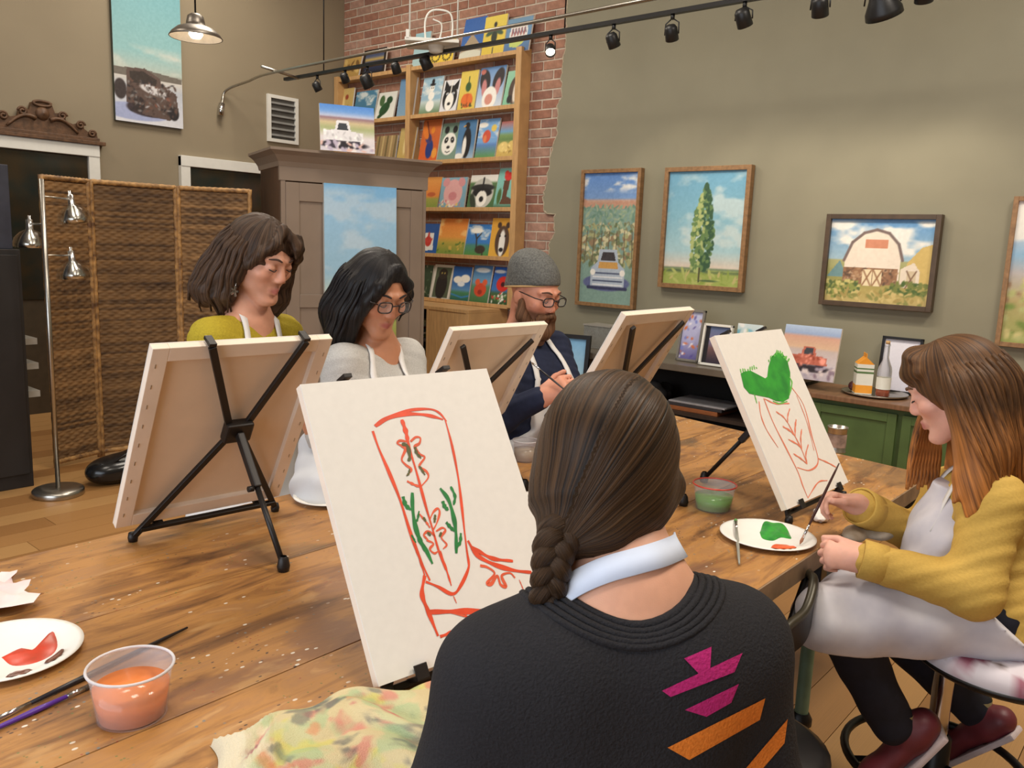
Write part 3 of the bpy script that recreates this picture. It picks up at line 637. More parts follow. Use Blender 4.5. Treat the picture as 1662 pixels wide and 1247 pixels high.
# tall vineyard truck
p = Pic(.49, .99, 200); p.grad([(0, (196, 200, 164)), (.08, (204, 200, 160)), (.3, (198, 194, 140)), (.5, (150, 168, 132)), (.72, (120, 152, 140)), (.79, (196, 160, 140)), (.81, (120, 156, 206)), (1, (96, 140, 206))])
p.clouds(.84, 1, WH, .9, 4, 3, .5); p.hills(.79, .03, (192, 148, 126), 5, 4); p.hills(.74, .02, (130, 160, 150), 3, 6)
p.dabs(260, (0, .3, 1, .62), [(108, 122, 88), (170, 172, 126), (206, 202, 164), (130, 132, 100), (150, 128, 100)], .035, 7, 1.4); p.dabs(120, (0, .55, 1, .75), [(110, 146, 130), (140, 166, 140), (160, 176, 150)], .05, 8, .4)
for k in range(7): p.line([(.06+.15*k, .32), (.10+.14*k, .56)], .012, (90, 74, 60))
p.ell(.5, .16, .44, .13, (96, 104, 146)); p.poly([(.2, .13), (.2, .27), (.32, .32), (.36, .42), (.68, .42), (.72, .32), (.84, .27), (.84, .13)], (176, 190, 206)); p.poly([(.38, .33), (.42, .4), (.63, .4), (.67, .33)], (66, 62, 66)); p.poly([(.34, .27), (.36, .32), (.7, .32), (.72, .27)], (206, 160, 90))
for k in range(4): p.line([(.25, .145+.03*k), (.8, .145+.03*k)], .022, (70, 80, 110) if k % 2 else (226, 230, 234))
p.ell(.24, .24, .05, .05, WH); p.ell(.8, .24, .05, .05, WH); p.line([(.16, .12), (.88, .12)], .05, (60, 64, 96)); p.grain(8, 3)
framed('framed_painting', 'tall narrow framed painting of a vintage truck in a vineyard on the olive wall', p, 3.67, 1.035, .028, .05, m_wfr)
# poplar
p = Pic(.60, .79, 200); p.grad([(0, (140, 160, 80)), (.12, (160, 176, 96)), (.145, (120, 140, 110)), (.16, (220, 206, 190)), (.3, (170, 206, 214)), (.6, (134, 186, 206)), (1, (112, 170, 202))])
p.clouds(.15, 1, (214, 226, 224), .7, 3, 12, .5); p.hills(.135, .015, (92, 112, 80), 6, 3); p.mix((.12-p.v)*40, (156, 172, 92)); p.dabs(40, (0, 0, 1, .12), [(140, 160, 76), (176, 186, 110), (190, 180, 120)], .05, 5, .3)
r_ = random.Random(4)
for k in range(420):
    v_ = r_.uniform(.12, .88); t = (v_-.12)/.76; wd = .15*math.sin(math.pi*min(1, t*.9+.12))**.6*(1.1-.35*t); x = .48+r_.uniform(-1, 1)*wd+.02*t
    sh_ = r_.uniform(0, 1)+(x-.48)/wd*-.35; p.ell(x, v_, r_.uniform(.014, .03), r_.uniform(.018, .036), (58, 92, 66) if sh_ < .35 else (104, 136, 84) if sh_ < .7 else (176, 190, 124), r_.uniform(-.5, .5))
p.line([(.48, .03), (.48, .15)], .02, (70, 70, 50)); p.ell(.6, .04, .12, .012, (84, 110, 70)); p.grain(6, 8)
framed('framed_painting', 'walnut framed painting of one tall poplar under blue sky on the olive wall', p, 2.862, 1.225, .032, .055, m_wfr)
# barn
p = Pic(.61, .51, 210); p.grad([(0, (190, 170, 110)), (.16, (176, 160, 96)), (.3, (150, 150, 90)), (.5, (170, 170, 120)), (.52, (160, 190, 206)), (1, (96, 148, 200))])
p.clouds(.55, 1, WH, .95, 3.2, 21, .48); p.poly([(.72, .2), (.78, .5), (.9, .68), (1, .72), (1, .2)], (206, 180, 110)); p.poly([(0, .3), (.12, .5), (.2, .3)], (110, 146, 150))
p.poly([(.17, .26), (.17, .52), (.24, .72), (.34, .82), (.46, .86), (.58, .82), (.67, .7), (.71, .55), (.71, .26)], (232, 220, 204)); p.line([(.16, .5), (.23, .72), (.34, .835), (.46, .875), (.58, .835), (.68, .71), (.73, .52)], .028, (120, 104, 100))
p.poly([(.16, .22), (.16, .42), (.70, .42), (.70, .22)], (150, 112, 84)); p.dabs(90, (.17, .23, .69, .41), [(176, 140, 106), (120, 90, 70), (190, 160, 130), (100, 80, 66)], .02, 9)
p.poly([(.72, .2), (.72, .42), (.84, .5), (.9, .4), (.9, .2)], (226, 214, 196)); p.poly([(.36, .66), (.36, .76), (.58, .76), (.58, .66)], (206, 140, 110))
for x in (.36, .46): p.poly([(x, .2), (x, .4), (x+.09, .4), (x+.09, .2)], (232, 216, 180)); p.line([(x+.005, .21), (x+.085, .39)], .014, (150, 110, 80)); p.line([(x+.085, .21), (x+.005, .39)], .014, (150, 110, 80))
p.poly([(.78, .2), (.78, .4), (.87, .4), (.87, .2)], (206, 190, 160)); p.line([(.78, .2), (.87, .4)], .012, (120, 90, 70)); p.line([(.87, .2), (.78, .4)], .012, (120, 90, 70))
p.dabs(120, (0, .05, .34, .26), [(84, 104, 60), (140, 150, 80), (110, 120, 60), (200, 190, 120)], .025, 3); p.dabs(60, (.6, .12, 1, .26), [(80, 104, 56), (120, 130, 70)], .03, 4); p.dabs(60, (.1, 0, 1, .14), [(206, 186, 124), (170, 150, 90), (140, 140, 80)], .04, 6, .4); p.grain(6, 2)
framed('framed_painting', 'dark framed painting of a white round roofed barn on the olive wall', p, 1.66, 1.185, .03, .06, m_dfr, gap=mat('gap_black', (16, 14, 12), .8))
# cropped painting at the frame's right edge
p = Pic(.9, .78, 90); p.grad([(0, (150, 160, 90)), (.3, (176, 160, 110)), (.5, (180, 176, 176)), (.62, (140, 180, 210)), (.85, (206, 210, 222)), (1, (226, 214, 210))]); p.clouds(.55, 1, WH, .9, 3, 6, .5); p.dabs(160, (0, 0, 1, .45), [(120, 140, 70), (200, 190, 130), (150, 120, 90), (176, 180, 120)], .03, 5); p.grain(6, 4)
framed('framed_painting', 'large framed landscape cut off by the right edge of the picture', p, .50, 1.02, .025, .045, m_wfr)
# ---- snowy truck on the tan wall
p = Pic(.57, 1.25, 150); p.grad([(0, (214, 216, 222)), (.1, (200, 204, 214)), (.22, (180, 186, 196)), (.3, (206, 200, 190)), (.32, (150, 150, 140)), (.335, (176, 190, 182)), (.45, (140, 184, 186)), (1, (104, 160, 172))])
p.clouds(.3, .5, (206, 206, 196), .8, 2, 3, .5); p.ell(.3, .07, .5, .12, (160, 170, 206)); p.poly([(0, .29), (0, .335), (.4, .345), (1, .32), (1, .29)], (110, 104, 96))
p.ell(.52, .10, .36, .12, (60, 50, 54)); p.poly([(.16, .12), (.18, .34), (.44, .35), (.66, .30), (.68, .27), (.9, .22), (.94, .1), (.8, .04), (.4, .06), (.25, .12)], (92, 76, 70)); p.poly([(.22, .25), (.22, .32), (.42, .33), (.62, .29), (.6, .25)], (58, 50, 46)); p.ell(.56, .22, .2, .06, (206, 204, 206), -.2); p.ell(.86, .09, .08, .1, (44, 40, 42)); p.ell(.34, .12, .09, .11, (52, 44, 44)); p.ell(.08, .2, .09, .14, (60, 52, 52))
p.dabs(150, (.2, .07, .92, .27), [(70, 56, 52), (104, 78, 68), (120, 116, 114), (50, 46, 48), (86, 70, 64)], .03, 5, .5); p.dabs(14, (.4, .1, .85, .26), [(190, 190, 196), (150, 84, 66)], .022, 8, .4); p.grain(6, 7)
tag(put('unframed_painting', canvas_mesh('unframed_painting', p, (3.387, YW-.035, 2.33), (1, 0, 0), (0, 0, 1), .034, (70, 74, 64)), PAINT), 'tall unframed canvas of a dark truck in snow high on the tan wall', 'painting')
# ---- wardrobe, set at an angle
aw = math.radians(90-49.4-60.0+0); ax_ = np.array([math.cos(aw), math.sin(aw), 0]); ad = np.array([-ax_[1], ax_[0], 0])    # width axis, depth axis (away)
A0 = at(455, 240, 5.4); A0[2] = 0; AW_, AH, AD = 1.04, 2.02, .56
m_taupe = mat('taupe_paint', (132, 116, 102), .5, var=.05, scale=6, bump=.05); m_brn = mat('dark_brown_side', (92, 62, 40), .5, var=.15, scale=6, stretch=(6, 6, 1))
T0 = tuple(A0+ax_*AW_/2+ad*AD/2)
wdr = thing('wardrobe', 'tall taupe panelled wardrobe with a crown moulding behind the people', 'wardrobe', T0)
def wp(u, d, z): return A0+ax_*u+ad*d+np.array([0, 0, z])
def wbox(u0, u1, d0, d1, z0, z1): return MB().obox(wp((u0+u1)/2, (d0+d1)/2, (z0+z1)/2), (ax_, ad, (0, 0, 1)), ((u1-u0)/2, (d1-d0)/2, (z1-z0)/2))
wbox(.0, AW_, .02, AD, .1, AH-.1).put('body', m_brn, wdr)
wbox(-.0, .02, .0, AD, .0, AH-.12).put('side_panel', m_brn, wdr); wbox(AW_-.02, AW_, 0, AD, 0, AH-.12).put('side_panel', m_brn, wdr)
wbox(-.01, AW_+.01, -.01, .02, AH-.2, AH-.1).put('frieze', m_taupe, wdr); wbox(0, AW_, -.004, .02, 0, .14).put('plinth', m_taupe, wdr)
for (u0, u1) in ((.03, AW_/2-.003), (AW_/2+.003, AW_-.03)):
    d = wbox(u0, u1, -.004, .02, .15, AH-.21).put('door', m_taupe, wdr, .002)
    for a, b, c, e in ((u0, u0+.09, .15, AH-.21), (u1-.09, u1, .15, AH-.21), (u0+.09, u1-.09, AH-.33, AH-.21), (u0+.09, u1-.09, .15, .29), (u0+.09, u1-.09, .98, 1.07)): wbox(a, b, -.016, -.004, c, e).put('door_rail', m_taupe, d, .003)
    MB().lathe([(0, .03), (.014, .028), (.016, .02), (.008, .01), (.008, 0)], wp(u1-.04 if u0 < .3 else u0+.04, -.016, 1.0), 12, (ax_, (0, 0, 1), -ad)).put('knob', m_brn, d)
wbox(-.0, .03, -.006, .02, .1, AH-.2).put('stile', m_taupe, wdr); wbox(AW_-.03, AW_, -.006, .02, .1, AH-.2).put('stile', m_taupe, wdr)
# flaring crown
cr = MB(); prf = [(0, AH-.11), (.012, AH-.11), (.02, AH-.08), (.05, AH-.04), (.085, AH-.015), (.085, AH), (0, AH)]
for k in range(len(prf)):
    (o0, z0), (o1, z1) = prf[k], prf[(k+1) % len(prf)]
    ring = lambda o_, z_: [wp(-o_, AD, z_), wp(-o_, -o_, z_), wp(AW_+o_, -o_, z_), wp(AW_+o_, AD, z_)]
    cr.add(ring(o0, z0)+ring(o1, z1), [(0, 1, 5, 4), (1, 2, 6, 5), (2, 3, 7, 6)])
cr.put('crown_moulding', m_taupe, wdr); wbox(-.08, AW_+.08, -.08, AD, AH-.012, AH+.002).put('top_board', m_taupe, wdr)
# landscape leaning on its front, small picture on top
p = Pic(.52, 1.2, 110); p.grad([(0, (120, 140, 70)), (.14, (150, 156, 80)), (.3, (176, 180, 110)), (.36, (190, 206, 190)), (.5, (150, 190, 214)), (.8, (150, 194, 226)), (1, (120, 178, 224))]); p.clouds(.4, 1, (196, 212, 224), .6, 2.5, 5, .45); p.dabs(90, (0, 0, 1, .3), [(96, 120, 56), (176, 176, 90), (120, 140, 70), (200, 196, 130)], .06, 4, .6); p.ell(.2, .14, .2, .12, (84, 110, 60)); p.grain(5, 1)
lb = wp((.28+.80)/2, -.075, .62)
tag(put('landscape_canvas', canvas_mesh('landscape_canvas', p, lb, ax_, nrm(np.array([0, 0, 1])+ad*.035), .03, (206, 210, 206)), PAINT), 'tall sky and meadow canvas propped on the front of the wardrobe', 'painting')
hb = thing('picture_ledge', 'narrow taupe stand under the tall sky canvas at the wardrobe', 'stand', tuple(wp(.54, -.09, 0)))
wbox(.30, .78, -.13, -.03, .595, .619).put('ledge', m_brn, hb)
for u_ in (.33, .73): wbox(u_, u_+.03, -.12, -.05, 0, .595).put('leg', m_brn, hb)
p = Pic(.36, .30, 180); p.grad([(0, (214, 210, 220)), (.3, (226, 220, 222)), (.5, (170, 180, 130)), (.62, (206, 190, 150)), (.72, (150, 120, 130)), (.76, (190, 200, 226)), (.86, (110, 160, 226)), (1, (80, 140, 220))]); truck(p, .42, .16, .72, (232, 232, 236), (60, 54, 70), 3); p.dabs(30, (0, 0, 1, .2), [(226, 190, 180), (190, 180, 200), (236, 230, 230)], .05, 5); p.grain(5, 9)
q0 = at(522, 243, 5.42); q1 = at(607, 250, 5.55); ctr = (q0+q1)/2; ctr[2] = AH+.004; dr = q1-q0; dr[2] = 0
tag(put('truck_canvas', canvas_mesh('truck_canvas', p, ctr, nrm(dr), nrm(np.array([0, 0, 1])+ad*.1), .018), PAINT), 'small bright canvas of a white truck standing on top of the wardrobe', 'painting')
# ---- woven folding screen
EDG = [np.array([1.90, 5.30, 0]), np.array([2.22, 5.40, 0]), np.array([2.75, 5.33, 0]), np.array([3.126, 5.04, 0])]
HS = 1.754
scr = thing('folding_screen', 'brown woven rattan folding screen with three panels behind the floor lamp', 'screen', tuple((EDG[1]+EDG[2])/2))
m_weave = vcmat('woven_rattan', .75, .3, 300.0)
m_cane = mat('cane_edge', (190, 146, 88), .6, rgb2=(88, 58, 34), scale=26, bump=.3)
for pi in range(3):
    a, b = EDG[pi], EDG[pi+1]; d = b-a; Lp = np.linalg.norm(d); d = d/Lp; n = np.array([d[1], -d[0], 0]); 
    if n[1] > 0: n = -n
    a = a+d*.012; Lp -= .024
    nx, nz = int(Lp/.0085), 330; U, Z = np.meshgrid(np.linspace(0, 1, nx), np.linspace(0, 1, nz)); rows = 96
    rz = Z*rows; ir = np.floor(rz); ph = np.where(ir % 2 == 0, 0, np.pi)+np.random.default_rng(40+pi).uniform(-1.3, 1.3, rows+1)[ir.astype(int)]; H = .004*np.sqrt(np.clip(1-(2*(rz-ir)-1)**2, 0, 1))+.004*np.sin(U*Lp/.034*np.pi+ph)*np.sin((rz-ir)*np.pi)
    V = (a+d*(U*Lp)[..., None]+n*(H+.006)[..., None]); V[..., 2] = .03+Z*(HS-.06); V = V.reshape(-1, 3)
    rng = np.random.default_rng(pi); rc = rng.random(rows+1)[ir.astype(int)]; k = np.clip(-.12+.5*rc+.5*fbm(U*16, rz*.8, 3+pi)+.35*fbm(U*2, Z*5, 9)-.1, 0, 1)
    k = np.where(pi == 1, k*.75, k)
    c = lin((52, 36, 25))*(1-k[..., None])+lin((158, 120, 76))*k[..., None]
    i = np.arange(nx*nz).reshape(nz, nx); Q = np.stack([i[:-1, :-1], i[:-1, 1:], i[1:, 1:], i[1:, :-1]], -1).reshape(-1, 4)
    pn = tag(put('woven_panel', npmesh('woven_panel', V, Q, True, c.reshape(-1, 3)), m_weave, scr), kind=None)
    tag(pn, None)
    MB().obox(a+d*Lp/2+n*.0+np.array([0, 0, HS/2]), (d, n, (0, 0, 1)), (Lp/2-.004, .003, HS/2-.02)).put('panel_backing', mat('rattan_dark', (70, 48, 30), .8), pn)
    for e0, e1 in ((a+n*.008, a+n*.008+np.array([0, 0, HS])), (a+d*Lp+n*.008, a+d*Lp+n*.008+np.array([0, 0, HS]))): MB().tube(np.linspace(e0, e1, 40), [.014+.0025*(q % 2) for q in range(40)], 8).put('cane_post', m_cane, pn)
    for z in (.035, HS-.012): MB().tube(np.linspace(a+n*.008, a+d*Lp+n*.008, 26)+np.array([0, 0, z]), [.014+.003*(q % 2) for q in range(26)], 8).put('cane_rail', m_cane, pn)
# ---- three-headed floor lamp
LB = onz(95, 803, 0); fl = thing('floor_lamp', 'brushed steel floor lamp with three bell shades in front of the rattan screen', 'floor lamp', tuple(LB))
MB().lathe([(0, 0), (.128, 0), (.13, .006), (.13, .03), (.122, .038), (.02, .042), (0, .042)], LB, 40).put('base', m_steel, fl)
MB().tube([LB+np.array([0, 0, .04]), LB+np.array([0, 0, 1.70])], .0125, 14).put('pole', m_steel, fl)
m_cl = mat('smoky_glass', (190, 190, 170), .05, trans=1.0, alpha=.35)
dL = (LB-CAM)@CW
for (sx, sy, tilt) in ((112, 322, .16), (47, 362, 0.0), (114, 413, .1)):
    top = at(sx, sy-12, dL-.02); down = nrm(np.array([0, 0, -1])+CR*tilt); X = nrm(np.cross(down, (0.3, 1, 0))); Yx = np.cross(down, X)
    hd = MB().lathe([(0, 0), (.008, 0), (.008, .02), (.017, .022), (.018, .075), (.024, .085), (.045, .115), (.058, .15), (.062, .175), (.058, .175), (.04, .12), (.012, .09)], top, 24, (X, Yx, down)).put('lamp_shade', m_chrome, fl)
    MB().lathe([(.02, .075), (.05, .09), (.078, .12), (.09, .16), (.092, .172)], top, 28, (X, Yx, down)).put('glass_cover', m_cl, hd)
    c = top+down*.045; pz = LB.copy(); pz[2] = c[2]-.0; MB().tube([pz, c], .005, 8).put('arm', m_steel, fl)
# ---- black cabinet at the left edge
m_blk = mat('black_wood', (30, 27, 27), .5, var=.2, scale=6); m_navy = mat('blue_black_wood', (46, 48, 60), .5, var=.15)
CB = thing('tall_cabinet', 'tall black cabinet at the left edge beside the rattan screen', 'cabinet', (1.15, 5.2, 0))
MB().box((.55, 4.99, 0), (1.68, 5.42, 1.33)).put('lower_body', m_blk, CB, .004); MB().box((.57, 5.02, 1.33), (1.655, 5.42, 1.775)).put('upper_body', m_navy, CB, .004)
for x0, x1 in ((.57, 1.1), (1.12, 1.66)):
    d = MB().box((x0, 4.975, .08), (x1, 4.99, 1.30)).put('door', m_blk, CB, .003); MB().tube([(x1-.05 if x0 < .9 else x0+.05, 4.965, z) for z in (.6, .75)], .007, 8).put('handle', m_black, d)
for z in (.5, .66, .8): MB().box((1.69, 5.05, z), (1.76, 5.35, z+.035)).put('side_rack', mat('rack_grey', (150, 146, 138), .5), CB)
wb = [(.9, 5.2, 1.777), (.9, 5.2, 1.87), (1.56, 5.2, 1.87), (1.56, 5.2, 1.777)]
tag(MB().tube(wb, .012, 8).put('white_wire_stand', m_white), 'white bent wire stand on top of the black cabinet', 'stand')
# ---- black bag on the floor
sd = Sdf(); b0 = np.array([2.12, 4.78, .0])
sd.ell(b0+np.array([.05, 0, .085]), (.26, .13, .085), k=.03); sd.ell(b0+np.array([-.12, 0, .07]), (.12, .1, .068), k=.05); sd.ell(b0+np.array([.14, 0, .13]), (.14, .09, .08), k=.04)
m_gl = mat('black_gloss_leather', (20, 20, 21), .22, var=.2, scale=30, bump=.15)
bg = thing('handbag', 'glossy black bag lying on the wood floor by the rattan screen', 'bag', tuple(b0)); put('bag_body', sd.mesh('bag_body', .012), m_gl, bg)
MB().tube(catmull([b0+np.array(q) for q in ((-.16, -.06, .11), (-.02, -.09, .19), (.12, -.05, .23), (.2, .03, .18))]), .008, 8).put('strap', m_gl, bg)
# ---- pendant lamp
PP = at(318, 62, 5.4); m_gal = mat('galvanised_metal', (128, 122, 114), .4, .85, var=.1)
pl_ = thing('pendant_lamp', 'grey metal barn pendant lamp with a lit bulb hanging before the tan wall', 'lamp', tuple(PP))
MB().lathe([(.165, 0), (.168, .004), (.15, .03), (.115, .06), (.075, .075), (.06, .078), (.058, .10), (.05, .135), (.03, .15), (.012, .155), (.0, .157)], PP, 36).put('shade', m_gal, pl_)
MB().lathe([(.162, .002), (.145, .028), (.11, .056), (.07, .07), (0, .072)], PP, 36).put('shade_lining', mat('white_enamel', (235, 228, 215), .4), pl_)
MB().lathe([(0, -.005), (.03, .0), (.045, .022), (.04, .045), (.02, .07)], PP+np.array([0, 0, .0]), 20).put('bulb', mat('lit_bulb', (255, 238, 212), .3, emit=9.0), pl_)
MB().tube([PP+np.array([0, 0, .155]), np.array([PP[0], PP[1], ZC])], .006, 8).put('cord', m_black, pl_)
# housings for the added fill lamps, out of view above
for i, (x, y, _) in enumerate(FILL_LAMPS):
    t = thing('ceiling_lamp', ['square white ceiling lamp right above the person in the black sweater', 'square white ceiling lamp above the person in the yellow cardigan', 'square white ceiling lamp above the person in the mustard sweater', 'square white ceiling lamp before the poplar painting', 'square white ceiling lamp above the black cabinet', 'square white ceiling lamp above the wardrobe'][i], 'lamp', (x, y, 4.21), 'ceiling lamps above the room')
    MB().box((x-.47, y-.47, 4.215), (x+.47, y+.47, 4.25)).put('housing', m_white, t); MB().tube([(x, y, 4.25), (x, y, ZC)], .02, 8).put('rod', m_white, t)
# ---- track lights
HT = 2.8; TX = 4.345
tr = thing('track_rail', 'black lighting track running along above the olive wall', 'track', (TX, 3.5, HT))
MB().box((TX-.018, .2, HT-.012), (TX+.018, 6.45, HT+.012)).put('rail', m_black, tr)
for y in (1.0, 3.4, 5.9): MB().tube([(TX, y, HT), (TX, y, ZC)], .005, 6).put('hanger', m_black, tr)
cr_ = thing('conduit_rod', 'thin steel rod with a bent end running beside the lighting track', 'rod', (4.1, 3.5, 2.8))
r0 = [at(*q) for q in ((358, 184, 7.3), (361, 165, 7.3), (367, 147, 7.3), (400, 133, 7.2))]+[np.array([4.10, 6.02, 2.80]), np.array([4.07, 3.03, 2.80]), np.array([4.03, .5, 2.80])]
MB().tube(catmull(r0, 8), .011, 8).put('rod', m_steel, cr_); MB().tube([at(358, 188, 7.3), at(360, 168, 7.3)], .026, 10).put('end_socket', m_chrome, cr_)
MB().tube([np.array([4.0, 6.28, 2.83]), np.array([4.345, 6.25, 2.79])], .012, 8).put('cross_arm', m_steel, cr_)
m_shade = mat('matte_black_lamp', (34, 34, 35), .42, .2, var=.1); m_lit = mat('lit_lens', (255, 236, 205), .3, emit=14.0)
HEADS = [(515, 142, .040), (560, 128, .040), (596, 134, .055), (643, 112, .042), (692, 104, .05), (893, 82, .04), (995, 68, .045), (1090, 56, .045), (1207, 32, .05), (1331, 14, .05), (1432, 6, .085), (1500, -10, .05)]
for i, (hx, hy, r) in enumerate(HEADS):
    v_ = ray(hx, hy); P = CAM+v_*(TX/v_[0])
    if P[2] > HT-.06: P[2] = HT-.09
    y = P[1]; lit = (i == 5)
    lab = ['black track spotlight at the far left end of the rail', 'black track spotlight second from the left end of the rail', 'large black track spotlight in front of the dark framed picture', 'black track spotlight before the steel blue canvas', 'black track spotlight below the white hanging shelf',
           'track spotlight with a glowing white lens before the brick wall', 'black track spotlight nearest the brick edge over the olive wall', 'black track spotlight above the gap between the truck and poplar paintings', 'black track spotlight above the poplar painting', 'black track spotlight above the barn painting', 'large round black spotlight at the top right of the wall', 'black spotlight cropped by the top edge at the right'][i]
    t = thing('track_spotlight', lab, 'spotlight', (TX, y, HT-.012), 'spotlights on the track')
    MB().tube([(TX, y, HT-.012), (TX, y, HT-.04)], .012, 8).put('adapter', m_shade, t)
    dn = nrm((.62, .12*(1 if i % 2 else -1), -1.0)) if not lit else nrm((-.55, -.55, -.7)); X = nrm(np.cross(dn, (0, 1, .2))); Yx = np.cross(dn, X); c0 = np.array([TX, y, P[2]])
    for s_ in (-1, 1): MB().tube([(TX, y+s_*.012, HT-.04), (TX, y+s_*r*.95, HT-.06), tuple(c0+np.array([0, s_*r*1.0, 0]))], .004, 6).put('yoke', m_shade, t)
    if r > .07: prof = [(0, -.09), (.03, -.088), (.045, -.06), (.06, -.02), (.085, .03), (.088, .06), (.08, .06), (.06, .02)]
    else: prof = [(0, -r*1.2), (r*.55, -r*1.15), (r*.8, -r*.8), (r*.85, r*.7), (r*.8, r*.75), (r*.7, r*.3)]
    MB().lathe(prof, c0, 22, (X, Yx, dn)).put('can', m_shade, t)
    MB().lathe([(0, r*.25), (r*.72, r*.3)], c0, 18, (X, Yx, dn)).put('lens', m_lit if lit else mat('dim_lens', (150, 140, 124), .3), t)
    if i in (5, 7, 8, 9, 10):
        l = bpy.data.lights.new('spot_beam', 'SPOT'); l.energy = 20; l.color = (1, .86, .68); l.spot_size = 1.15; l.spot_blend = .7; l.shadow_soft_size = .05
        o = bpy.data.objects.new('spot_beam', l); COL.objects.link(o); aim = Vector((XW-TX, (-.25 if i != 5 else -.6), -1.15)); o.rotation_euler = aim.to_track_quat('-Z', 'Y').to_euler(); o.location = tuple(c0+nrm(aim)*r*1.3)
# ---- white hanging shelf with cable loop
PJ = at(702, 72, 5.9); pj = thing('hanging_projector_shelf', 'white hanging shelf with a looped cable below the ceiling before the brick wall', 'shelf', tuple(PJ))
ex, ey = np.array([.70, -.71, 0]), np.array([.71, .70, 0])
MB().obox(PJ+np.array([0, 0, .0]), (ex, ey, (0, 0, 1)), (.19, .14, .012)).put('tray', m_white, pj, .004); MB().obox(PJ-ex*.17+np.array([0, 0, .03]), (ex, ey, (0, 0, 1)), (.012, .14, .03)).put('tray_end', m_white, pj)
MB().lathe([(0, -.06), (.05, -.055), (.06, -.012)], PJ+ex*.03, 18).put('swivel', m_white, pj)
for s_ in (-.165, .175): MB().tube([PJ+ex*s_, np.array([(PJ+ex*s_)[0], (PJ+ex*s_)[1], ZC])], .006, 8).put('rod', m_white, pj)
lp = [PJ+ex*a+np.array([0, 0, z]) for a, z in ((-.05, .01), (-.055, .15), (-.02, .22), (.05, .235), (.12, .215), (.14, .14), (.135, .01))]
MB().tube(catmull(lp), .007, 8).put('cable_loop', m_white, pj); MB().tube(catmull([PJ+ex*a+np.array([0, 0, z]) for a, z in ((.0, .17), (.06, .14), (.055, .06), (.03, .01))]), .005, 8).put('cable', m_white, pj)
# ---- console table along the right wall
m_cons = mat('grey_brown_console', (104, 96, 86), .3, var=.12, scale=8, stretch=(4, 1, 1)); m_dk = mat('dark_brown_wood', (44, 32, 26), .5, var=.25)
CZ = .71; cs = thing('console_table', 'long grey topped console table with dark shelves along the olive wall', 'table', (5.12, 2.85, 0))
MB().box((4.86, 1.95, CZ-.045), (5.37, 3.80, CZ)).put('table_top', m_cons, cs, .004)
for x in (4.9, 5.3):
    for y in (2.0, 3.72): MB().box((x, y, 0), (x+.045, y+.045, CZ-.045)).put('leg', m_cons, cs)
MB().box((4.92, 2.05, .10), (5.36, 3.3, .125)).put('low_shelf', m_dk, cs); MB().box((4.92, 2.05, .36), (5.36, 3.3, .385)).put('low_shelf', m_dk, cs); MB().box((5.35, 2.05, .0), (5.365, 3.3, CZ-.05)).put('back_panel', mat('console_shadow', (24, 20, 18), .8), cs); MB().box((4.93, 2.03, 0), (5.36, 2.05, CZ-.05)).put('end_panel', m_dk, cs)  # dark shelves with a plain near-black back panel
rr = random.Random(8)
for k, (y, z, h, c, lab) in enumerate(((2.45, .385, .03, (140, 82, 44), 'brown cardboard folder on the console shelf'), (2.42, .415, .022, (46, 46, 52), 'black portfolio lying on the brown folder under the console'), (2.4, .437, .012, (150, 150, 156), 'grey tablet case on top of the black portfolio under the console'), (2.5, .125, .05, (120, 74, 44), 'flat brown box on the lowest console shelf'), (2.5, .175, .03, (60, 44, 36), 'dark flat book on the brown box of the lowest console shelf'))):
    tag(MB().box((4.95, y, z+.0006), (5.25, y+.42, z+h)).put('flat_box' if 'box' in lab else 'folder', mat('stuff_%d' % k, c, .5), None, .003), lab, 'box' if 'box' in lab else 'folder')
sd = Sdf(); q = np.array([5.08, 3.02, .46]); 
for k in range(9): sd.ell(q+np.array([rr.uniform(-.08, .08), rr.uniform(-.08, .08), rr.uniform(-.02, .05)]), (.05, .06, .045), k=.02)
sd.ell(np.array([5.08, 3.02, .42]), (.1, .11, .034), k=.02)
tag(put('black_cloth_bundle', sd.mesh('black_cloth_bundle', .01), mat('black_cloth', (26, 26, 30), .8)), 'crumpled black cloth bundle under the console top', 'cloth')
q = onz(1163, 690, .0); sd = Sdf(); q = np.array([4.75, 2.15, .12]); sd.ell(q, (.12, .12, .11), k=.03); sd.ell(q+np.array([.04, .05, .07]), (.06, .07, .06), k=.04)
tag(put('plastic_bag', sd.mesh('plastic_bag', .012, disp=lambda x, y, z: .006*np.sin(x*70+y*40)*np.sin(z*60+y*50)), mat('white_plastic', (214, 212, 210), .35, var=.06)), 'crumpled white plastic bag on the floor below the console', 'bag')
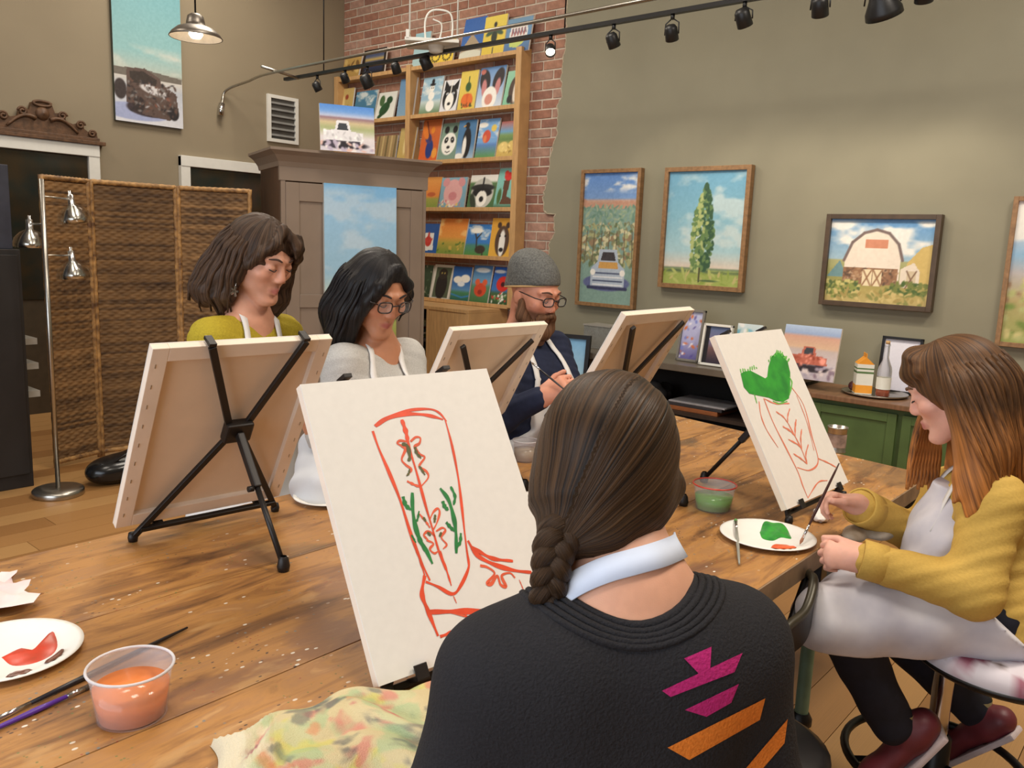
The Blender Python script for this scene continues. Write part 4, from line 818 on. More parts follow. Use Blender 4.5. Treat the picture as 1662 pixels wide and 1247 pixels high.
# pictures on the console
def stand_pic(x0, x1, y0, X, z, fn, lab, frame=None, ang=.18, name='small_picture', h=None):
    a = onx(x0, (y0+y0)/2, X); b = onx(x1, y0, X); w = abs(a[1]-b[1]); t = (a+b)/2; hh = h or t[2]-z
    p = Pic(w, hh/math.cos(ang), 150); fn(p); p.grain(5, int(x0)); u_ = (math.sin(ang), 0, math.cos(ang))
    o = np.array([X, t[1], z+(.001 if frame is None else .019)])
    if frame is None: return tag(put(name, canvas_mesh(name, p, o, (0, -1, 0), u_, .018), PAINT), lab, 'painting')
    T_ = thing(name, lab, 'painting', tuple(o)); put('picture', canvas_mesh('picture', p, o+np.array(u_)*.0, (0, -1, 0), u_, .012), PAINT, T_)
    uu = np.array(u_); nn = np.cross((0, -1, 0), uu); f_ = .016
    for c, hs in ((o+uu*p.h/2+np.array([0, w/2+f_/2, 0]), (f_/2, p.h/2+f_, .012)), (o+uu*p.h/2-np.array([0, w/2+f_/2, 0]), (f_/2, p.h/2+f_, .012)), (o+uu*(p.h+f_/2), (w/2+f_, f_/2, .012)), (o-uu*(f_/2), (w/2+f_, f_/2, .012))): MB().obox(c+nn*.003, ((0, 1, 0), uu, nn), hs).put('frame_side', frame, T_, .002)
    return T_
def car(p): p.grad([(0, (190, 180, 190)), (.3, (206, 196, 200)), (.55, (196, 180, 176)), (.6, (214, 180, 150)), (.8, (206, 160, 140)), (.85, (150, 170, 206)), (1, (176, 196, 222))]); truck(p, .5, .22, .66, (190, 104, 84), (70, 56, 70), 6); p.dabs(30, (0, 0, 1, .25), [(170, 160, 176), (220, 206, 206), (140, 120, 136)], .05, 2)
stand_pic(1269, 1361, 531, 4.98, CZ, car, 'bright canvas of a rusty red truck standing on the console end', None, .2, 'truck_canvas')
tag(MB().box((4.93, 1.97, CZ+.0005), (4.965, 2.42, CZ+.035)).put('picture_ledge', mat('ledge_grey', (70, 70, 70), .5), None, .003), 'dark grey display ledge in front of the red truck canvas', 'stand')
def purp(p): p.grad([(0, (96, 90, 150)), (.4, (170, 170, 210)), (1, (190, 196, 226))]); p.dabs(30, (0, 0, 1, 1), [(206, 110, 60), (120, 130, 200), (230, 226, 236), (90, 80, 150)], .1, 4)
stand_pic(1106, 1136, 512, 5.05, CZ, purp, 'small blue and orange picture in a grey frame behind the back-turned canvas', mat('pewter', (120, 116, 110), .4), .18)
def dusk(p): p.grad([(0, (40, 34, 50)), (.4, (110, 80, 80)), (.55, (120, 110, 140)), (1, (90, 110, 150))]); p.poly([(0, 0), (0, 1), (.2, 1), (.2, 0)], (24, 22, 30))
stand_pic(1142, 1182, 536, 4.99, CZ, dusk, 'little white framed dusk picture on the console', m_white, .18)
def pale(p): p.grad([(0, (150, 190, 200)), (1, (206, 222, 226))]); p.dabs(20, (0, 0, 1, 1), [(120, 180, 200), (236, 238, 236), (190, 206, 180)], .15, 5)
stand_pic(1195, 1236, 527, 5.12, CZ, pale, 'pale turquoise canvas half hidden behind the green leaf canvas', None, .1)
bx = thing('clear_box', 'grey translucent box on the far end of the console', 'box', (5.15, 3.55, CZ))
MB().box((5.08, 3.42, CZ+.001), (5.25, 3.66, CZ+.17)).put('bin', mat('grey_clear_plastic', (150, 152, 150), .25, alpha=.55), bx, .004); MB().box((5.075, 3.415, CZ+.17), (5.255, 3.665, CZ+.18)).put('rim', mat('rack_grey', (150, 146, 138), .5), bx)
# large framed landscape standing on the floor at the console's end
p = Pic(.62, .78, 80); p.grad([(0, (110, 130, 90)), (.3, (140, 156, 120)), (.55, (176, 186, 170)), (.7, (150, 190, 214)), (1, (120, 176, 220))]); p.dabs(60, (0, 0, 1, .5), [(120, 140, 90), (176, 180, 140), (90, 110, 80)], .06, 2); p.grain(6, 2)
o = onx(950, 600, 4.7); o = np.array([4.66, 3.72, .03]); fg_ = thing('floor_painting', 'black framed sky landscape standing on the floor behind the person in the beanie', 'painting', tuple(o))
put('picture', canvas_mesh('picture', p, o, (.25, -.97, 0), (.1, .02, 1), .012), PAINT, fg_)
r_ax, u_ax = nrm((.25, -.97, 0)), nrm((.1, .02, 1)); n_ax = np.cross(r_ax, u_ax)
for c, hs in ((o+u_ax*.39-r_ax*.325, (.015, .42, .015)), (o+u_ax*.39+r_ax*.325, (.015, .42, .015)), (o+u_ax*.795, (.31, .015, .015)), (o-u_ax*.015, (.31, .015, .015))): MB().obox(c, (r_ax, u_ax, n_ax), hs).put('frame_side', m_black, fg_)
# ---- green cabinet with brown top
m_green = mat('green_paint', (80, 104, 58), .5, var=.12, scale=8); m_top = mat('brown_board', (126, 92, 66), .42, var=.2, scale=8, stretch=(1, 6, 1))
gc = thing('green_cabinet', 'green painted cabinet with a brown wooden top against the olive wall', 'cabinet', (5.12, 1.4, 0)); GZ = .65
MB().box((4.88, .75, GZ-.03), (5.37, 1.94, GZ)).put('top_board', m_top, gc, .004); MB().box((4.93, .80, .12), (5.36, 1.84, GZ-.031)).put('body', m_green, gc, .004)
for y0, y1 in ((.83, 1.30), (1.33, 1.81)):
    d = MB().box((4.915, y0, .17), (4.93, y1, GZ-.06)).put('door', m_green, gc, .003)
    for a, b, c, e in ((y0, y0+.05, .17, GZ-.06), (y1-.05, y1, .17, GZ-.06), (y0+.05, y1-.05, .17, .22), (y0+.05, y1-.05, GZ-.11, GZ-.06)): MB().box((4.905, a, c), (4.915, b, e)).put('door_rail', m_green, d, .002)
for y in (.82, 1.78):
    for x in (4.95, 5.3): MB().box((x, y, 0), (x+.05, y+.05, .12)).put('foot', m_dk, gc)
TC = onz(1412, 634, GZ); TC = np.array([5.13, 1.53, GZ])
ty = thing('serving_tray', 'round silver serving tray on the green cabinet', 'tray', tuple(TC)); MB().lathe([(0, .002), (.15, .002), (.17, .012), (.185, .018), (.188, .014), (.165, .0), (0, 0)], TC+np.array([0, 0, .001]), 40).put('dish', m_steel, ty)
def ctr_on(x, y): q_ = onz(x, y, GZ+.004); return q_
cq = TC+np.array([-.02, .07, .004]); ca = .5; c_, s_ = math.cos(ca), math.sin(ca); e1, e2 = np.array([c_, s_, 0]), np.array([-s_, c_, 0])
jc = thing('juice_carton', 'white and orange gable top juice carton on the serving tray', 'carton', tuple(cq))
m_cw, m_or = mat('carton_white', (232, 232, 222), .45, var=.03), mat('carton_orange', (238, 160, 52), .45, var=.06)
MB().obox(cq+np.array([0, 0, .09]), (e1, e2, (0, 0, 1)), (.047, .047, .09)).put('carton_body', m_cw, jc)
MB().obox(cq+np.array([0, 0, .030]), (e1, e2, (0, 0, 1)), (.0475, .0475, .024)).put('orange_band', m_or, jc)
MB().obox(cq+np.array([0, 0, .13]), (e1, e2, (0, 0, 1)), (.0474, .0474, .006)).put('green_band', mat('carton_green', (92, 122, 76), .5), jc)
MB().obox(cq+np.array([0, 0, .153]), (e1, e2, (0, 0, 1)), (.0474, .0474, .004)).put('green_band', mat('carton_green', (92, 122, 76), .5), jc)
g0 = [cq+e1*a+e2*b+np.array([0, 0, .18]) for a, b in ((-.047, -.047), (.047, -.047), (.047, .047), (-.047, .047))]; g1 = [cq+e1*a+np.array([0, 0, .222]) for a in (-.047, .047)]
MB().add(g0+g1, [(0, 1, 5, 4), (2, 3, 4, 5), (1, 2, 5), (3, 0, 4), (0, 3, 2, 1)]).put('gable', m_or, jc); MB().obox(cq+np.array([0, 0, .232]), (e1, e2, (0, 0, 1)), (.047, .002, .012)).put('gable_fin', m_or, jc)
bq = TC+np.array([-.04, -.055, .004]); bt = thing('wine_bottle', 'clear pink wine bottle with a white label on the serving tray', 'bottle', tuple(bq))
MB().lathe([(0, 0), (.038, 0), (.04, .006), (.04, .15), (.036, .175), (.018, .22), (.0145, .235), (.0145, .30), (.016, .302), (.016, .312), (0, .312)], bq, 26).put('glass', mat('clear_glass', (226, 226, 220), .04, trans=1.0, alpha=.5), bt)
MB().lathe([(0, .004), (.036, .004), (.036, .075), (0, .075)], bq, 22).put('wine', mat('rose_wine', (196, 104, 76), .1, alpha=.85), bt); MB().lathe([(.0408, .045), (.0408, .115)], bq, 26).put('label', m_cw, bt); MB().lathe([(0, .312), (.0125, .312), (.0125, .33), (0, .33)], bq, 14).put('cork', mat('cork', (196, 160, 110), .8), bt)
def tabl(p): p.grad([(0, (206, 206, 222)), (1, (226, 226, 238))])
stand_pic(1434, 1492, 558, 5.3, GZ, tabl, 'black framed pale picture behind the wine bottle', m_black, .12, 'framed_picture')
sd = Sdf(); q = TC+np.array([.02, .135, .035]); sd.ell(q, (.03, .03, .03), k=.01); tag(put('fruit', sd.mesh('fruit', .006), mat('plum', (96, 50, 56), .4)), 'dark red plum beside the juice carton on the tray', 'fruit')
# ================================================================== the work table
TZ = .74
def table_material(name, seed):
    m = bpy.data.materials.new(name); m.use_nodes = True; nt = m.node_tree; b = nt.nodes['Principled BSDF']; N = nt.nodes.new; Lk = nt.links.new
    tc = N('ShaderNodeTexCoord'); mp = N('ShaderNodeMapping'); mp.inputs['Scale'].default_value = (2.2, 11, 1); mp.inputs['Location'].default_value = (seed*3.1, seed, 0)
    Lk(tc.outputs['Object'], mp.inputs[0]); n1 = N('ShaderNodeTexNoise'); n1.inputs['Scale'].default_value = 1.6; n1.inputs['Detail'].default_value = 7; n1.inputs['Roughness'].default_value = .62; n1.inputs['Distortion'].default_value = .8; Lk(mp.outputs[0], n1.inputs[0])
    cr = N('ShaderNodeValToRGB'); e = cr.color_ramp.elements; e[0].position = .30; e[0].color = L4((88, 58, 34)); e[1].position = .72; e[1].color = L4((196, 152, 96))
    for pos, c in ((.42, (142, 98, 54)), (.54, (176, 126, 68)), (.62, (164, 118, 72))): k = e.new(pos); k.color = L4(c)
    Lk(n1.outputs[0], cr.inputs[0])
    def layer(prev, sc, th, col, amt, nsc=None, vor=False, st=(1, 1, 1)):
        mp2 = N('ShaderNodeMapping'); mp2.inputs['Scale'].default_value = st; mp2.inputs['Location'].default_value = (seed*1.7+sc, th*9, 0); Lk(tc.outputs['Object'], mp2.inputs[0])
        t = N('ShaderNodeTexVoronoi' if vor else 'ShaderNodeTexNoise'); t.inputs['Scale'].default_value = sc; Lk(mp2.outputs[0], t.inputs[0])
        if not vor: t.inputs['Detail'].default_value = 5
        r = N('ShaderNodeValToRGB'); q = r.color_ramp.elements
        if vor: q[0].position = th; q[0].color = (1, 1, 1, 1); q[1].position = th+.03; q[1].color = (0, 0, 0, 1)
        else: q[0].position = th; q[0].color = (0, 0, 0, 1); q[1].position = th+.05; q[1].color = (1, 1, 1, 1)
        Lk(t.outputs[0], r.inputs[0]); src = r.outputs[0]
        if nsc:   # only in scattered zones
            z = N('ShaderNodeTexNoise'); z.inputs['Scale'].default_value = nsc; Lk(mp2.outputs[0], z.inputs[0]); zr = N('ShaderNodeValToRGB'); zr.color_ramp.elements[0].position = .54; zr.color_ramp.elements[1].position = .6; Lk(z.outputs[0], zr.inputs[0])
            mm = N('ShaderNodeMath'); mm.operation = 'MULTIPLY'; Lk(src, mm.inputs[0]); Lk(zr.outputs[0], mm.inputs[1]); src = mm.outputs[0]
        sc_ = N('ShaderNodeMath'); sc_.operation = 'MULTIPLY'; sc_.inputs[1].default_value = amt; Lk(src, sc_.inputs[0])
        mx = N('ShaderNodeMix'); mx.data_type = 'RGBA'; mx.inputs[7].default_value = L4(col); Lk(sc_.outputs[0], mx.inputs[0]); Lk(prev, mx.inputs[6]); return mx.outputs[2]
    c = cr.outputs[0]
    c = layer(c, 3.0, .58, (116, 80, 62), .55, st=(1, 2, 1)); c = layer(c, 5.0, .62, (190, 150, 98), .5, st=(1, 2.5, 1)); c = layer(c, 2.1, .62, (96, 78, 56), .5)
    c = layer(c, 34, .13, (226, 220, 206), .9, 4, True, (1, 1.6, 1)); c = layer(c, 50, .14, (60, 48, 44), .85, 4, True, (1, 1.7, 1)); c = layer(c, 1.3, .60, (128, 100, 70), .4, st=(1, 1.5, 1)); c = layer(c, 52, .12, (110, 120, 120), .8, 9, True); c = layer(c, 70, .12, (150, 60, 50), .7, 8, True); c = layer(c, 70, .12, (96, 116, 60), .7, 9, True)
    Lk(c, b.inputs['Base Color']); b.inputs['Roughness'].default_value = .48
    bp = N('ShaderNodeBump'); bp.inputs['Strength'].default_value = .25; bp.inputs['Distance'].default_value = .003; Lk(n1.outputs[0], bp.inputs['Height']); Lk(bp.outputs[0], b.inputs['Normal'])
    return m
wt = thing('work_table', 'long paint splattered wooden work table with black legs in the middle', 'table', (1.2, 1.3, 0))
def xe(y): return 2.985+(y-.683)*.18
ys = [.683, 1.098, 1.51, 1.917]
for i in range(3):
    y0, y1 = ys[i]+(.0011 if i else 0), ys[i+1]-.0011
    MB().prism([(-.75, y0, TZ-.042), (xe(y0), y0, TZ-.042), (xe(y1), y1, TZ-.042), (-.75, y1, TZ-.042)], (0, 0, .042)).put('top_board', table_material('painted_work_top_%d' % i, i+1), wt, .0018)
m_edge = mat('worn_table_edge', (132, 108, 82), .6, var=.25, scale=20)
MB().box((-.74, .679, TZ-.05), (2.98, .683, TZ-.001)).put('edge_strip', m_edge, wt)
MB().box((-.6, .80, TZ-.10), (2.8, .84, TZ-.043)).put('apron_rail', m_black, wt); MB().box((-.6, 1.76, TZ-.10), (2.9, 1.80, TZ-.043)).put('apron_rail', m_black, wt)
m_lgreen = mat('pale_green_metal', (112, 140, 118), .45, .2)
for x, y in ((2.44, .84), (2.9, 1.76), (-.55, .82), (-.55, 1.76)):
    MB().box((x-.025, y-.025, .33), (x+.025, y+.025, TZ-.043)).put('leg', m_black, wt, .003)
    MB().lathe([(.021, .33), (.021, .035)], (x, y, 0), 14).put('leg_sleeve', m_lgreen, wt); MB().lathe([(0, 0), (.034, 0), (.034, .02), (.023, .04)], (x, y, 0), 16).put('foot', m_black, wt)
MB().box((2.40, .84, .56), (2.46, 1.78, .60)).put('cross_bar', m_black, wt); MB().box((2.44, .82, .42), (2.92, .86, .46)).put('cross_bar', m_black, wt)
# ---- canvases on tripod easels
m_cvf = mat('primed_canvas', (230, 226, 219), .75, var=.02, scale=60, bump=.06); m_cvb = mat('raw_canvas_back', (228, 206, 180), .85, var=.05, scale=9)
m_bar = mat('canvas_wrapped_bar', (234, 218, 200), .8, var=.05, scale=12); m_eas = mat('easel_black', (36, 32, 30), .45, .35, var=.12)
CW_, CH_, CT_ = .406, .508, .019
POSE = {}
def make_canvas(key, b, az, lean, lab, front):
    """b: bottom centre; front: True when b lies on the front face"""
    a, l = math.radians(az), math.radians(lean); wx = np.array([math.cos(a), math.sin(a), 0]); n = np.array([math.sin(a), -math.cos(a), 0]); up = np.array([0, 0, math.cos(l)])-n*math.sin(l); nf = np.cross(wx, up)
    b = np.asarray(b, float)
    if not front: b = b+nf*CT_
    POSE[key] = (b, wx, up, nf)
    t = thing('stretched_canvas', lab, 'canvas', tuple(b), 'stretched canvases on easels')
    MB().obox(b+up*CH_/2-nf*.001, (wx, up, nf), (CW_/2, CH_/2, .001)).put('canvas_front', m_cvf, t)
    MB().obox(b+up*CH_/2-nf*.0055, (wx, up, nf), (CW_/2-.03, CH_/2-.03, .0008)).put('canvas_back', m_cvb, t)
    w = .034
    for c, hs in ((b+wx*(CW_/2-w/2)+up*CH_/2, (w/2, CH_/2)), (b-wx*(CW_/2-w/2)+up*CH_/2, (w/2, CH_/2)), (b+up*w/2, (CW_/2-w, w/2)), (b+up*(CH_-w/2), (CW_/2-w, w/2))):
        sb = MB().obox(c-nf*(CT_/2+.001), (wx, up, nf), (hs[0], hs[1], CT_/2-.001)).put('stretcher_bar', m_bar, t, .0015)
    for s_ in (-1, 1):
        st = MB()
        for k in range(9): st.obox(b+wx*s_*(CW_/2-.012)+up*(.04+k*.053)-nf*(CT_+.0004), (wx, up, nf), (.0008, .005, .0006))
        tag(st.put('staples', m_steel, t), kind='stuff')
    return t
def make_easel(key, lab, off=0.0, arm=.108, foot=.18, hub=.27, armtop=None):
    b, wx, up, nf = POSE[key]; nh = nrm(np.array([nf[0], nf[1], 0])); bb = b-nf*(CT_+.010)+wx*off
    dz = (b[2]-TZ); k = dz/up[2]
    t = thing('table_easel', lab, 'easel', tuple(np.array([b[0], b[1], TZ])), 'black tabletop easels')
    H = bb+up*hub; at_ = armtop or CH_
    MB().obox(H-nf*.004, (wx, up, nf), (.032, .026, .013)).put('hub', m_eas, t, .005)
    for s_ in (-1, 1):
        e = bb+wx*s_*arm+up*(at_+.004); MB().bar(H+wx*s_*.02+up*.012, e, .016, .010, nf).put('upper_arm', m_eas, t, .002)
        if armtop is None: MB().obox(e+nf*(CT_/2+.003)+up*.006, (wx, up, nf), (.008, .004, CT_/2+.006)).put('top_clip', m_eas, t, .001)
        f = bb+wx*s_*foot-up*(k-.012)-nf*0; f[2] = TZ+.010
        lg = MB().bar(H+wx*s_*.012-up*.012, f, .015, .010, nf).put('front_leg', m_eas, t, .002); MB().lathe([(0, -.010), (.010, -.009), (.0115, 0), (.009, .012), (0, .014)], f, 12).put('rubber_foot', m_eas, lg)
    q = foot*.94; MB().bar(bb-wx*q-up*.012+nf*.004, bb+wx*q-up*.012+nf*.004, .012, .012, nf).put('ledge_bar', m_eas, t, .002)
    for s_ in (-1, 1): MB().obox(bb+wx*s_*q*.75-up*.009+nf*(CT_/2+.01), (wx, up, nf), (.012, .004, CT_/2+.008)).put('ledge_hook', m_eas, t, .001); MB().obox(bb+wx*s_*q*.75+up*.0+nf*(CT_+.0165), (wx, up, nf), (.012, .012, .002)).put('ledge_hook', m_eas, t, .001)
    R = bb-nh*.40+np.zeros(3); R = np.array([bb[0], bb[1], 0])-nh*.345; R[2] = TZ+.012; st = H-nf*.016; mid = st+(R-st)*.42
    MB().bar(st, mid, .020, .016, wx).put('rear_leg', m_eas, t, .003); MB().tube([mid-(R-st)*.05, R], .0065, 10).put('rear_leg_extension', m_eas, t); MB().lathe([(0, -.012), (.012, -.011), (.014, 0), (.011, .016), (.007, .022)], R, 12).put('rubber_foot', m_eas, t)
    MB().tube([mid+wx*.01, mid+wx*.022], .007, 8).put('clamp_screw', m_eas, t)
    return t
make_canvas('C2', (.976, .882, .769), -8.5, 31.0, 'white canvas with a red outlined cowboy boot before the person in the black sweater', True)
make_canvas('C5', (2.291, .800, .787), -2.8, 30.4, 'white canvas with a faint red boot and green leaves beside the yellow cardigan', True)
make_canvas('C1', (.980, 1.813, .785), 175.1, 30.2, 'canvas seen from behind at the left end of the table before the mustard sweater', False)
make_canvas('C3', (1.826, 1.845, .768), 178.3, 28.9, 'canvas seen from behind in front of the person in the beanie', False)
make_canvas('C4', (2.023, 1.445, .838), 183.0, 29.3, 'canvas seen from behind beyond the black sweater', False)
make_easel('C2', 'black tabletop easel holding the red boot canvas'); make_easel('C5', 'black tabletop easel holding the green leaf canvas'); make_easel('C1', 'black tabletop easel in full view under the leftmost canvas', -.02)
make_easel('C3', 'black tabletop easel behind the canvas before the person in the beanie', .0, .15, armtop=.455); make_easel('C4', 'black tabletop easel behind the canvas beyond the black sweater', .0, .15, armtop=.47)
# painted strokes lie on the canvas surface
def on_canvas(key, x, y, lift=.0007):
    b, wx, up, nf = POSE[key]; v_ = ray(x, y); t = ((b+nf*lift-CAM)@nf)/(v_@nf); return CAM+v_*t
def strokes(key, name, rows, m, parent, lift=.0007):
    nf = POSE[key][3]
    for j, (pts, w) in enumerate(rows):
        P = catmull([on_canvas(key, x, y, lift+j*.00001) for x, y in pts], 8); n = len(P); t = np.linspace(0, 1, n)
        ww = w*.001*(.55+.45*np.sin(np.pi*np.clip(t*.9+.08, 0, 1)))*(1+.25*np.sin(t*17+j))
        v_, f_ = ribbon(P, ww, nf); MB().add(v_, f_).put(name, m, parent, fixn=False)
A3 = lambda L: [(455+x/3.5, 574+y/3.5) for x, y in L]; A4 = lambda L: [(514.4+x/3, 831+y/3) for x, y in L]; A5 = lambda L: [(1108+x/3, 455+y/3) for x, y in L]
red = mat('red_orange_paint', (226, 78, 44), .5, var=.12, scale=30); redl = mat('thin_red_paint', (230, 132, 104), .5, var=.1, scale=30); grn = mat('green_paint_stroke', (34, 124, 60), .5, var=.2, scale=40); olv = mat('olive_paint_stroke', (92, 92, 50), .5)
cv = {o['label'][:12]: o for o in bpy.data.objects if o.name.startswith('stretched_canvas')}
c2 = [o for o in bpy.data.objects if o.get('label', '').startswith('white canvas with a red')][0]; c5 = [o for o in bpy.data.objects if o.get('label', '').startswith('white canvas with a faint')][0]
strokes('C2', 'red_boot_outline', [
 (A3([(535, 410), (600, 365), (720, 325), (840, 315), (900, 335), (945, 385)]), 5), (A3([(540, 412), (610, 372), (700, 345), (800, 346), (870, 358), (925, 375)]), 7),
 (A3([(525, 440), (560, 540), (620, 680), (680, 830), (740, 1020), (800, 1180), (850, 1290)]), 6), (A4([(470, 150), (500, 230), (525, 310)]), 4),
 (A3([(935, 370), (975, 520), (1010, 700), (1030, 860), (1050, 1040), (1070, 1200)]), 5), (A3([(690, 375), (715, 460), (740, 560), (770, 660), (800, 770), (830, 880), (860, 980), (900, 1120), (940, 1230)]), 5), (A3([(690, 375), (712, 440), (725, 500)]), 9),
 (A4([(600, 190), (630, 280), (655, 360)]), 4), (A4([(525, 310), (512, 400), (540, 480), (590, 605)]), 8), (A4([(530, 340), (590, 365), (660, 400), (700, 360), (740, 265), (730, 190)]), 6),
 (A4([(735, 140), (780, 210), (860, 255), (960, 285), (1045, 295)]), 8), (A4([(755, 170), (850, 225), (955, 240)]), 7), (A4([(1065, 315), (1090, 345), (1060, 400), (985, 485)]), 9), (A4([(540, 488), (680, 485), (830, 482), (990, 475)]), 9), (A4([(800, 492), (900, 490), (990, 480)]), 10), (A4([(600, 608), (680, 580), (740, 555)]), 7), (A4([(720, 485), (738, 555)]), 3)], red, c2)
strokes('C2', 'fine_red_ornament', [
 (A3([(720, 500), (680, 495), (665, 510), (690, 525), (710, 545), (690, 600), (710, 630), (745, 660), (720, 690)]), 5), (A3([(740, 500), (770, 475), (795, 480), (790, 510), (765, 530), (790, 570), (820, 590), (790, 640), (830, 670), (840, 705), (800, 755)]), 5), (A3([(720, 725), (760, 745), (800, 760)]), 5),
 (A3([(850, 940), (870, 900), (895, 880), (905, 905), (890, 960), (870, 1000)]), 4), (A3([(790, 910), (830, 960), (850, 990)]), 4), (A3([(840, 1060), (815, 1030), (845, 1010), (880, 1040)]), 4), (A3([(885, 1010), (920, 990), (938, 1005), (915, 1045), (945, 1085), (925, 1110)]), 4), (A3([(830, 1060), (870, 1080), (850, 1110), (875, 1135), (900, 1120)]), 4),
 (A4([(795, 262), (830, 270), (865, 300), (830, 345), (850, 350), (878, 312), (895, 355), (920, 362), (900, 312), (940, 298), (965, 322)]), 6), (A4([(640, 490), (760, 515), (870, 522)]), 3), (A4([(985, 330), (1010, 390)]), 2), (A4([(665, 410), (680, 445)]), 2)], mat('orange_red_fine', (226, 96, 62), .5), c2)
strokes('C2', 'green_leaf_sprig', [
 (A3([(750, 790), (752, 880), (765, 970), (790, 1050), (830, 1120), (865, 1195)]), 8), (A3([(770, 990), (800, 1075), (845, 1145)]), 8), (A3([(697, 812), (712, 860), (742, 888)]), 8), (A3([(788, 895), (780, 940), (768, 960)]), 4), (A3([(745, 1030), (770, 1075)]), 4),
 (A3([(908, 765), (955, 830), (985, 930), (998, 1020), (1000, 1135)]), 8), (A3([(968, 755), (992, 810), (985, 860)]), 6), (A3([(922, 838), (935, 870), (955, 890)]), 8), (A3([(942, 958), (965, 985), (990, 1010)]), 7), (A3([(1026, 1020), (1022, 1070), (1005, 1100)]), 6)], grn, c2, .0009)
strokes('C2', 'dark_accent_stroke', [(A3([(690, 515), (722, 525), (735, 590), (725, 610)]), 7), (A3([(765, 530), (775, 565), (800, 595)]), 6), (A3([(788, 640), (800, 655), (822, 690)]), 5), (A3([(735, 655), (730, 680), (718, 695)]), 4), (A3([(812, 930), (828, 955)]), 5), (A3([(880, 915), (876, 960)]), 5), (A3([(905, 1040), (915, 1015)]), 5), (A3([(835, 1015), (855, 1035)]), 5)], olv, c2, .0010)
strokes('C5', 'red_boot_outline', [
 (A5([(372, 590), (382, 660), (410, 730), (465, 815)]), 5), (A5([(395, 575), (440, 690), (500, 810), (560, 930), (585, 1000), (610, 1060)]), 6), (A5([(530, 520), (590, 610), (630, 760), (660, 880), (620, 925), (558, 912)]), 5), (A5([(555, 560), (605, 690), (640, 830)]), 4), (A5([(400, 578), (450, 600), (520, 600)]), 5),
 (A5([(510, 690), (545, 755), (580, 825), (607, 895)]), 6), (A5([(455, 640), (490, 665), (512, 695)]), 6), (A5([(522, 625), (512, 660), (512, 695)]), 5), (A5([(488, 712), (525, 735), (548, 760)]), 7), (A5([(553, 678), (548, 715), (548, 760)]), 7), (A5([(515, 775), (560, 800), (578, 820)]), 6), (A5([(580, 725), (575, 770), (580, 822)]), 6), (A5([(540, 845), (575, 868), (607, 895)]), 6), (A5([(612, 800), (600, 850), (607, 895)]), 5), (A5([(660, 868), (710, 890), (755, 915)]), 5), (A5([(610, 1060), (660, 985), (705, 975)]), 4)], redl, c5)
mb = MB(); poly = A5([(283, 455), (300, 445), (330, 440), (372, 462), (402, 478), (412, 470), (418, 420), (432, 375), (455, 350), (488, 358), (512, 400), (524, 450), (524, 520), (518, 575), (490, 592), (455, 588), (420, 572), (370, 562), (325, 552), (298, 520)])
ps = [on_canvas('C5', x, y, .0009) for x, y in poly]; mb.add(ps, [tuple(range(len(ps)))]); mb.put('green_leaf_shape', mat('bright_green_paint', (54, 170, 52), .45, rgb2=(28, 128, 44), scale=22), c5, fixn=False)
rj = random.Random(4); fr = [(A5([(285+11*k, 452-3*k), (283+11*k+rj.uniform(-4, 4), 438-3*k+rj.uniform(-8, 6))]), 6) for k in range(8)]+[(A5([(420+9*k, 398-9*k if k < 5 else 352+9*(k-5)), (417+10*k+rj.uniform(-4, 4), (384-9*k if k < 5 else 342+8*(k-5))+rj.uniform(-10, 6))]), 6) for k in range(11)]+[(A5([(350, 556), (362, 600)]), 5), (A5([(520, 470), (532, 500), (520, 560)]), 7), (A5([(440, 588), (470, 600), (510, 590)]), 5)]
strokes('C5', 'green_bristle_mark', fr, mat('light_green_stroke', (110, 190, 84), .5), c5, .0008)
# ---- cups of paint water
def cup(lab, c, wc, fill, rim=None, r=.058, h=.078):
    t = thing('water_cup', lab, 'cup', tuple(c), 'plastic water cups on the table'); c = np.asarray(c, float)+np.array([0, 0, .0006])
    MB().lathe([(r*.80, .001), (r*.84, .0), (r*.97, h*.86), (r*1.0, h*.88), (r*1.04, h), (r*1.0, h), (r*.955, h*.87), (r*.82, .003)], c, 40).put('cup_wall', mat('clear_plastic', (226, 220, 224), .2, alpha=.2, var=.02), t)
    MB().lathe([(0, .003), (r*.80, .003), (r*(.82+.14*fill), h*fill), (0, h*fill)], c, 36).put('paint_water', wc, t)
    MB().tube([c+np.array([r*1.03*math.cos(a), r*1.03*math.sin(a), h]) for a in np.linspace(0, 2*np.pi, 40)[:-1]], .0022, 8, closed=True).put('rim', rim or mat('cup_rim', (226, 222, 224), .3, alpha=.75), t)
    return t
cup('clear cup of orange paint water in the foreground at left', onz(215, 1160, TZ), mat('orange_water', (242, 136, 62), .12, alpha=.95), .62)
cup('clear red rimmed cup of green paint water beside the person in the black sweater', onz(1157, 826, TZ), mat('green_water', (96, 186, 62), .12, alpha=.95), .55, mat('red_rim', (206, 74, 62), .3), .058, .072)
cup('small glass of cloudy water behind the red boot canvas', onz(852, 748, TZ), mat('grey_water', (190, 176, 150), .15, alpha=.9), .6, None, .042, .07)
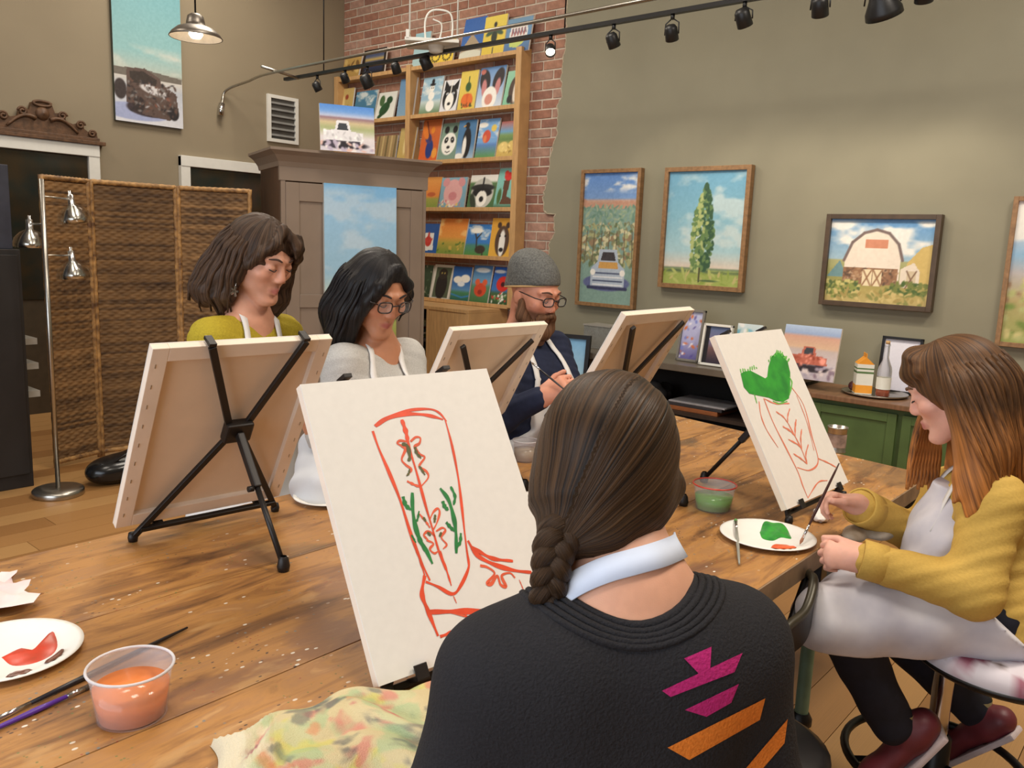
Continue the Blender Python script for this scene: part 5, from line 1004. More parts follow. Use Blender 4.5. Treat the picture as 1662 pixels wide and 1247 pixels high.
# ---- paper plates with paint
def blob(pts, c, z, m, name, parent, th=.003):
    zz = lambda x, y: z-.0015+np.interp(math.hypot(x, y)/.114, (0, .66, .74, .93, 1.0), (0, 0, .0045, .0115, .0125))
    P = [np.array([c[0]+x, c[1]+y, zz(x, y)]) for x, y in catmull(pts+[pts[0]], 5)[:-1]]; n = len(P); ctr = sum(P)/n
    V = P+[ctr+(p_-ctr)*.8+np.array([0, 0, th]) for p_ in P]; V.append(ctr+np.array([0, 0, th])); MB().add(V, [(i, (i+1) % n, n+(i+1) % n, n+i) for i in range(n)]+[(n+i, n+(i+1) % n, 2*n) for i in range(n)], True).put(name, m, parent)
m_plate = mat('paper_plate', (236, 234, 228), .6, var=.02)
def plate(lab, c, r=.114):
    t = thing('paper_plate', lab, 'plate', tuple(c), 'white paper plates on the table'); c = np.asarray(c, float); an = np.arange(72)*2*np.pi/72; V = []; 
    for k, (f_, h) in enumerate(((0, .002), (.66, .002), (.74, .006), (.93, .013), (1.0, .0135), (1.0, .012), (.72, .004), (.64, .0), (0, 0))):
        fl = .0009 if .7 < f_ < .99 else 0; V += [c+np.array([f_*r*math.cos(a), f_*r*math.sin(a), h+.0006+fl*math.cos(36*a)]) for a in an]
    F_ = [(k*72+j, k*72+(j+1) % 72, (k+1)*72+(j+1) % 72, (k+1)*72+j) for k in range(8) for j in range(72)]
    MB().add(V, F_, True).put('plate', m_plate, t, fixn=False); return t
def px(lst, c): return [tuple((onz(x, y, TZ+.006)-np.asarray(c))[:2]) for x, y in lst]
B2 = lambda L: [(x/3, 831+y/3) for x, y in L]; B7 = lambda L: [(1108+x/3, 831+y/3) for x, y in L]
pc = np.array([.437, 1.463, TZ]); t = plate('paper plate with red and brown paint at the left edge', pc)
m_rp = mat('wet_red_paint', (218, 62, 34), .3, rgb2=(176, 60, 30), scale=30); m_bp = mat('wet_brown_paint', (92, 58, 46), .3, rgb2=(130, 84, 66), scale=40)
blob(px(B2([(5, 700), (90, 660), (130, 680), (200, 640), (255, 585), (280, 640), (250, 690), (160, 730), (60, 740)]), pc), pc, TZ+.004, m_rp, 'red_paint', t); blob(px(B2([(25, 830), (50, 785), (100, 770), (160, 785), (110, 815)]), pc), pc, TZ+.004, m_bp, 'brown_paint', t); blob(px(B2([(215, 745), (260, 710), (310, 675), (300, 710), (240, 750)]), pc), pc, TZ+.005, m_bp, 'brown_paint', t)
pc = onz(1245, 875, TZ); t = plate('paper plate with green and red paint before the person in the yellow cardigan', pc, .118)
m_gp = mat('wet_green_paint', (60, 170, 60), .3, rgb2=(40, 130, 56), scale=40)
blob(px(B7([(375, 95), (395, 60), (440, 65), (480, 70), (510, 90), (530, 125), (480, 120), (440, 135), (390, 125)]), pc), pc, TZ+.004, m_gp, 'green_paint', t); blob(px(B7([(428, 175), (440, 155), (475, 155), (520, 160), (555, 180), (520, 192), (460, 192)]), pc), pc, TZ+.004, mat('wet_orange_red', (232, 82, 34), .3, rgb2=(236, 110, 60), scale=30), 'red_paint', t)
pc = np.array([1.342, 1.80, TZ]); t = plate('paper plate with a spot of red paint behind the red boot canvas', pc, .095); blob([(.02, -.04), (.05, -.05), (.06, -.02), (.03, -.015)], pc, TZ+.004, m_rp, 'red_paint', t); blob([(-.02, -.06), (.0, -.07), (.01, -.05)], pc, TZ+.004, m_rp, 'red_paint', t)
pc = np.array([1.72, 1.37, TZ]); t = plate('paper plate with brown paint half hidden by the person in the black sweater', pc, .10); blob([(-.05, -.02), (-.01, -.06), (.02, -.05), (-.01, .0)], pc, TZ+.004, m_bp, 'brown_paint', t)
# ---- brushes, knife, tin, paper, rag
def brush(lab, a, b, col, tipc=(70, 54, 40), r=.0035, grp='paint brushes'):
    a = np.asarray(a, float); b = np.asarray(b, float); t = thing('paint_brush', lab, 'brush', tuple((a+b)/2), grp); L = b-a
    MB().tube([a, a+L*.12, a+L*.5, a+L*.76], [r*.45, r*.8, r*1.15, r*.8], 10).put('handle', mat('brush_%d_%d_%d' % col, col, .35), t)
    MB().tube([a+L*.76, a+L*.92], [r*.85, r*1.05], 10).put('ferrule', m_chrome, t); MB().tube([a+L*.92, a+L*.96, b], [r*1.0, r*1.15, r*.2], 10).put('bristles', mat('bristle_%d_%d_%d' % tipc, tipc, .8), t); return t
def tz(x, y, h=.005): q_ = onz(x, y, TZ+h); return q_
b_a, b_b = tz(-55, 1192), tz(304, 1019); brush('long black handled brush lying past the orange water cup', b_b, b_a, (36, 32, 34), r=.0042)
brush('purple handled brush lying under the orange water cup', tz(-40, 1198), tz(150, 1112), (84, 44, 150), r=.004)
kn = brush('thin brush with green paint resting on the right paper plate', tz(1200, 916, .005), tz(1194, 842, .017), (150, 150, 140), (96, 150, 80), .004)
tn = onz(1356, 733, TZ); tt = thing('metal_tin', 'small metal tin on the far corner of the table', 'tin', tuple(tn))
MB().lathe([(0, .0006), (.036, .0006), (.036, .004), (.034, .006), (.034, .088), (.037, .09), (.037, .095), (.033, .095), (.033, .01), (0, .01)], tn, 28).put('can', m_steel, tt); MB().lathe([(.0345, .02), (.0345, .07)], tn, 28).put('label', mat('tin_label', (150, 130, 120), .5, var=.5, scale=40), tt)
q = onz(-62, 992, TZ)+np.array([0, 0, .001]); V = []; r_ = random.Random(3)
for j in range(13):
    for i in range(13): V.append(q+np.array([(i/12-.5)*.22+.012*math.sin(j*1.3), (j/12-.5)*.17+.012*math.sin(i*1.1), .006+.012*abs(math.sin(i*.9+j*.6))+.01*r_.random()]))
tag(put('paper_napkin', npmesh('paper_napkin', V, [(j*13+i, j*13+i+1, j*13+i+14, j*13+i+13) for j in range(12) for i in range(12)]), mat('napkin_white', (236, 230, 226), .8, rgb2=(228, 200, 200), scale=9)), 'crumpled white paper napkin beside the left paper plate', 'napkin')
sd = Sdf(); q = onz(1332, 846, TZ)+np.array([0, 0, .012]); sd.ell(q, (.03, .022, .012), k=.01); sd.ell(q+np.array([.02, .012, .006]), (.018, .016, .012), k=.01)
tag(put('crumpled_tissue', sd.mesh('crumpled_tissue', .004, disp=lambda x, y, z: .003*np.sin(x*300)*np.sin(y*260)), mat('tissue', (230, 226, 218), .8)), 'small crumpled white tissue under the brush hand', 'tissue')
sd = Sdf(); q = onz(1430, 868, TZ)+np.array([0, 0, .012])
for k in range(7): sd.ell(q+np.array([.035*(k-3), -.012*(k-3)+.02*math.sin(k*2), .004*math.sin(k*1.7)]), (.035, .028, .014), k=.02)
tag(put('grey_rag', sd.mesh('grey_rag', .006), mat('grey_cloth', (186, 180, 168), .9, rgb2=(140, 120, 96), scale=16)), 'crumpled grey paint rag between the arms of the person in the yellow cardigan', 'rag')
# stained towel
tl = np.array([.545, 1.01]); ex_ = nrm((.86-.545, .885-1.01)); ey_ = np.array([-ex_[1], ex_[0]])*-1
NX, NY = 120, 90; U, Vv = np.meshgrid(np.linspace(0, 1, NX), np.linspace(0, 1, NY)); sx = U*.42+.006*np.sin(Vv*14); sy = Vv*.30+.018*np.sin(U*9+1)+.012*np.sin(U*23)
edge_ = np.minimum(np.minimum(U, 1-U)*12, np.minimum(Vv, 1-Vv)*12).clip(0, 1)
Hh = .006+.030*edge_**.5*(.35+.65*fbm(U*4.5, Vv*3.2+.5*np.sin(U*6), 31, 3))+.012*edge_*np.abs(np.sin(Vv*10+2.5*np.sin(U*5)))+.0015*np.sin(U*330)*(U < .2)
P = np.stack([tl[0]+ex_[0]*sx+ey_[0]*sy, tl[1]+ex_[1]*sx+ey_[1]*sy, TZ+.001+Hh*np.where(edge_ <= 0, .1, 1)], -1).reshape(-1, 3)
cc = np.broadcast_to(np.array([206., 190, 148]), (NY, NX, 3)).copy(); cc[U < .17] = (216, 204, 176)
for k, (col, th) in enumerate((((190, 196, 150), .52), ((206, 200, 96), .62), ((206, 110, 106), .64), ((96, 100, 96), .66), ((160, 186, 140), .60), ((214, 130, 90), .68), ((186, 70, 86), .70), ((70, 72, 84), .71))):
    mk = np.clip((fbm(U*11+k*3.3, Vv*8+k*1.7, 40+k, 3)-th-.02)*12, 0, 1)*np.clip((U-.06)*14, 0, 1); cc += (np.array(col)-cc)*(mk*.55)[..., None]
i = np.arange(NX*NY).reshape(NY, NX); Q = np.stack([i[:-1, :-1], i[:-1, 1:], i[1:, 1:], i[1:, :-1]], -1).reshape(-1, 4)
tag(put('paint_towel', npmesh('paint_towel', P, Q, True, lin(cc).reshape(-1, 3)), vcmat('terry_cloth', .9, .6, 500.0)), 'cream towel stained with many paint colours at the near table edge', 'towel')
# ---- chair tucked in between the two painters, with a curved back rail
ch = thing('curved_chair', 'black metal chair with a curved back rail tucked under the table', 'chair', (1.60, .66, 0))
arc = [at(1110, 1030, 1.62), at(1180, 1062, 1.66), at(1245, 1048, 1.74), at(1280, 1016, 1.80), at(1308, 990, 1.86), at(1321, 945, 1.93), at(1312, 930, 2.0)]
MB().tube(catmull(arc, 8), .011, 10).put('back_rail', mat('olive_black_metal', (62, 58, 46), .4, .4), ch)
A_ = catmull(arc[:6], 8); mb = MB(); n = len(A_); mb.add(list(A_)+[p_-np.array([0, 0, .07]) for p_ in A_], [(k, k+1, n+k+1, n+k) for k in range(n-1)]); bk_ = mb.put('back_panel', m_black, ch); bk_.modifiers.new('thick', 'SOLIDIFY').thickness = .008
CX_, CY_ = 1.56, .64
MB().lathe([(0, .40), (.15, .40), (.165, .41), (.165, .43), (.14, .445), (0, .45)], (CX_, CY_, 0), 30).put('seat', m_black, ch)
for dx, dy in ((-.15, -.13), (.13, -.13), (-.13, .15), (.15, .15)): MB().tube([(CX_+dx*.7, CY_+dy*.7, .40), (CX_+dx*1.1, CY_+dy*1.1, .0)], .011, 10).put('leg', m_chrome, ch)
MB().tube([tuple(arc[0]), (CX_-.12, CY_-.06, .41)], .010, 8).put('back_post', m_black, ch); MB().tube([tuple(arc[-1]), (CX_+.13, CY_+.04, .41)], .010, 8).put('back_post', m_black, ch)
# ---- girl's swivel stool
SC = at(1538, 1058, 2.05); SZ = SC[2]+.045; SO = .12
st = thing('swivel_stool', 'chrome and black swivel stool with floral seat under the yellow cardigan', 'stool', (SC[0], SC[1], 0))
p_ = Pic(.44, .44, 200); p_.grad([(0, (214, 206, 214)), (1, (222, 216, 222))]); p_.dabs(26, (0, 0, 1, 1), [(120, 50, 70), (130, 60, 80), (170, 120, 134), (90, 40, 56)], .06, 3); p_.dabs(34, (0, 0, 1, 1), [(130, 60, 80), (104, 44, 62), (160, 100, 116)], .055, 12); p_.dabs(26, (0, 0, 1, 1), [(110, 90, 60), (130, 120, 80), (90, 70, 60)], .04, 5)
NR, NA = 26, 60; V = []; C_ = []
for k, (f_, h) in enumerate([(t_, .032) for t_ in np.linspace(0, .8, 18)]+[(.88, .030), (.94, .024), (.98, .012), (1.0, 0), (.98, -.018)]):
    for a in np.arange(NA)*2*np.pi/NA:
        x, y = f_*math.cos(a), f_*math.sin(a); V.append((SC[0]+.21*x, SC[1]-SO+.21*y, SZ+h)); C_.append(p_.c[int((y*.5+.5)*(p_.ny-1)), int((x*.5+.5)*(p_.nx-1))])
Q = [(k*NA+j, k*NA+(j+1) % NA, (k+1)*NA+(j+1) % NA, (k+1)*NA+j) for k in range(22) for j in range(NA)]
put('seat', npmesh('seat', V, Q, True, lin(np.array(C_))), vcmat('floral_fabric', .8), st); MB().lathe([(0, -.035), (.19, -.035), (.212, -.018), (.212, -.012), (0, -.012)], (SC[0], SC[1]-SO, SZ), 40).put('seat_pan', m_black, st)
MB().lathe([(.024, .22), (.024, SZ-.035)], (SC[0], SC[1], 0), 20).put('gas_post', m_chrome, st); MB().lathe([(.036, .03), (.036, .27), (.026, .28)], (SC[0], SC[1], 0), 20).put('post_sleeve', m_black, st)
RZ = .20; MB().tube([(SC[0]+.21*math.cos(a), SC[1]+.21*math.sin(a), RZ) for a in np.linspace(0, 2*np.pi, 48)[:-1]], .011, 10, closed=True).put('foot_ring', m_black, st)
for k in range(5):
    a = k*2*np.pi/5+.5; e = np.array([SC[0]+.29*math.cos(a), SC[1]+.29*math.sin(a), .05]); MB().bar((SC[0], SC[1], .09), e, .035, .025).put('base_arm', m_black, st, .004); MB().tube([e+np.array([0, -.012, -.02]), e+np.array([0, .012, -.02])], .028, 14).put('caster', m_black, st)
for k in range(3): a = k*2.1+.2; MB().tube([(SC[0]+.034*math.cos(a), SC[1]+.034*math.sin(a), RZ), (SC[0]+.21*math.cos(a), SC[1]+.21*math.sin(a), RZ)], .008, 8).put('ring_spoke', m_black, st)
bq = np.array([SC[0]+.02, SC[1]-SO-.20, 0]); MB().bar((bq[0], bq[1]+.03, SZ-.03), (bq[0], bq[1]-.03, SZ+.22), .04, .012, (1, 0, 0)).put('back_support', m_black, st)
MB().obox(bq+np.array([0, -.045, SZ+.33]), ((1, 0, 0), (0, 1, 0), (0, 0, 1)), (.17, .018, .13)).put('backrest', m_black, st, .012)
# ================================================================== people
def fr_axes(f, up=(0, 0, 1)):
    y = nrm(f); x = nrm(np.cross(y, up)); return np.array([x, y, np.cross(x, y)])     # rows: right, forward, up
def head(sd, c, A, s=1.0, male=False):
    W_ = lambda p: np.asarray(c)+(np.asarray(p)*s)@A
    E_ = lambda p, r, k=.015, op='u', rot=None: sd.ell(W_(p), np.asarray(r)*s, A if rot is None else rot, k, op)
    E_((0, -.012, .032), (.072, .092, .084), .02); E_((0, .016, -.032), (.059, .070, .080), .03)
    E_((0, .064, -.103), (.025 if not male else .03, .024, .018), .022); [sd.cap(W_((q*.055, -.005, -.052)), W_((q*.018, .058, -.100)), .016*s, .014*s, .022) for q in (-1, 1)]
    for q in (-1, 1):
        E_((q*.040, .056, -.022), (.024, .024, .020), .02)
        E_((q*.031, .096, .006), (.017, .014, .011), .012, 's')
        E_((q*.031, .0755, .004), (.0145, .0145, .012), .004)
        sd.cap(W_((q*.012, .086, .026)), W_((q*.046, .070, .026)), .0095*s, .008*s, .012)
        sd.ell(W_((q*.0105, .092, -.033)), np.array((.008, .010, .007))*s, A, .006)
        E_((q*.074, -.008, -.006), (.009, .020, .030), .006)
    sd.cap(W_((0, .082, .014)), W_((0, .0985, -.026)), .008*s, .0105*s, .010)
    sd.cap(W_((-.018, .079, -.0635)), W_((0, .0885, -.060)), .0035*s, .0048*s, .006); sd.cap(W_((.018, .079, -.0635)), W_((0, .0885, -.060)), .0035*s, .0048*s, .006)
    sd.cap(W_((-.015, .078, -.072)), W_((0, .0865, -.0735)), .004*s, .0058*s, .006); sd.cap(W_((.015, .078, -.072)), W_((0, .0865, -.0735)), .004*s, .0058*s, .006)
    return W_
def skin_fn(c, A, s, base, lip=(176, 88, 84), blush=.25, beard=None):
    B = lin(base); Lp = lin(lip)
    def g(V):
        q = ((V-np.asarray(c))@A.T)/s; C = np.tile(B, (len(V), 1)); n = (hash3(np.round(V/.012), 1)-.5)*.06; C = C*(1+n[:, None])
        m = np.exp(-(((np.abs(q[:, 0])-.04)/.022)**2+((q[:, 1]-.07)/.03)**2+((q[:, 2]+.03)/.022)**2))*blush
        m += np.exp(-((q[:, 0]/.014)**2+((q[:, 1]-.108)/.016)**2+((q[:, 2]+.028)/.016)**2))*blush*1.1; C += (lin((206, 112, 96))-C)*np.clip(m, 0, 1)[:, None]
        l = np.clip(1.35-np.sqrt((q[:, 0]/.018)**2+((q[:, 2]+.067)/.0095)**2), 0, 1)*(q[:, 1] > .068); C += (Lp-C)*np.clip(l*1.3, 0, .85)[:, None]
        if beard is not None:
            b = np.clip(((-.038-q[:, 2])/.012), 0, 1)*np.clip((q[:, 1]+.03)/.03, 0, 1)*(np.abs(q[:, 0]) < .08); C += (lin(beard)-C)*(b*.85)[:, None]
        return np.clip(C, 0, 1)
    return g
m_skin = vcmat('skin', .48, .08, 600.0, .4, .12)
def hand(sd, w, f, n, t, curl=(55, 60, 40), s=1.0, spread=.02, thumb=(.75, .55, -.35), curls=None):
    """w wrist, f finger direction, n back of the hand, t towards the thumb"""
    f = nrm(f); n = nrm(np.asarray(n)-f*(np.asarray(n)@f)); tt = np.cross(f, n); t = tt if tt@np.asarray(t) > 0 else -tt; w = np.asarray(w, float)
    sd.cap(w, w+f*.078*s, .017*s, .0155*s, .012, (t, 2.1)); sd.cap(w-f*.02, w+f*.02, .023*s, .02*s, .02)
    for i, (o, l) in enumerate(((.029, .070), (.0095, .077), (-.010, .071), (-.028, .056))):
        p = w+f*(.080-.004*abs(i-1))*s+t*o*s; a = 0; cs_ = curls[i] if curls else curl; r = (.0088, .0092, .0088, .0078)[i]*s; dd = nrm(f+t*spread*(1.5-i))
        for k, fr_ in enumerate((.44, .31, .25)):
            a += math.radians(cs_[k]); d = dd*math.cos(a)-n*math.sin(a); q = p+d*l*fr_*s; sd.cap(p, q, r*(1-.08*k), r*(1-.08*(k+1)), .003); p = q
    p = w+f*.022*s+t*.030*s-n*.006*s; d = nrm(f*thumb[0]+t*thumb[1]+n*thumb[2]); q = p+d*.042*s; sd.cap(p-d*.012, q, .0135*s, .0105*s, .008); d2 = nrm(d+f*.45-t*.35); sd.cap(q, q+d2*.032*s, .0102*s, .0085*s, .004)
def boxclip(c, A, lo, hi):
    c = np.asarray(c); A = np.asarray(A)
    def g(x, y, z):
        out = None
        for i in range(3):
            q = (x-c[0])*A[i, 0]+(y-c[1])*A[i, 1]+(z-c[2])*A[i, 2]
            for e in ((lo[i]-q) if lo[i] is not None else None, (q-hi[i]) if hi[i] is not None else None):
                if e is not None: out = e if out is None else np.maximum(out, e)
        return out
    return g
def strands(c, A, ax='z'):
    """strand coordinates: angle about the axis, then distance along it"""
    c = np.asarray(c); i = {'z': (0, 1, 2), 'y': (0, 2, 1)}[ax]
    def g(V):
        q = (V-c)@A.T; return np.stack([np.arctan2(q[:, i[0]], -q[:, i[1]]), q[:, i[2]]*3, np.linalg.norm(q, axis=1)*2], 1)
    return g
def hair_disp(c, A, amp=.004, seed=1, fs=(11, 19, 33, 57), bend=0.0):
    c = np.asarray(c)
    def g(x, y, z):
        q = [(x-c[0])*A[i, 0]+(y-c[1])*A[i, 1]+(z-c[2])*A[i, 2] for i in range(3)]
        return amp*ridge(np.arctan2(q[0], -q[1])+bend*np.sin(q[2]*22), fs, seed)
    return g
def put_hair(sd, name, m, parent, vox, c, A, amp=.004, seed=1, clip=None, tint=None, bend=0.0):
    t = (lambda V: np.ones((len(V), 3))) if tint is None else tint
    return put(name, sd.mesh(name, vox, hair_disp(c, A, amp, seed, bend=bend), clip, t, strands(c, A)), m, parent)
def lock(P, r, m, parent, tint=(1, 1, 1), flat=None):
    P = np.asarray(P); n = len(P); t = np.linspace(0, 1, n); rr_ = r*np.sin(np.pi*(.12+.80*t))**.7; me = MB().tube(P, rr_, 8).mesh('hair_lock', fixn=False); j = np.arange(n*8)
    a = me.attributes.new('strand', 'FLOAT_VECTOR', 'POINT'); a.data.foreach_set('vector', np.stack([(j % 8)*.06+P[0][0]*9, (j//8)*.25, j*0], 1).astype(np.float32).ravel()); c = me.color_attributes.new('Col', 'FLOAT_COLOR', 'POINT'); cc_ = np.ones((n*8, 4), np.float32); cc_[:, :3] = np.repeat(tint(P) if callable(tint) else np.tile(tint, (n, 1)), 8, 0); c.data.foreach_set('color', cc_.ravel())
    return put('hair_lock', me, m, parent)
def locks_on(o, c, A, azs, z0, z1, r, m, parent, seed, tint=(1, 1, 1), sway=.10, tail=.02):
    """locks that follow the outside of the hair from local height z0 down to z1; azimuth 0 is the back of the head, positive to the right"""
    bv = BVHTree.FromPolygons([v.co for v in o.data.vertices], [p.vertices for p in o.data.polygons]); rg = random.Random(seed); c = np.asarray(c)
    for a0 in azs:
        ze = z1+rg.uniform(-.015, .03); zs = z0+rg.uniform(-.02, .0); P = []; dr = rg.uniform(-sway, sway); a0 = a0+rg.uniform(-.05, .05)
        for k in range(16):
            t = k/15; z = zs+(ze-zs)*t; a_ = a0+dr*t*t; d = np.array([math.sin(a_), -math.cos(a_), 0]); p0 = c+(d*.30+np.array([0, 0, z]))@A; l, n_, _, _ = bv.ray_cast(Vector(p0), Vector(nrm(-d@A)), .30)
            if l is None: break
            P.append(np.array(l)+np.array(n_)*.0005)
        if len(P) < 8: continue
        P = np.array(P); P[1:-1] = .25*P[:-2]+.5*P[1:-1]+.25*P[2:]; P = np.vstack([P, P[-1]+(P[-1]-P[-3])*.5+np.array([0, 0, -tail])*rg.uniform(.5, 1)]); lock(P, r*rg.uniform(.7, 1.2), m, parent, tint)
def eyes(c, A, s, parent, brow=(70, 50, 38), lash=True, open_=False):
    W_ = lambda p: np.asarray(c)+(np.asarray(p)*s)@A; mb_ = mat('brow_%d' % brow[0], brow, .8); ml = mat('lash_dark', (38, 26, 24), .7)
    for q in (-1, 1):
        MB().tube(catmull([W_((q*.014, .0965, .0275)), W_((q*.03, .0915, .033)), W_((q*.048, .0765, .0285))], 6), [.0022, .0026, .003, .003, .0032, .0032, .003, .003, .0028, .0026, .0022, .0018, .0012], 8).put('eyebrow', mb_, parent)
        MB().tube(catmull([W_((q*.0185, .0870, .0005)), W_((q*.031, .0915, -.0038)), W_((q*.0445, .0825, .0000))], 6), [.0008]+[.0016]*11+[.0008], 6).put('eyelash', ml, parent)
def glasses(c, A, s, parent, col, w=.021, h=.017, y=.108, z=.002, th=.0022):
    W_ = lambda p: np.asarray(c)+(np.asarray(p)*s)@A; m = mat('spectacle_%d' % col[0], col, .3); t = None; pts = []
    for q in (-1, 1):
        ring = [W_((q*(.033)+w*np.sign(math.cos(a))*abs(math.cos(a))**.6, y-.35*(abs(q*.033+w*math.cos(a)))**2*6, z+h*np.sign(math.sin(a))*abs(math.sin(a))**.65)) for a in np.linspace(0, 2*np.pi, 33)[:-1]]
        g = MB().tube(ring, th, 8, closed=True).put('spectacle_rim', m, parent); MB().add(ring, [tuple(range(32))]).put('spectacle_lens', mat('lens_glass', (230, 235, 240), .05, alpha=.12), g)
        MB().tube([W_((q*.054, y-.012, z+.006)), W_((q*.074, y-.03, z+.008)), W_((q*.079, -.01, z+.010))], th*.9, 8).put('spectacle_temple', m, parent)
    MB().tube([W_((-.0115, y, z+.005)), W_((0, y+.002, z+.008)), W_((.0115, y, z+.005))], th, 8).put('spectacle_bridge', m, parent)
def strap(pts, w, nrms, m, name, parent, th=.0025):
    P = catmull(pts, 8); N_ = catmull(nrms, 8) if np.ndim(nrms) == 2 else nrms; v_, f_ = ribbon(P, w, N_ if np.ndim(N_) == 2 else np.asarray(N_)); o = MB().add(v_, f_, True).put(name, m, parent, fixn=False); md = o.modifiers.new('thick', 'SOLIDIFY'); md.thickness = th; md.offset = 1; return o
def snap(obj_me, pts, lift=.004, toward=None):
    """press points onto a surface mesh along the line of sight from outside, returns points and normals"""
    me = obj_me; bv = BVHTree.FromPolygons([v.co for v in me.vertices], [p.vertices for p in me.polygons]); P = []; N_ = []
    for p in pts:
        l, n, i, d = bv.find_nearest(Vector(p)); P.append(np.array(l)+np.array(n)*lift); N_.append(np.array(n))
    return np.array(P), np.array(N_)
def knit(name, rgb, rgb2=None, scale=140.0, bump=.5, rough=.85): return mat(name, rgb, rough, var=.12, scale=scale, bump=bump, rgb2=rgb2, spec=.25)
m_apron = mat('white_apron', (226, 224, 222), .8, var=.05, scale=10, bump=.08)
def stool_for(c, z, lab):
    t = thing('work_stool', lab, 'stool', (c[0], c[1], 0), 'stools on the far side of the table'); MB().lathe([(0, z-.04), (.16, z-.04), (.17, z-.03), (.17, z-.008), (.15, z), (0, z)], (c[0], c[1], 0), 28).put('seat', m_black, t)
    for k in range(4): a = k*math.pi/2+.78; MB().tube([(c[0]+.11*math.cos(a), c[1]+.11*math.sin(a), z-.04), (c[0]+.19*math.cos(a), c[1]+.19*math.sin(a), 0)], .012, 8).put('leg', m_black, t)
    MB().tube([(c[0]+.16*math.cos(a), c[1]+.16*math.sin(a), .22) for a in np.linspace(0, 6.2832, 30)[:-1]], .008, 8, closed=True).put('foot_ring', m_black, t)
def legs(sd, hip, f, knees, ankles, r=(.085, .06, .045), k=.03):
    for h, kn_, an_ in zip(hip, knees, ankles): sd.cap(h, kn_, r[0], r[1], k); sd.cap(kn_, an_, r[1], r[2], k)
def shoe(a, d, m, name, parent, s=1.0, sole=None):
    d = nrm(d); a = np.asarray(a, float); up = nrm(np.array([0, 0, 1.0])-d*d[2]); sd = Sdf(); b = a-up*.055*s; sx_ = np.cross(d, up)
    sd.cap(b-d*.045*s, b+d*.15*s, .036*s, .030*s, .02, (sx_, 1.15)); sd.cap(a+up*.02*s, b-d*.01*s, .036*s, .040*s, .02); sd.ell(b+d*.13*s-up*.004, (.04*s,)*3, k=.02)
    o = put(name, sd.mesh(name, .007, clip=lambda x, y, z: -((x-b[0])*up[0]+(y-b[1])*up[1]+(z-b[2])*up[2])-.034*s), m, parent)
    if sole is not None: MB().obox(b+d*.055*s-up*.040*s, (sx_, d, up), (.038*s, .115*s, .008)).put('shoe_sole', sole, o, .006)
    return o
TOW = -CW     # towards the camera
# ------------------------------------------------------------------ woman with the braid, seen from behind
HC = at(992, 748, 1.10); HA = fr_axes((.93, .36, -.16)); pr_ = thing('person', 'person in a black sweater with magenta and orange motifs seen from behind', 'person', (.78, .44, 0))
Lsh, Rsh = at(805, 1098, 1.0), at(1188, 1046, 1.06); shx = nrm(Rsh-Lsh); N0 = at(1010, 955, 1.035); Cc = at(1000, 1120, 1.04); PV = np.array([.80, .44, .58])
bf = nrm(np.cross((0, 0, 1), shx)); LE, RE = at(722, 1335, 1.03), at(1228, 1295, 1.09); LW, RW = at(870, 1190, 1.26), at(1005, 1030, 1.27)
sd = Sdf(); head(sd, HC, HA, 1.0); sd.cap(HC+HA[2]*-.05-HA[1]*.015+CR*.004, N0, .058, .063, .03); sd.cap(N0, at(1000, 1040, 1.04), .060, .09, .05, (shx, 1.3)); sd.cap(N0-np.array([0, 0, .035]), Lsh*.85+N0*.15, .045, .045, .04); sd.cap(N0-np.array([0, 0, .035]), Rsh*.85+N0*.15, .045, .045, .04)
sd.cap(Lsh, LE, .045, .038, .03); sd.cap(LE, LW, .038, .026, .03); sd.cap(Rsh, RE, .045, .038, .03); sd.cap(RE, RW, .038, .026, .03)
sd.cap(at(1000, 1040, 1.04), PV, .09, .10, .05, (shx, 1.25)); hand(sd, LW, bf+np.array([0, 0, -.3]), (0, 0, 1), shx, (25, 25, 20)); hand(sd, RW, bf+CR*-.6, (0, 0, 1), -shx, (45, 55, 40))
bd1 = put('body', sd.mesh('body', .006, colfn=skin_fn(HC, HA, 1.0, (214, 160, 132))), m_skin, pr_)
sd = Sdf(); sd.cap(Lsh, Lsh*.3+N0*.7-np.array([0, 0, .05]), .064, .07, .05); sd.cap(Rsh, Rsh*.3+N0*.7-np.array([0, 0, .05]), .064, .07, .05)
sd.cap(at(1000, 1065, 1.035), at(985, 1250, 1.06), .098, .108, .06, (shx, 1.55)); sd.cap(at(985, 1250, 1.06), PV, .108, .13, .06, (shx, 1.35)); sd.ell(at(905, 1130, 1.0), (.09, .075, .11), fr_axes(bf), .06); sd.ell(at(1100, 1105, 1.02), (.09, .075, .11), fr_axes(bf), .06)
sd.cap(Lsh, LE, .066, .060, .04); sd.cap(LE, LW, .060, .042, .03); sd.cap(Rsh, RE, .066, .060, .04); sd.cap(RE, RW, .060, .042, .03)
NKc, NKr, NKA = at(1003, 935, 1.045), np.array((.094, .105, .062)), fr_axes(bf, nrm(np.array([0, 0, 1])+shx*.18)); sd.ell(NKc, NKr, NKA, .006, 's')
m_bknit = knit('charcoal_knit', (38, 37, 40), None, 260.0, .6, .9)
sw = put('sweater', sd.mesh('sweater', .0065), m_bknit, pr_)
SWB = BVHTree.FromPolygons([v.co for v in sw.data.vertices], [p.vertices for p in sw.data.polygons])
def cast(x, y, lift=.0012):
    d = nrm(ray(x, y)); l, n, i, t = SWB.ray_cast(Vector(CAM), Vector(d)); return None if l is None else np.array(l)+np.array(n)*lift, (None if n is None else np.array(n))
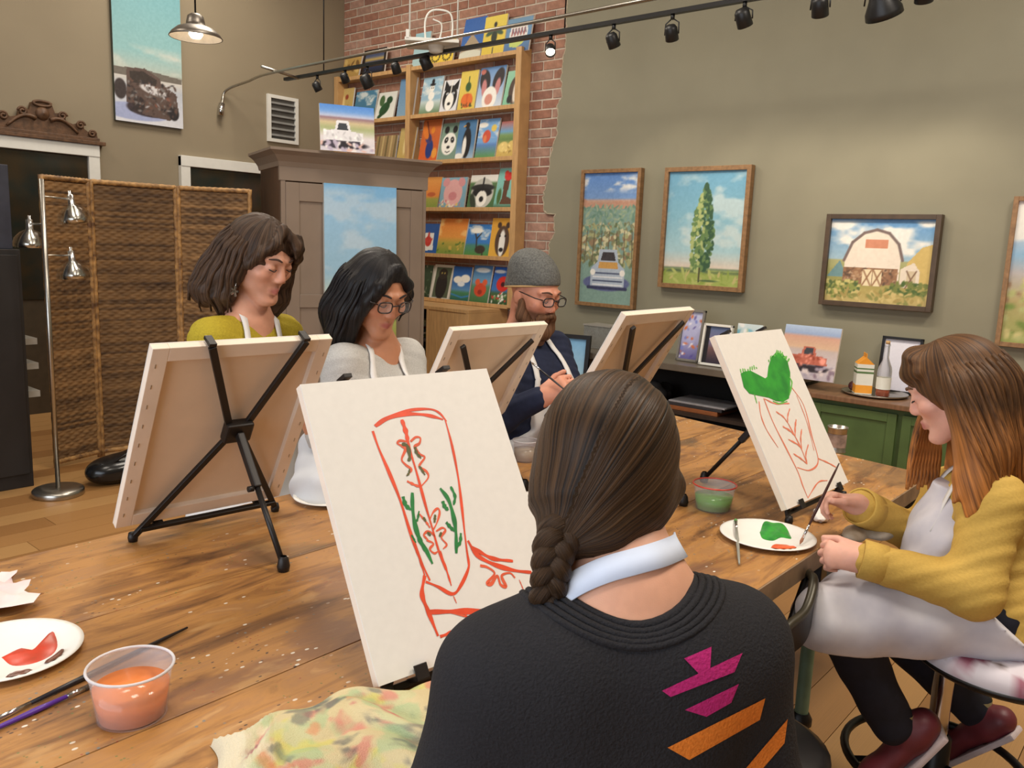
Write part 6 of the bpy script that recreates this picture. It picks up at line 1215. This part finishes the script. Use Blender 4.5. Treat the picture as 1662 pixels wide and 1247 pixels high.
def patch(name, q, m, n=14):
    V = []; 
    for j in range(n+1):
        for i in range(n+1):
            u, v = i/n, j/n; p = (np.array(q[0])*(1-u)+np.array(q[1])*u)*(1-v)+(np.array(q[3])*(1-u)+np.array(q[2])*u)*v; V.append(cast(*p)[0])
    if any(v is None for v in V): return
    MB().add(V, [(j*(n+1)+i, j*(n+1)+i+1, (j+1)*(n+1)+i+1, (j+1)*(n+1)+i) for j in range(n) for i in range(n)], True).put(name, m, pr_, fixn=False)
mg_, og_ = knit('magenta_knit', (176, 36, 106), None, 260.0), knit('orange_knit', (220, 124, 44), None, 260.0)
patch('knit_motif', [(1110, 1069), (1154, 1050), (1152, 1086), (1134, 1094)], mg_); patch('knit_motif', [(1074, 1121), (1204, 1060), (1191, 1091), (1088, 1131)], mg_); patch('knit_motif', [(1111, 1152), (1198, 1110), (1186, 1140), (1146, 1163)], mg_)
patch('knit_motif', [(1083, 1213), (1241, 1133), (1232, 1168), (1118, 1233)], og_); patch('knit_motif', [(1210, 1246), (1277, 1167), (1272, 1206), (1238, 1246)], og_)
VV = np.array([v.co for v in sw.data.vertices]); qq = ((VV-NKc)@NKA.T)/NKr; k0 = np.linalg.norm(qq, axis=1); az_ = np.arctan2(qq[:, 1], qq[:, 0]); rim = []
for k in range(44):
    lo_ = -np.pi+k*2*np.pi/44; m_ = (az_ >= lo_) & (az_ < lo_+2*np.pi/44) & (np.abs(k0-1) < .06)
    if m_.any(): i_ = np.where(m_)[0]; rim.append(VV[i_[np.argmax(qq[i_, 2])]])
rim = np.array(rim)
for _ in range(3): rim = .25*np.roll(rim, 1, 0)+.5*rim+.25*np.roll(rim, -1, 0)
for k in range(5):
    out = rim-NKc; out[:, 2] = 0; out /= np.linalg.norm(out, axis=1)[:, None]; rk = []
    for p_, o_ in zip(rim, out):
        l, n_, _, _ = SWB.find_nearest(Vector(p_+o_*.0085*k-np.array([0, 0, .002*k]))); rk.append(np.array(l) if k else p_)
    rk = np.array(rk)
    for _ in range(2): rk = .25*np.roll(rk, 1, 0)+.5*rk+.25*np.roll(rk, -1, 0)
    MB().tube(rk, .0058 if k == 0 else .0046, 8, closed=True).put('collar_rib', m_bknit, pr_)
BDB = BVHTree.FromPolygons([v.co for v in bd1.data.vertices], [p.vertices for p in bd1.data.polygons]); stp = []; stn = []
for x, y in ((902, 990), (918, 965), (945, 945), (985, 927), (1030, 914), (1070, 902), (1098, 890)):
    l, n_, _, _ = BDB.ray_cast(Vector(CAM), Vector(nrm(ray(x, y))))
    if l is not None: stp.append(np.array(l)+np.array(n_)*.003); stn.append(np.array(n_))
stp.append(stp[-1]+CW*.025+CR*.003-CU*.002); stn.append(nrm(stn[-1]*.5+CR*.6))
strap(stp, .032, np.array(stn), mat('blue_white_cotton', (206, 216, 236), .8, var=.04), 'apron_strap', pr_)

sd = Sdf(); W_ = lambda p: HC+np.asarray(p)@HA
sd.ell(W_((0, -.022, .022)), (.090, .108, .100), HA, .02); sd.ell(W_((.0, -.045, -.035)), (.086, .078, .075), HA, .04); sd.chain([W_((-.02, -.085, -.055)), at(935, 845, 1.02), at(905, 880, 1.0)], [.055, .038, .022], .035); sd.cap(W_((.075, .02, -.03)), W_((.02, -.09, -.075)), .022, .03, .03); sd.ell(W_((0, .12, -.06)), (.075, .07, .10), HA, .015, 's')
braxis = nrm(at(920, 865, 1.01)-HC); bx_ = nrm(np.cross(braxis, HA[1])); BA = np.array([bx_, np.cross(braxis, bx_), braxis])
m_h1 = hairmat('brown_hair', (20, 13, 9), (84, 60, 38), 34.0, .45)
put_hair(sd, 'hair', m_h1, pr_, .0042, HC, BA, .0022, 3)
bp_ = catmull([at(918, 855, 1.0), at(900, 890, .985), at(893, 935, .978), at(884, 985, .985), at(862, 1030, 1.03)], 14); nb = len(bp_)
for k in range(3):
    ph = np.linspace(0, 2.3*2*np.pi, nb)+k*2*np.pi/3; T_ = np.gradient(bp_, axis=0); T_ /= np.linalg.norm(T_, axis=1)[:, None]; S_ = np.cross(T_, TOW); S_ /= np.linalg.norm(S_, axis=1)[:, None]; D_ = np.cross(S_, T_); tp = np.linspace(1.15, .7, nb)[:, None]
    Pn = bp_+S_*(np.sin(ph)[:, None]*.013*tp)+D_*(np.sin(2*ph)[:, None]*.009*tp); mb = MB().tube(Pn, .0135*tp[:, 0], 12); me = mb.mesh('braid_strand'); co = np.array([v.co for v in me.vertices]); j = np.arange(len(co)); a = me.attributes.new('strand', 'FLOAT_VECTOR', 'POINT'); a.data.foreach_set('vector', np.stack([(j % 12)/12*3.0+k+(j//12)*.05, (j//12)/6, j*0], 1).astype(np.float32).ravel()); ca_ = me.color_attributes.new('Col', 'FLOAT_COLOR', 'POINT'); ca_.data.foreach_set('color', np.ones(len(co)*4, np.float32))
    put('braid_strand', me, m_h1, pr_)
sd = Sdf(); sd.cap(PV, PV+bf*.06, .13, .12, .05, (shx, 1.3)); KN = [PV+bf*.38+shx*s_*.10+np.array([0, 0, .0]) for s_ in (-1, 1)]; AN = [k_+np.array([0, 0, -.42])-bf*.04 for k_ in KN]; AN = [np.array([a_[0], a_[1], .10]) for a_ in AN]
for s_, k_, a_ in zip((-1, 1), KN, AN): k_[2] = .50; sd.cap(PV+shx*s_*.09+np.array([0, 0, -.03]), k_, .085, .062, .04); sd.cap(k_, a_, .062, .05, .03)
put('trousers', sd.mesh('trousers', .011), mat('dark_denim', (36, 42, 62), .85), pr_)
for a_ in AN: shoe(np.array([a_[0], a_[1], .095]), bf, m_black, 'shoe', pr_)
stool_for((PV[0]-bf[0]*.03, PV[1]-bf[1]*.03), PV[2]-.125, 'black stool under the person in the black sweater')
# ------------------------------------------------------------------ girl in the yellow cardigan
HC = at(1547, 632, 1.99); HA = fr_axes((-.13, .95, -.42)); G = thing('person', 'person in a yellow cardigan and white apron painting with a brush at the right', 'person', (SC[0], SC[1], 0))
N0 = at(1600, 768, 2.02); LS, RS = at(1612, 815, 1.87), at(1545, 800, 2.19); LE, RE = at(1580, 960, 1.83), at(1492, 872, 2.26); LW, RW = at(1402, 908, 1.90), at(1392, 820, 2.10); PV = at(1590, 1010, 2.02); PV[2] = max(PV[2], SZ+.105)
shx = nrm(RS-LS); f_ = nrm(np.cross((0, 0, 1), shx)); CH = at(1590, 890, 2.03)
sd = Sdf(); head(sd, HC, HA, 1.0); sd.cap(HC-HA[2]*.05-HA[1]*.035, N0, .046, .05, .014); sd.cap(N0, CH, .055, .085, .05, (shx, 1.3)); sd.cap(CH, PV, .085, .10, .05, (shx, 1.25)); sd.cap(N0-np.array([0, 0, .03]), LS, .045, .045, .04); sd.cap(N0-np.array([0, 0, .03]), RS, .045, .045, .04)
sd.cap(LS, LE, .045, .04, .03); sd.cap(LE, LW, .04, .027, .03); sd.cap(RS, RE, .045, .04, .03); sd.cap(RE, RW, .04, .027, .03)
hl = at(1318, 897, 1.93)-LW; hand(sd, LW, hl, TOW*.75+np.array([0, 0, .35]), np.array([0, 0, 1.0])-TOW*.3, (62, 70, 45), .95, thumb=(.95, .42, -.30))
hr = at(1318, 812, 2.10)-RW; hand(sd, RW, hr+np.array([0, 0, .02]), np.array([0, 0, 1.0])-TOW*.55, TOW+np.array([0, 0, .2]), s=.95, curls=((38, 50, 30), (50, 55, 35), (62, 60, 40), (68, 62, 40)), thumb=(.95, .38, -.30))
put('body', sd.mesh('body', .0048, colfn=skin_fn(HC, HA, 1.0, (226, 172, 152), (182, 96, 96), .35)), m_skin, G); eyes(HC, HA, 1.0, G, (112, 80, 56))
sd = Sdf(); sd.cap(LS, LS*.4+N0*.6-np.array([0, 0, .03]), .066, .068, .05); sd.cap(RS, RS*.4+N0*.6-np.array([0, 0, .03]), .066, .068, .05); sd.cap(CH+np.array([0, 0, .06]), CH-np.array([0, 0, .05]), .108, .112, .06, (shx, 1.4)); sd.cap(CH-np.array([0, 0, .05]), PV-np.array([0, 0, .02])-f_*.01, .115, .135, .06, (shx, 1.28)); sd.ell(CH+f_*.07+np.array([0, 0, .01]), (.13, .075, .085), fr_axes(f_), .05)
sd.cap(LS, LE, .067, .058, .03); sd.cap(LE, LW*.93+LE*.07, .056, .043, .03); sd.cap(RS, RE, .064, .056, .03); sd.cap(RE, RW*.9+RE*.1, .054, .047, .03); sd.ell(N0+np.array([0, 0, .035])+f_*.012, (.068, .075, .05), fr_axes(f_), .01, 's'); sd.ell(PV-f_*.08-np.array([0, 0, .045]), (.165, .11, .085), fr_axes(f_), .05)
def creases(x, y, z): return .0022*np.sin((x*60+y*95+z*130))*np.sin(z*38+y*21+1.3)
m_yk = mat('mustard_cardigan', (200, 164, 82), .8, var=.05, scale=160, bump=.25, spec=.25); put('cardigan', sd.mesh('cardigan', .0062, creases, clip=lambda x, y, z: -z+(PV[2]-.11)+0*x+0*y), m_yk, G)
for W__, E__, r in ((LW, LE, .0455), (RW, RE, .049)):
    d = nrm(W__-E__); c = W__*.93+E__*.07 if r < .047 else W__*.9+E__*.1; X = nrm(np.cross(d, (0, 0, 1))); MB().lathe([(r*.92, -.03), (r*1.0, -.028), (r*1.0, .022), (r*.9, .024), (r*.84, -.01)], c, 24, (X, np.cross(d, X), d)).put('cuff', m_yk, G)
LK, RK = at(1362, 1005, 1.96), at(1418, 985, 2.16); LA, RA = at(1448, 1172, 1.99), at(1578, 1148, 2.22)
sd = Sdf(); sd.cap(PV-np.array([0, 0, .02]), PV+f_*.05-np.array([0, 0, .02]), .12, .11, .05, (shx, 1.3)); hp = [PV+shx*s_*.085+np.array([0, 0, -.02]) for s_ in (-1, 1)]
legs(sd, hp, f_, (LK, RK), (LA, RA), (.088, .066, .052)); put('jeans', sd.mesh('jeans', .0075, lambda x, y, z: .003*np.sin(z*55+x*40)*np.sin(y*50)), mat('navy_denim', (17, 18, 32), .85, var=.3, scale=40), G)
m_mar = mat('maroon_leather', (104, 38, 46), .5, var=.15); m_sole = mat('shoe_white', (206, 190, 190), .6)
for a_ in (LA, RA):
    shoe(a_, (-.2, .42, -.75) if a_ is LA else (.05, .5, -.55), m_mar, 'shoe', G, 1.0, m_sole)
    MB().lathe([(.042, -.01), (.046, 0), (.044, .022)], a_+np.array([0, 0, .012]), 18).put('sock', mat('sock_tan', (170, 156, 110), .9), G)
sd = Sdf(); sd.cap(CH+np.array([0, 0, .05]), CH-np.array([0, 0, .06]), .126, .128, .06, (shx, 1.38)); sd.cap(CH+np.array([0, 0, .05])+f_*.02, N0-np.array([0, 0, .03])+f_*.05, .105, .06, .05, (shx, 1.2)); sd.cap(CH-np.array([0, 0, .05]), PV, .124, .142, .06, (shx, 1.28)); sd.ell(CH+f_*.084, (.13, .086, .095), fr_axes(f_), .05)
for h_, k_ in zip(hp, (LK, RK)): sd.cap(h_, k_+nrm(k_-h_)*.01, .112, .094, .07)
sd.cap((hp[0]+hp[1])/2+np.array([0, 0, .02]), (LK+RK)/2+np.array([0, 0, .02]), .105, .09, .07); sd.cap(LK-np.array([0, 0, .02]), RK-np.array([0, 0, .02]), .075, .075, .05)
fa = fr_axes(f_); top = N0[2]-.035; low = min(LK[2], RK[2])-.005
def ap_clip(x, y, z):
    q = (x-CH[0])*f_[0]+(y-CH[1])*f_[1]; l = (x-CH[0])*shx[0]+(y-CH[1])*shx[1]
    return np.maximum.reduce([np.broadcast_to(a, np.broadcast_shapes(x.shape, y.shape, z.shape)) for a in (.045-q-1.2*np.maximum(PV[2]+.05-z, 0), np.abs(l)-.13-3.5*np.maximum(PV[2]+.12-z, 0), z-top, low-z)])
put('apron', sd.mesh('apron', .0065, lambda x, y, z: .006*np.sin(x*40+z*18)*np.sin(y*34+z*26), ap_clip), mat('stained_apron', (228, 224, 226), .8, rgb2=(186, 184, 196), scale=7, bump=.1), G)
for s_ in (-1, 1): strap([N0+shx*s_*.055+np.array([0, 0, .03]), N0+shx*s_*.065+f_*.07-np.array([0, 0, .01]), CH+shx*s_*.075+f_*.135+np.array([0, 0, .035])], .022, [nrm(np.array([0, 0, .9])+f_*.3), nrm(f_+np.array([0, 0, .8])), nrm(f_+np.array([0, 0, .3]))], m_apron, 'apron_strap', G)
W_ = lambda p: HC+np.asarray(p)@HA; sd = Sdf()
sd.ell(W_((0, -.020, .028)), (.092, .110, .100), HA, .02); sd.ell(W_((0, .118, -.050)), (.110, .092, .094), HA, .010, 's')
sd.chain([W_((-.080, -.018, .02)), at(1580, 708, 1.89), at(1562, 775, 1.86), at(1548, 815, 1.85)], [.026, .026, .018, .006], .02); sd.chain([W_((-.084, -.03, .02)), at(1592, 725, 1.875), at(1580, 790, 1.85), at(1572, 838, 1.84)], [.03, .03, .02, .006], .02); sd.chain([W_((-.07, -.05, .0)), at(1610, 735, 1.88), at(1612, 800, 1.855), at(1618, 845, 1.85)], [.04, .04, .026, .006], .02); sd.chain([W_((-.085, -.03, .0)), at(1592, 730, 1.87), at(1585, 822, 1.84)], [.045, .046, .018], .03); sd.chain([W_((-.05, -.07, -.01)), at(1630, 730, 1.93), at(1645, 822, 1.91)], [.05, .052, .022], .03); sd.chain([W_((.0, -.09, -.02)), at(1660, 760, 2.03), at(1676, 835, 2.0)], [.055, .05, .024], .04)
sd.chain([W_((.06, -.05, 0)), at(1560, 760, 2.15)], [.05, .04], .04)
sd.chain([W_((-.070, .050, .064)), W_((-.040, .074, .064)), W_((0, .082, .064)), W_((.040, .074, .064)), W_((.070, .050, .064))], [.013, .013, .013, .013, .013], .015); sd.cap(W_((0, .058, .098)), W_((0, .080, .064)), .028, .013, .03, (HA[0], 2.6))
for k_ in range(9): x_ = -.06+.015*k_; sd.chain([W_((x_, .084-abs(x_)*.45, .066)), W_((x_*1.03, .089-abs(x_)*.5, .048)), W_((x_*1.05, .090-abs(x_)*.5, .034))], [.008, .006, .002], .004)
zt, zb = HC[2]-.02, N0[2]-.06
def omb(V):
    t = np.clip((zt-V[:, 2])/(zt-zb), 0, 1)[:, None]**.6; return np.array([1, 1, 1.])*(1-t)+np.array([4.3, 3.5, 2.2])*t
hr_ = put_hair(sd, 'hair', hairmat('ombre_hair', (46, 30, 20), (116, 80, 48), 28.0, .5), G, .0046, HC, HA, .0022, 8, None, omb, .0)
locks_on(hr_, HC, HA, np.linspace(-1.5, .2, 20), .06, -.20, .0075, MATS['ombre_hair'], G, 5, omb, .12, .03)
for k in range(9): lock(catmull([W_((.078, .012-.008*k, .02)), at(1500+3*k, 670, 2.10+.004*k), at(1482+5*k, 735, 2.12+.004*k), at(1472+6*k, 795-4*(k % 3), 2.12)], 6), .011, MATS['ombre_hair'], G, omb)
brush('brush dipped in paint held by the person in the yellow cardigan', at(1362, 752, 2.05), onz(1298, 884, TZ+.010), (70, 40, 34), (170, 120, 90), .0034)
# ------------------------------------------------------------------ shared builder for the three people beyond the table
def seated(lab, HC, f, N0, RS, LS, RE, RW, LE, LW, CH, PV, skin, top_m, seatlab, s=1.0, male=False, lip=(170, 92, 86), beard=None, rhand=None, lhand=None, chest_r=.105, wide=1.4, loc=None, vox=.0052):
    A = fr_axes(f); P = thing('person', lab, 'person', (PV[0], PV[1], 0)); shx = nrm(RS-LS); bf = nrm(np.array([f[0], f[1], 0]))
    sd = Sdf(); head(sd, HC, A, s, male); nr = .055 if male else .045; N0 = N0-bf*.03; sd.cap(HC-A[2]*.045-A[1]*.035, N0, nr, nr+.003, .014); sd.cap(N0, CH, nr, .085, .05, (shx, 1.3)); sd.cap(CH, PV, .085, .10, .05, (shx, 1.2))
    for S_, E_, Wr in ((RS, RE, RW), (LS, LE, LW)): sd.cap(N0-np.array([0, 0, .03]), S_, .045, .045, .04); sd.cap(S_, E_, .043, .037, .03); sd.cap(E_, Wr, .037, .026, .03)
    for h_, Wr in ((rhand, RW), (lhand, LW)):
        if h_ is None: h_ = dict(f=bf+np.array([0, 0, -.2]), n=(0, 0, 1), t=-shx if Wr is RW else shx, curl=(35, 40, 30))
        hand(sd, Wr, **h_)
    put('body', sd.mesh('body', vox, colfn=skin_fn(HC, A, s, skin, lip, .18, beard)), m_skin, P)
    sd = Sdf(); pad = .020
    for S_, E_, Wr in ((RS, RE, RW), (LS, LE, LW)): sd.cap(S_, S_*.4+N0*.6-np.array([0, 0, .035]), .062, .062, .05); sd.cap(S_, E_, .063, .055, .03); sd.cap(E_, Wr*.92+E_*.08, .053, .040, .03)
    sd.cap(CH+np.array([0, 0, .05]), CH-np.array([0, 0, .06]), chest_r, chest_r, .06, (shx, wide)); sd.cap(CH-np.array([0, 0, .05]), PV, chest_r, chest_r+.015, .06, (shx, wide*.92))
    if not male: sd.ell(CH+bf*.06, (.12, .07, .075), fr_axes(bf), .05)
    sd.ell(N0+np.array([0, 0, .03])+bf*.018, (.062, .068, .045), fr_axes(bf), .01, 's')
    o = put('sweater', sd.mesh('sweater', .0068, creases), top_m, P)
    sd = Sdf(); sd.cap(PV, PV+bf*.06, .12, .11, .05, (shx, 1.25))
    for q in (-1, 1):
        h_ = PV+shx*q*.085-np.array([0, 0, .02]); k_ = h_+bf*.34; k_[1] = min(k_[1], 2.6); k_[2] = min(h_[2], .60); a_ = np.array([k_[0]-bf[0]*.03, k_[1]-bf[1]*.03, .10]); sd.cap(h_, k_, .08, .058, .04); sd.cap(k_, a_, .058, .046, .03); shoe(a_, bf, m_black, 'shoe', P)
    put('trousers', sd.mesh('trousers', .012), mat('dark_denim', (36, 42, 62), .85), P)
    stool_for(PV[:2], PV[2]-.118, seatlab)
    # apron bib
    sd = Sdf(); sd.cap(CH+np.array([0, 0, .05]), CH-np.array([0, 0, .06]), chest_r+.012, chest_r+.012, .06, (shx, wide)); sd.cap(CH-np.array([0, 0, .05]), PV, chest_r+.012, chest_r+.03, .06, (shx, wide*.95))
    if not male: sd.ell(CH+bf*.064, (.125, .076, .08), fr_axes(bf), .05)
    for q in (-1, 1): sd.cap(PV+shx*q*.085, PV+shx*q*.09+bf*.20, .10, .085, .05)
    def cl(x, y, z):
        q = (x-CH[0])*bf[0]+(y-CH[1])*bf[1]; l = (x-CH[0])*shx[0]+(y-CH[1])*shx[1]; sh_ = np.broadcast_shapes(x.shape, y.shape, z.shape)
        return np.maximum.reduce([np.broadcast_to(a, sh_) for a in (.03-q-.5*np.maximum(CH[2]-.12-z, 0), np.abs(l)-.105-1.4*np.maximum(CH[2]-.10-z, 0), z-(CH[2]+.035), PV[2]-.10-z)])
    put('apron', sd.mesh('apron', .007, lambda x, y, z: .003*np.sin(x*50+z*25)*np.sin(y*40+z*30), cl), m_apron, P)
    sp = []
    for q in (-1, 1):
        pts = [N0+shx*q*.052+np.array([0, 0, .035])-bf*.01, N0+shx*q*.062+bf*.05+np.array([0, 0, -.0]), CH+shx*q*.080+bf*(chest_r+.01)+np.array([0, 0, .09]), CH+shx*q*.088+bf*(chest_r+.022)+np.array([0, 0, .03])]; pp, nn = snap(o.data, catmull(pts, 6), .005); mbv, mbf = ribbon(pp, .020, nn); so = MB().add(mbv, mbf, True).put('apron_strap', m_apron, P, fixn=False); md = so.modifiers.new('thick', 'SOLIDIFY'); md.thickness = .003; md.offset = 1
    return P, A, shx, bf
# woman in the mustard sweater
HC = at(424, 420, 2.42); f_ = (.17, -.93, -.34)
N0 = at(415, 508, 2.46); RS, LS = at(346, 553, 2.35), at(456, 545, 2.60); CH = at(405, 635, 2.46); PV = at(400, 840, 2.52)
P, A, shx, bf = seated('person in a mustard sweater and star earring looking down at the left', HC, f_, N0, RS, LS, at(330, 700, 2.36), at(370, 720, 2.36), at(452, 690, 2.64), at(415, 715, 2.46), CH, PV, (206, 150, 124), knit('olive_mustard_knit', (172, 152, 44), None, 200.0, .4), 'black stool under the person in the mustard sweater')
eyes(HC, A, 1.0, P, (72, 50, 40)); W_ = lambda p: HC+np.asarray(p)@A; sd = Sdf()
sd.ell(W_((0, -.020, .030)), (.086, .106, .097), A, .02); sd.ell(W_((.004, .118, -.030)), (.060, .072, .098), A, .010, 's')
sd.chain([W_((.076, -.005, .02)), W_((.083, -.005, -.05)), W_((.085, -.02, -.12)), W_((.076, -.03, -.175))], [.024, .025, .028, .014], .02); sd.chain([W_((.076, -.035, .01)), W_((.086, -.05, -.07)), W_((.098, -.07, -.13)), W_((.10, -.075, -.165))], [.03, .036, .036, .018], .02); sd.chain([W_((.05, -.08, .0)), W_((.065, -.10, -.08)), W_((.085, -.115, -.14)), W_((.088, -.115, -.17))], [.045, .042, .034, .016], .025); sd.chain([W_((.0, -.095, .0)), W_((.0, -.11, -.09)), W_((.01, -.115, -.165))], [.045, .045, .022], .03)
sd.chain([W_((-.074, .015, .02)), W_((-.080, .02, -.05)), W_((-.082, .015, -.12)), W_((-.066, .02, -.185))], [.024, .028, .034, .018], .02); sd.chain([W_((-.06, -.06, 0)), W_((-.07, -.07, -.10)), W_((-.06, -.06, -.17))], [.045, .042, .022], .03)
sd.chain([W_((.004, .060, .112)), W_((-.040, .086, .076)), W_((-.068, .074, .030)), W_((-.080, .052, -.02))], [.014, .015, .013, .010], .012); sd.chain([W_((.004, .060, .112)), W_((.040, .080, .078)), W_((.066, .058, .035)), W_((.076, .03, -.01))], [.014, .013, .012, .012], .012)
for k_ in range(5): sd.chain([W_((-.012-.010*k_, .076, .098)), W_((-.020-.010*k_, .102-.003*k_, .066)), W_((-.026-.011*k_, .106-.006*k_, .040-.004*k_))], [.008, .006, .002], .005)
hr_ = put_hair(sd, 'hair', hairmat('brunette_hair', (30, 21, 16), (92, 70, 54), 26.0, .5), P, .0046, HC, A, .0042, 12, None, None, .4)
locks_on(hr_, HC, A, np.linspace(-2.0, 1.75, 26), .075, -.165, .0075, MATS['brunette_hair'], P, 3, (1.15, 1.1, 1.05), .22, .015)
e = W_((.100, .030, -.075)); er = MB(); 
for k in range(5): a = k*1.2566; er.bar(e+A[1]*.0+A[2]*-.012, e+A[2]*(-.012+.016*math.sin(a+1.57))+A[1]*.016*math.cos(a+1.57), .006, .003, A[0])
er.tube([e+A[2]*.012, e+A[2]*-.004], .0012, 6); er.put('star_earring', m_chrome, P)
# woman in the grey sweater with glasses
HC = at(614, 474, 2.46); f_ = (-.16, -.93, -.40)
N0 = at(620, 562, 2.52); RS, LS = at(558, 594, 2.43), at(656, 582, 2.66); CH = at(615, 680, 2.52); PV = at(600, 850, 2.56)
P, A, shx, bf = seated('person in a light grey sweater, apron and dark rimmed glasses looking down', HC, f_, N0, RS, LS, at(540, 742, 2.42), at(516, 700, 2.28), at(690, 740, 2.64), at(640, 730, 2.36), CH, PV, (190, 132, 100), knit('heather_grey_knit', (186, 184, 180), None, 260.0, .35), 'black stool under the person in the light grey sweater', lip=(164, 84, 78), rhand=dict(f=at(497, 664, 2.24)-at(516, 700, 2.28), n=TOW, t=(0, 0, 1), curl=(50, 60, 40)))
eyes(HC, A, 1.0, P, (34, 26, 24)); glasses(HC, A, 1.0, P, (40, 26, 22)); W_ = lambda p: HC+np.asarray(p)@A; sd = Sdf()
sd.ell(W_((0, -.018, .030)), (.086, .106, .096), A, .02)
sd.chain([W_((.0, .062, .105)), W_((.045, .078, .055)), W_((.066, .062, .0)), W_((.080, .035, -.07)), W_((.078, .035, -.14))], [.012, .016, .018, .022, .012], .015); sd.chain([W_((.080, .0, .02)), W_((.096, .0, -.06)), W_((.104, .005, -.13)), W_((.098, .012, -.185))], [.028, .036, .036, .016], .03); sd.chain([W_((.06, -.07, 0)), W_((.08, -.075, -.10)), W_((.085, -.06, -.16))], [.045, .045, .025], .04); sd.chain([W_((0, -.09, 0)), W_((.0, -.09, -.10))], [.05, .045], .04)
sd.chain([W_((-.010, .062, .105)), W_((-.05, .068, .055)), W_((-.076, .035, .01)), W_((-.082, .01, -.05)), W_((-.078, -.01, -.09))], [.012, .014, .016, .018, .012], .015); sd.chain([W_((-.055, -.06, 0)), W_((-.06, -.07, -.09))], [.045, .04], .04)
sd.ell(W_((-.012, .118, -.028)), (.054, .078, .118), A, .008, 's')
hr_ = put_hair(sd, 'hair', hairmat('black_hair', (12, 11, 12), (40, 36, 36), 26.0, .42), P, .0046, HC, A, .0034, 21, None, None, .1)
locks_on(hr_, HC, A, np.linspace(.2, 2.0, 14), .06, -.175, .006, MATS['black_hair'], P, 4, (1, 1, 1), .10, .02); locks_on(hr_, HC, A, np.linspace(-2.0, -.4, 9), .06, -.085, .005, MATS['black_hair'], P, 6, (1, 1, 1), .15, .015)
sd = Sdf(); sd.ell(at(528, 790, 2.33), (.10, .10, .09), k=.03); sd.ell(at(520, 735, 2.36), (.065, .07, .08), k=.04); sd.ell(at(560, 800, 2.36), (.12, .10, .09), k=.05)
put('apron_skirt', sd.mesh('apron_skirt', .008, lambda x, y, z: .006*np.sin(x*60+z*26)*np.sin(y*30+z*44)), mat('pale_grey_apron', (206, 208, 212), .8, var=.06, scale=9), P)
# man with the beanie
HC = at(868, 478, 2.98); f_ = (-.10, -.96, -.22)
N0 = at(858, 548, 3.02); RS, LS = at(813, 566, 2.92), at(898, 566, 3.12); CH = at(860, 640, 3.02); PV = at(858, 775, 3.04); RWm = at(880, 645, 2.74)
P, A, shx, bf = seated('person in a grey beanie, glasses and navy shirt holding a brush', HC, f_, N0, RS, LS, at(812, 678, 2.80), RWm, at(930, 660, 3.0), at(905, 690, 2.80), CH, PV, (206, 142, 116), knit('navy_shirt', (34, 40, 62), None, 60.0, .15), 'black stool under the person in the beanie', s=1.02, male=True, lip=(170, 96, 86), beard=(104, 72, 52), chest_r=.115, wide=1.45,
    rhand=dict(f=at(922, 622, 2.70)-RWm, n=TOW*.8+np.array([0, 0, .5]), t=np.array([0, 0, 1.0])-CR*.3, curl=(45, 60, 45), s=1.08))
eyes(HC, A, 1.02, P, (84, 58, 44)); glasses(HC, A, 1.02, P, (30, 28, 32), .022, .015); W_ = lambda p: HC+np.asarray(p)*1.02@A; sd = Sdf()
for q in (-1, 1): sd.chain([W_((q*.070, .012, -.02)), W_((q*.066, .025, -.07)), W_((q*.035, .060, -.108)), W_((0, .074, -.118))], [.012, .020, .024, .028], .02); sd.chain([W_((q*.030, .080, -.062)), W_((0, .098, -.050))], [.009, .009], .012); sd.cap(W_((q*.03, .08, -.062)), W_((q*.032, .07, -.10)), .013, .018, .015)
put_hair(sd, 'beard', hairmat('brown_beard', (62, 42, 30), (140, 100, 72), 60.0, .6), P, .005, HC, A, .003, 5)
sd = Sdf(); sd.ell(W_((0, -.020, .050)), (.087, .106, .094), A, .02); sd.ell(W_((0, -.055, .095)), (.06, .065, .05), A, .05); sd.ell(W_((0, -.05, .0)), (.083, .07, .06), A, .03)
bl_ = nrm(A[2]*1.0-A[1]*.30); bc = W_((0, .06, .048))
put('beanie', sd.mesh('beanie', .0055, lambda x, y, z: .0012*np.sin(((x-HC[0])*A[0, 0]+(y-HC[1])*A[0, 1])*420)*np.sin(z*260), lambda x, y, z: -((x-bc[0])*bl_[0]+(y-bc[1])*bl_[1]+(z-bc[2])*bl_[2])), knit('grey_beanie', (112, 112, 108), (80, 80, 78), 160.0, .7), P)
ring = []
for a in np.linspace(0, 2*np.pi, 60)[:-1]:
    u_, v_ = nrm(np.cross(bl_, A[1])), None; v_ = np.cross(bl_, u_); cc_ = W_((0, -.018, .0)); k_ = ((bc-cc_)@bl_); ring.append(cc_+bl_*k_+u_*.088*math.cos(a)+v_*.103*math.sin(a))
MB().tube(ring, .0035, 8, closed=True).put('beanie_trim', mat('tan_trim', (196, 160, 110), .8), P)
brush('thin brush held up by the person in the beanie', at(925, 640, 2.66), at(862, 588, 2.72), (40, 34, 34), (120, 100, 80), .003)
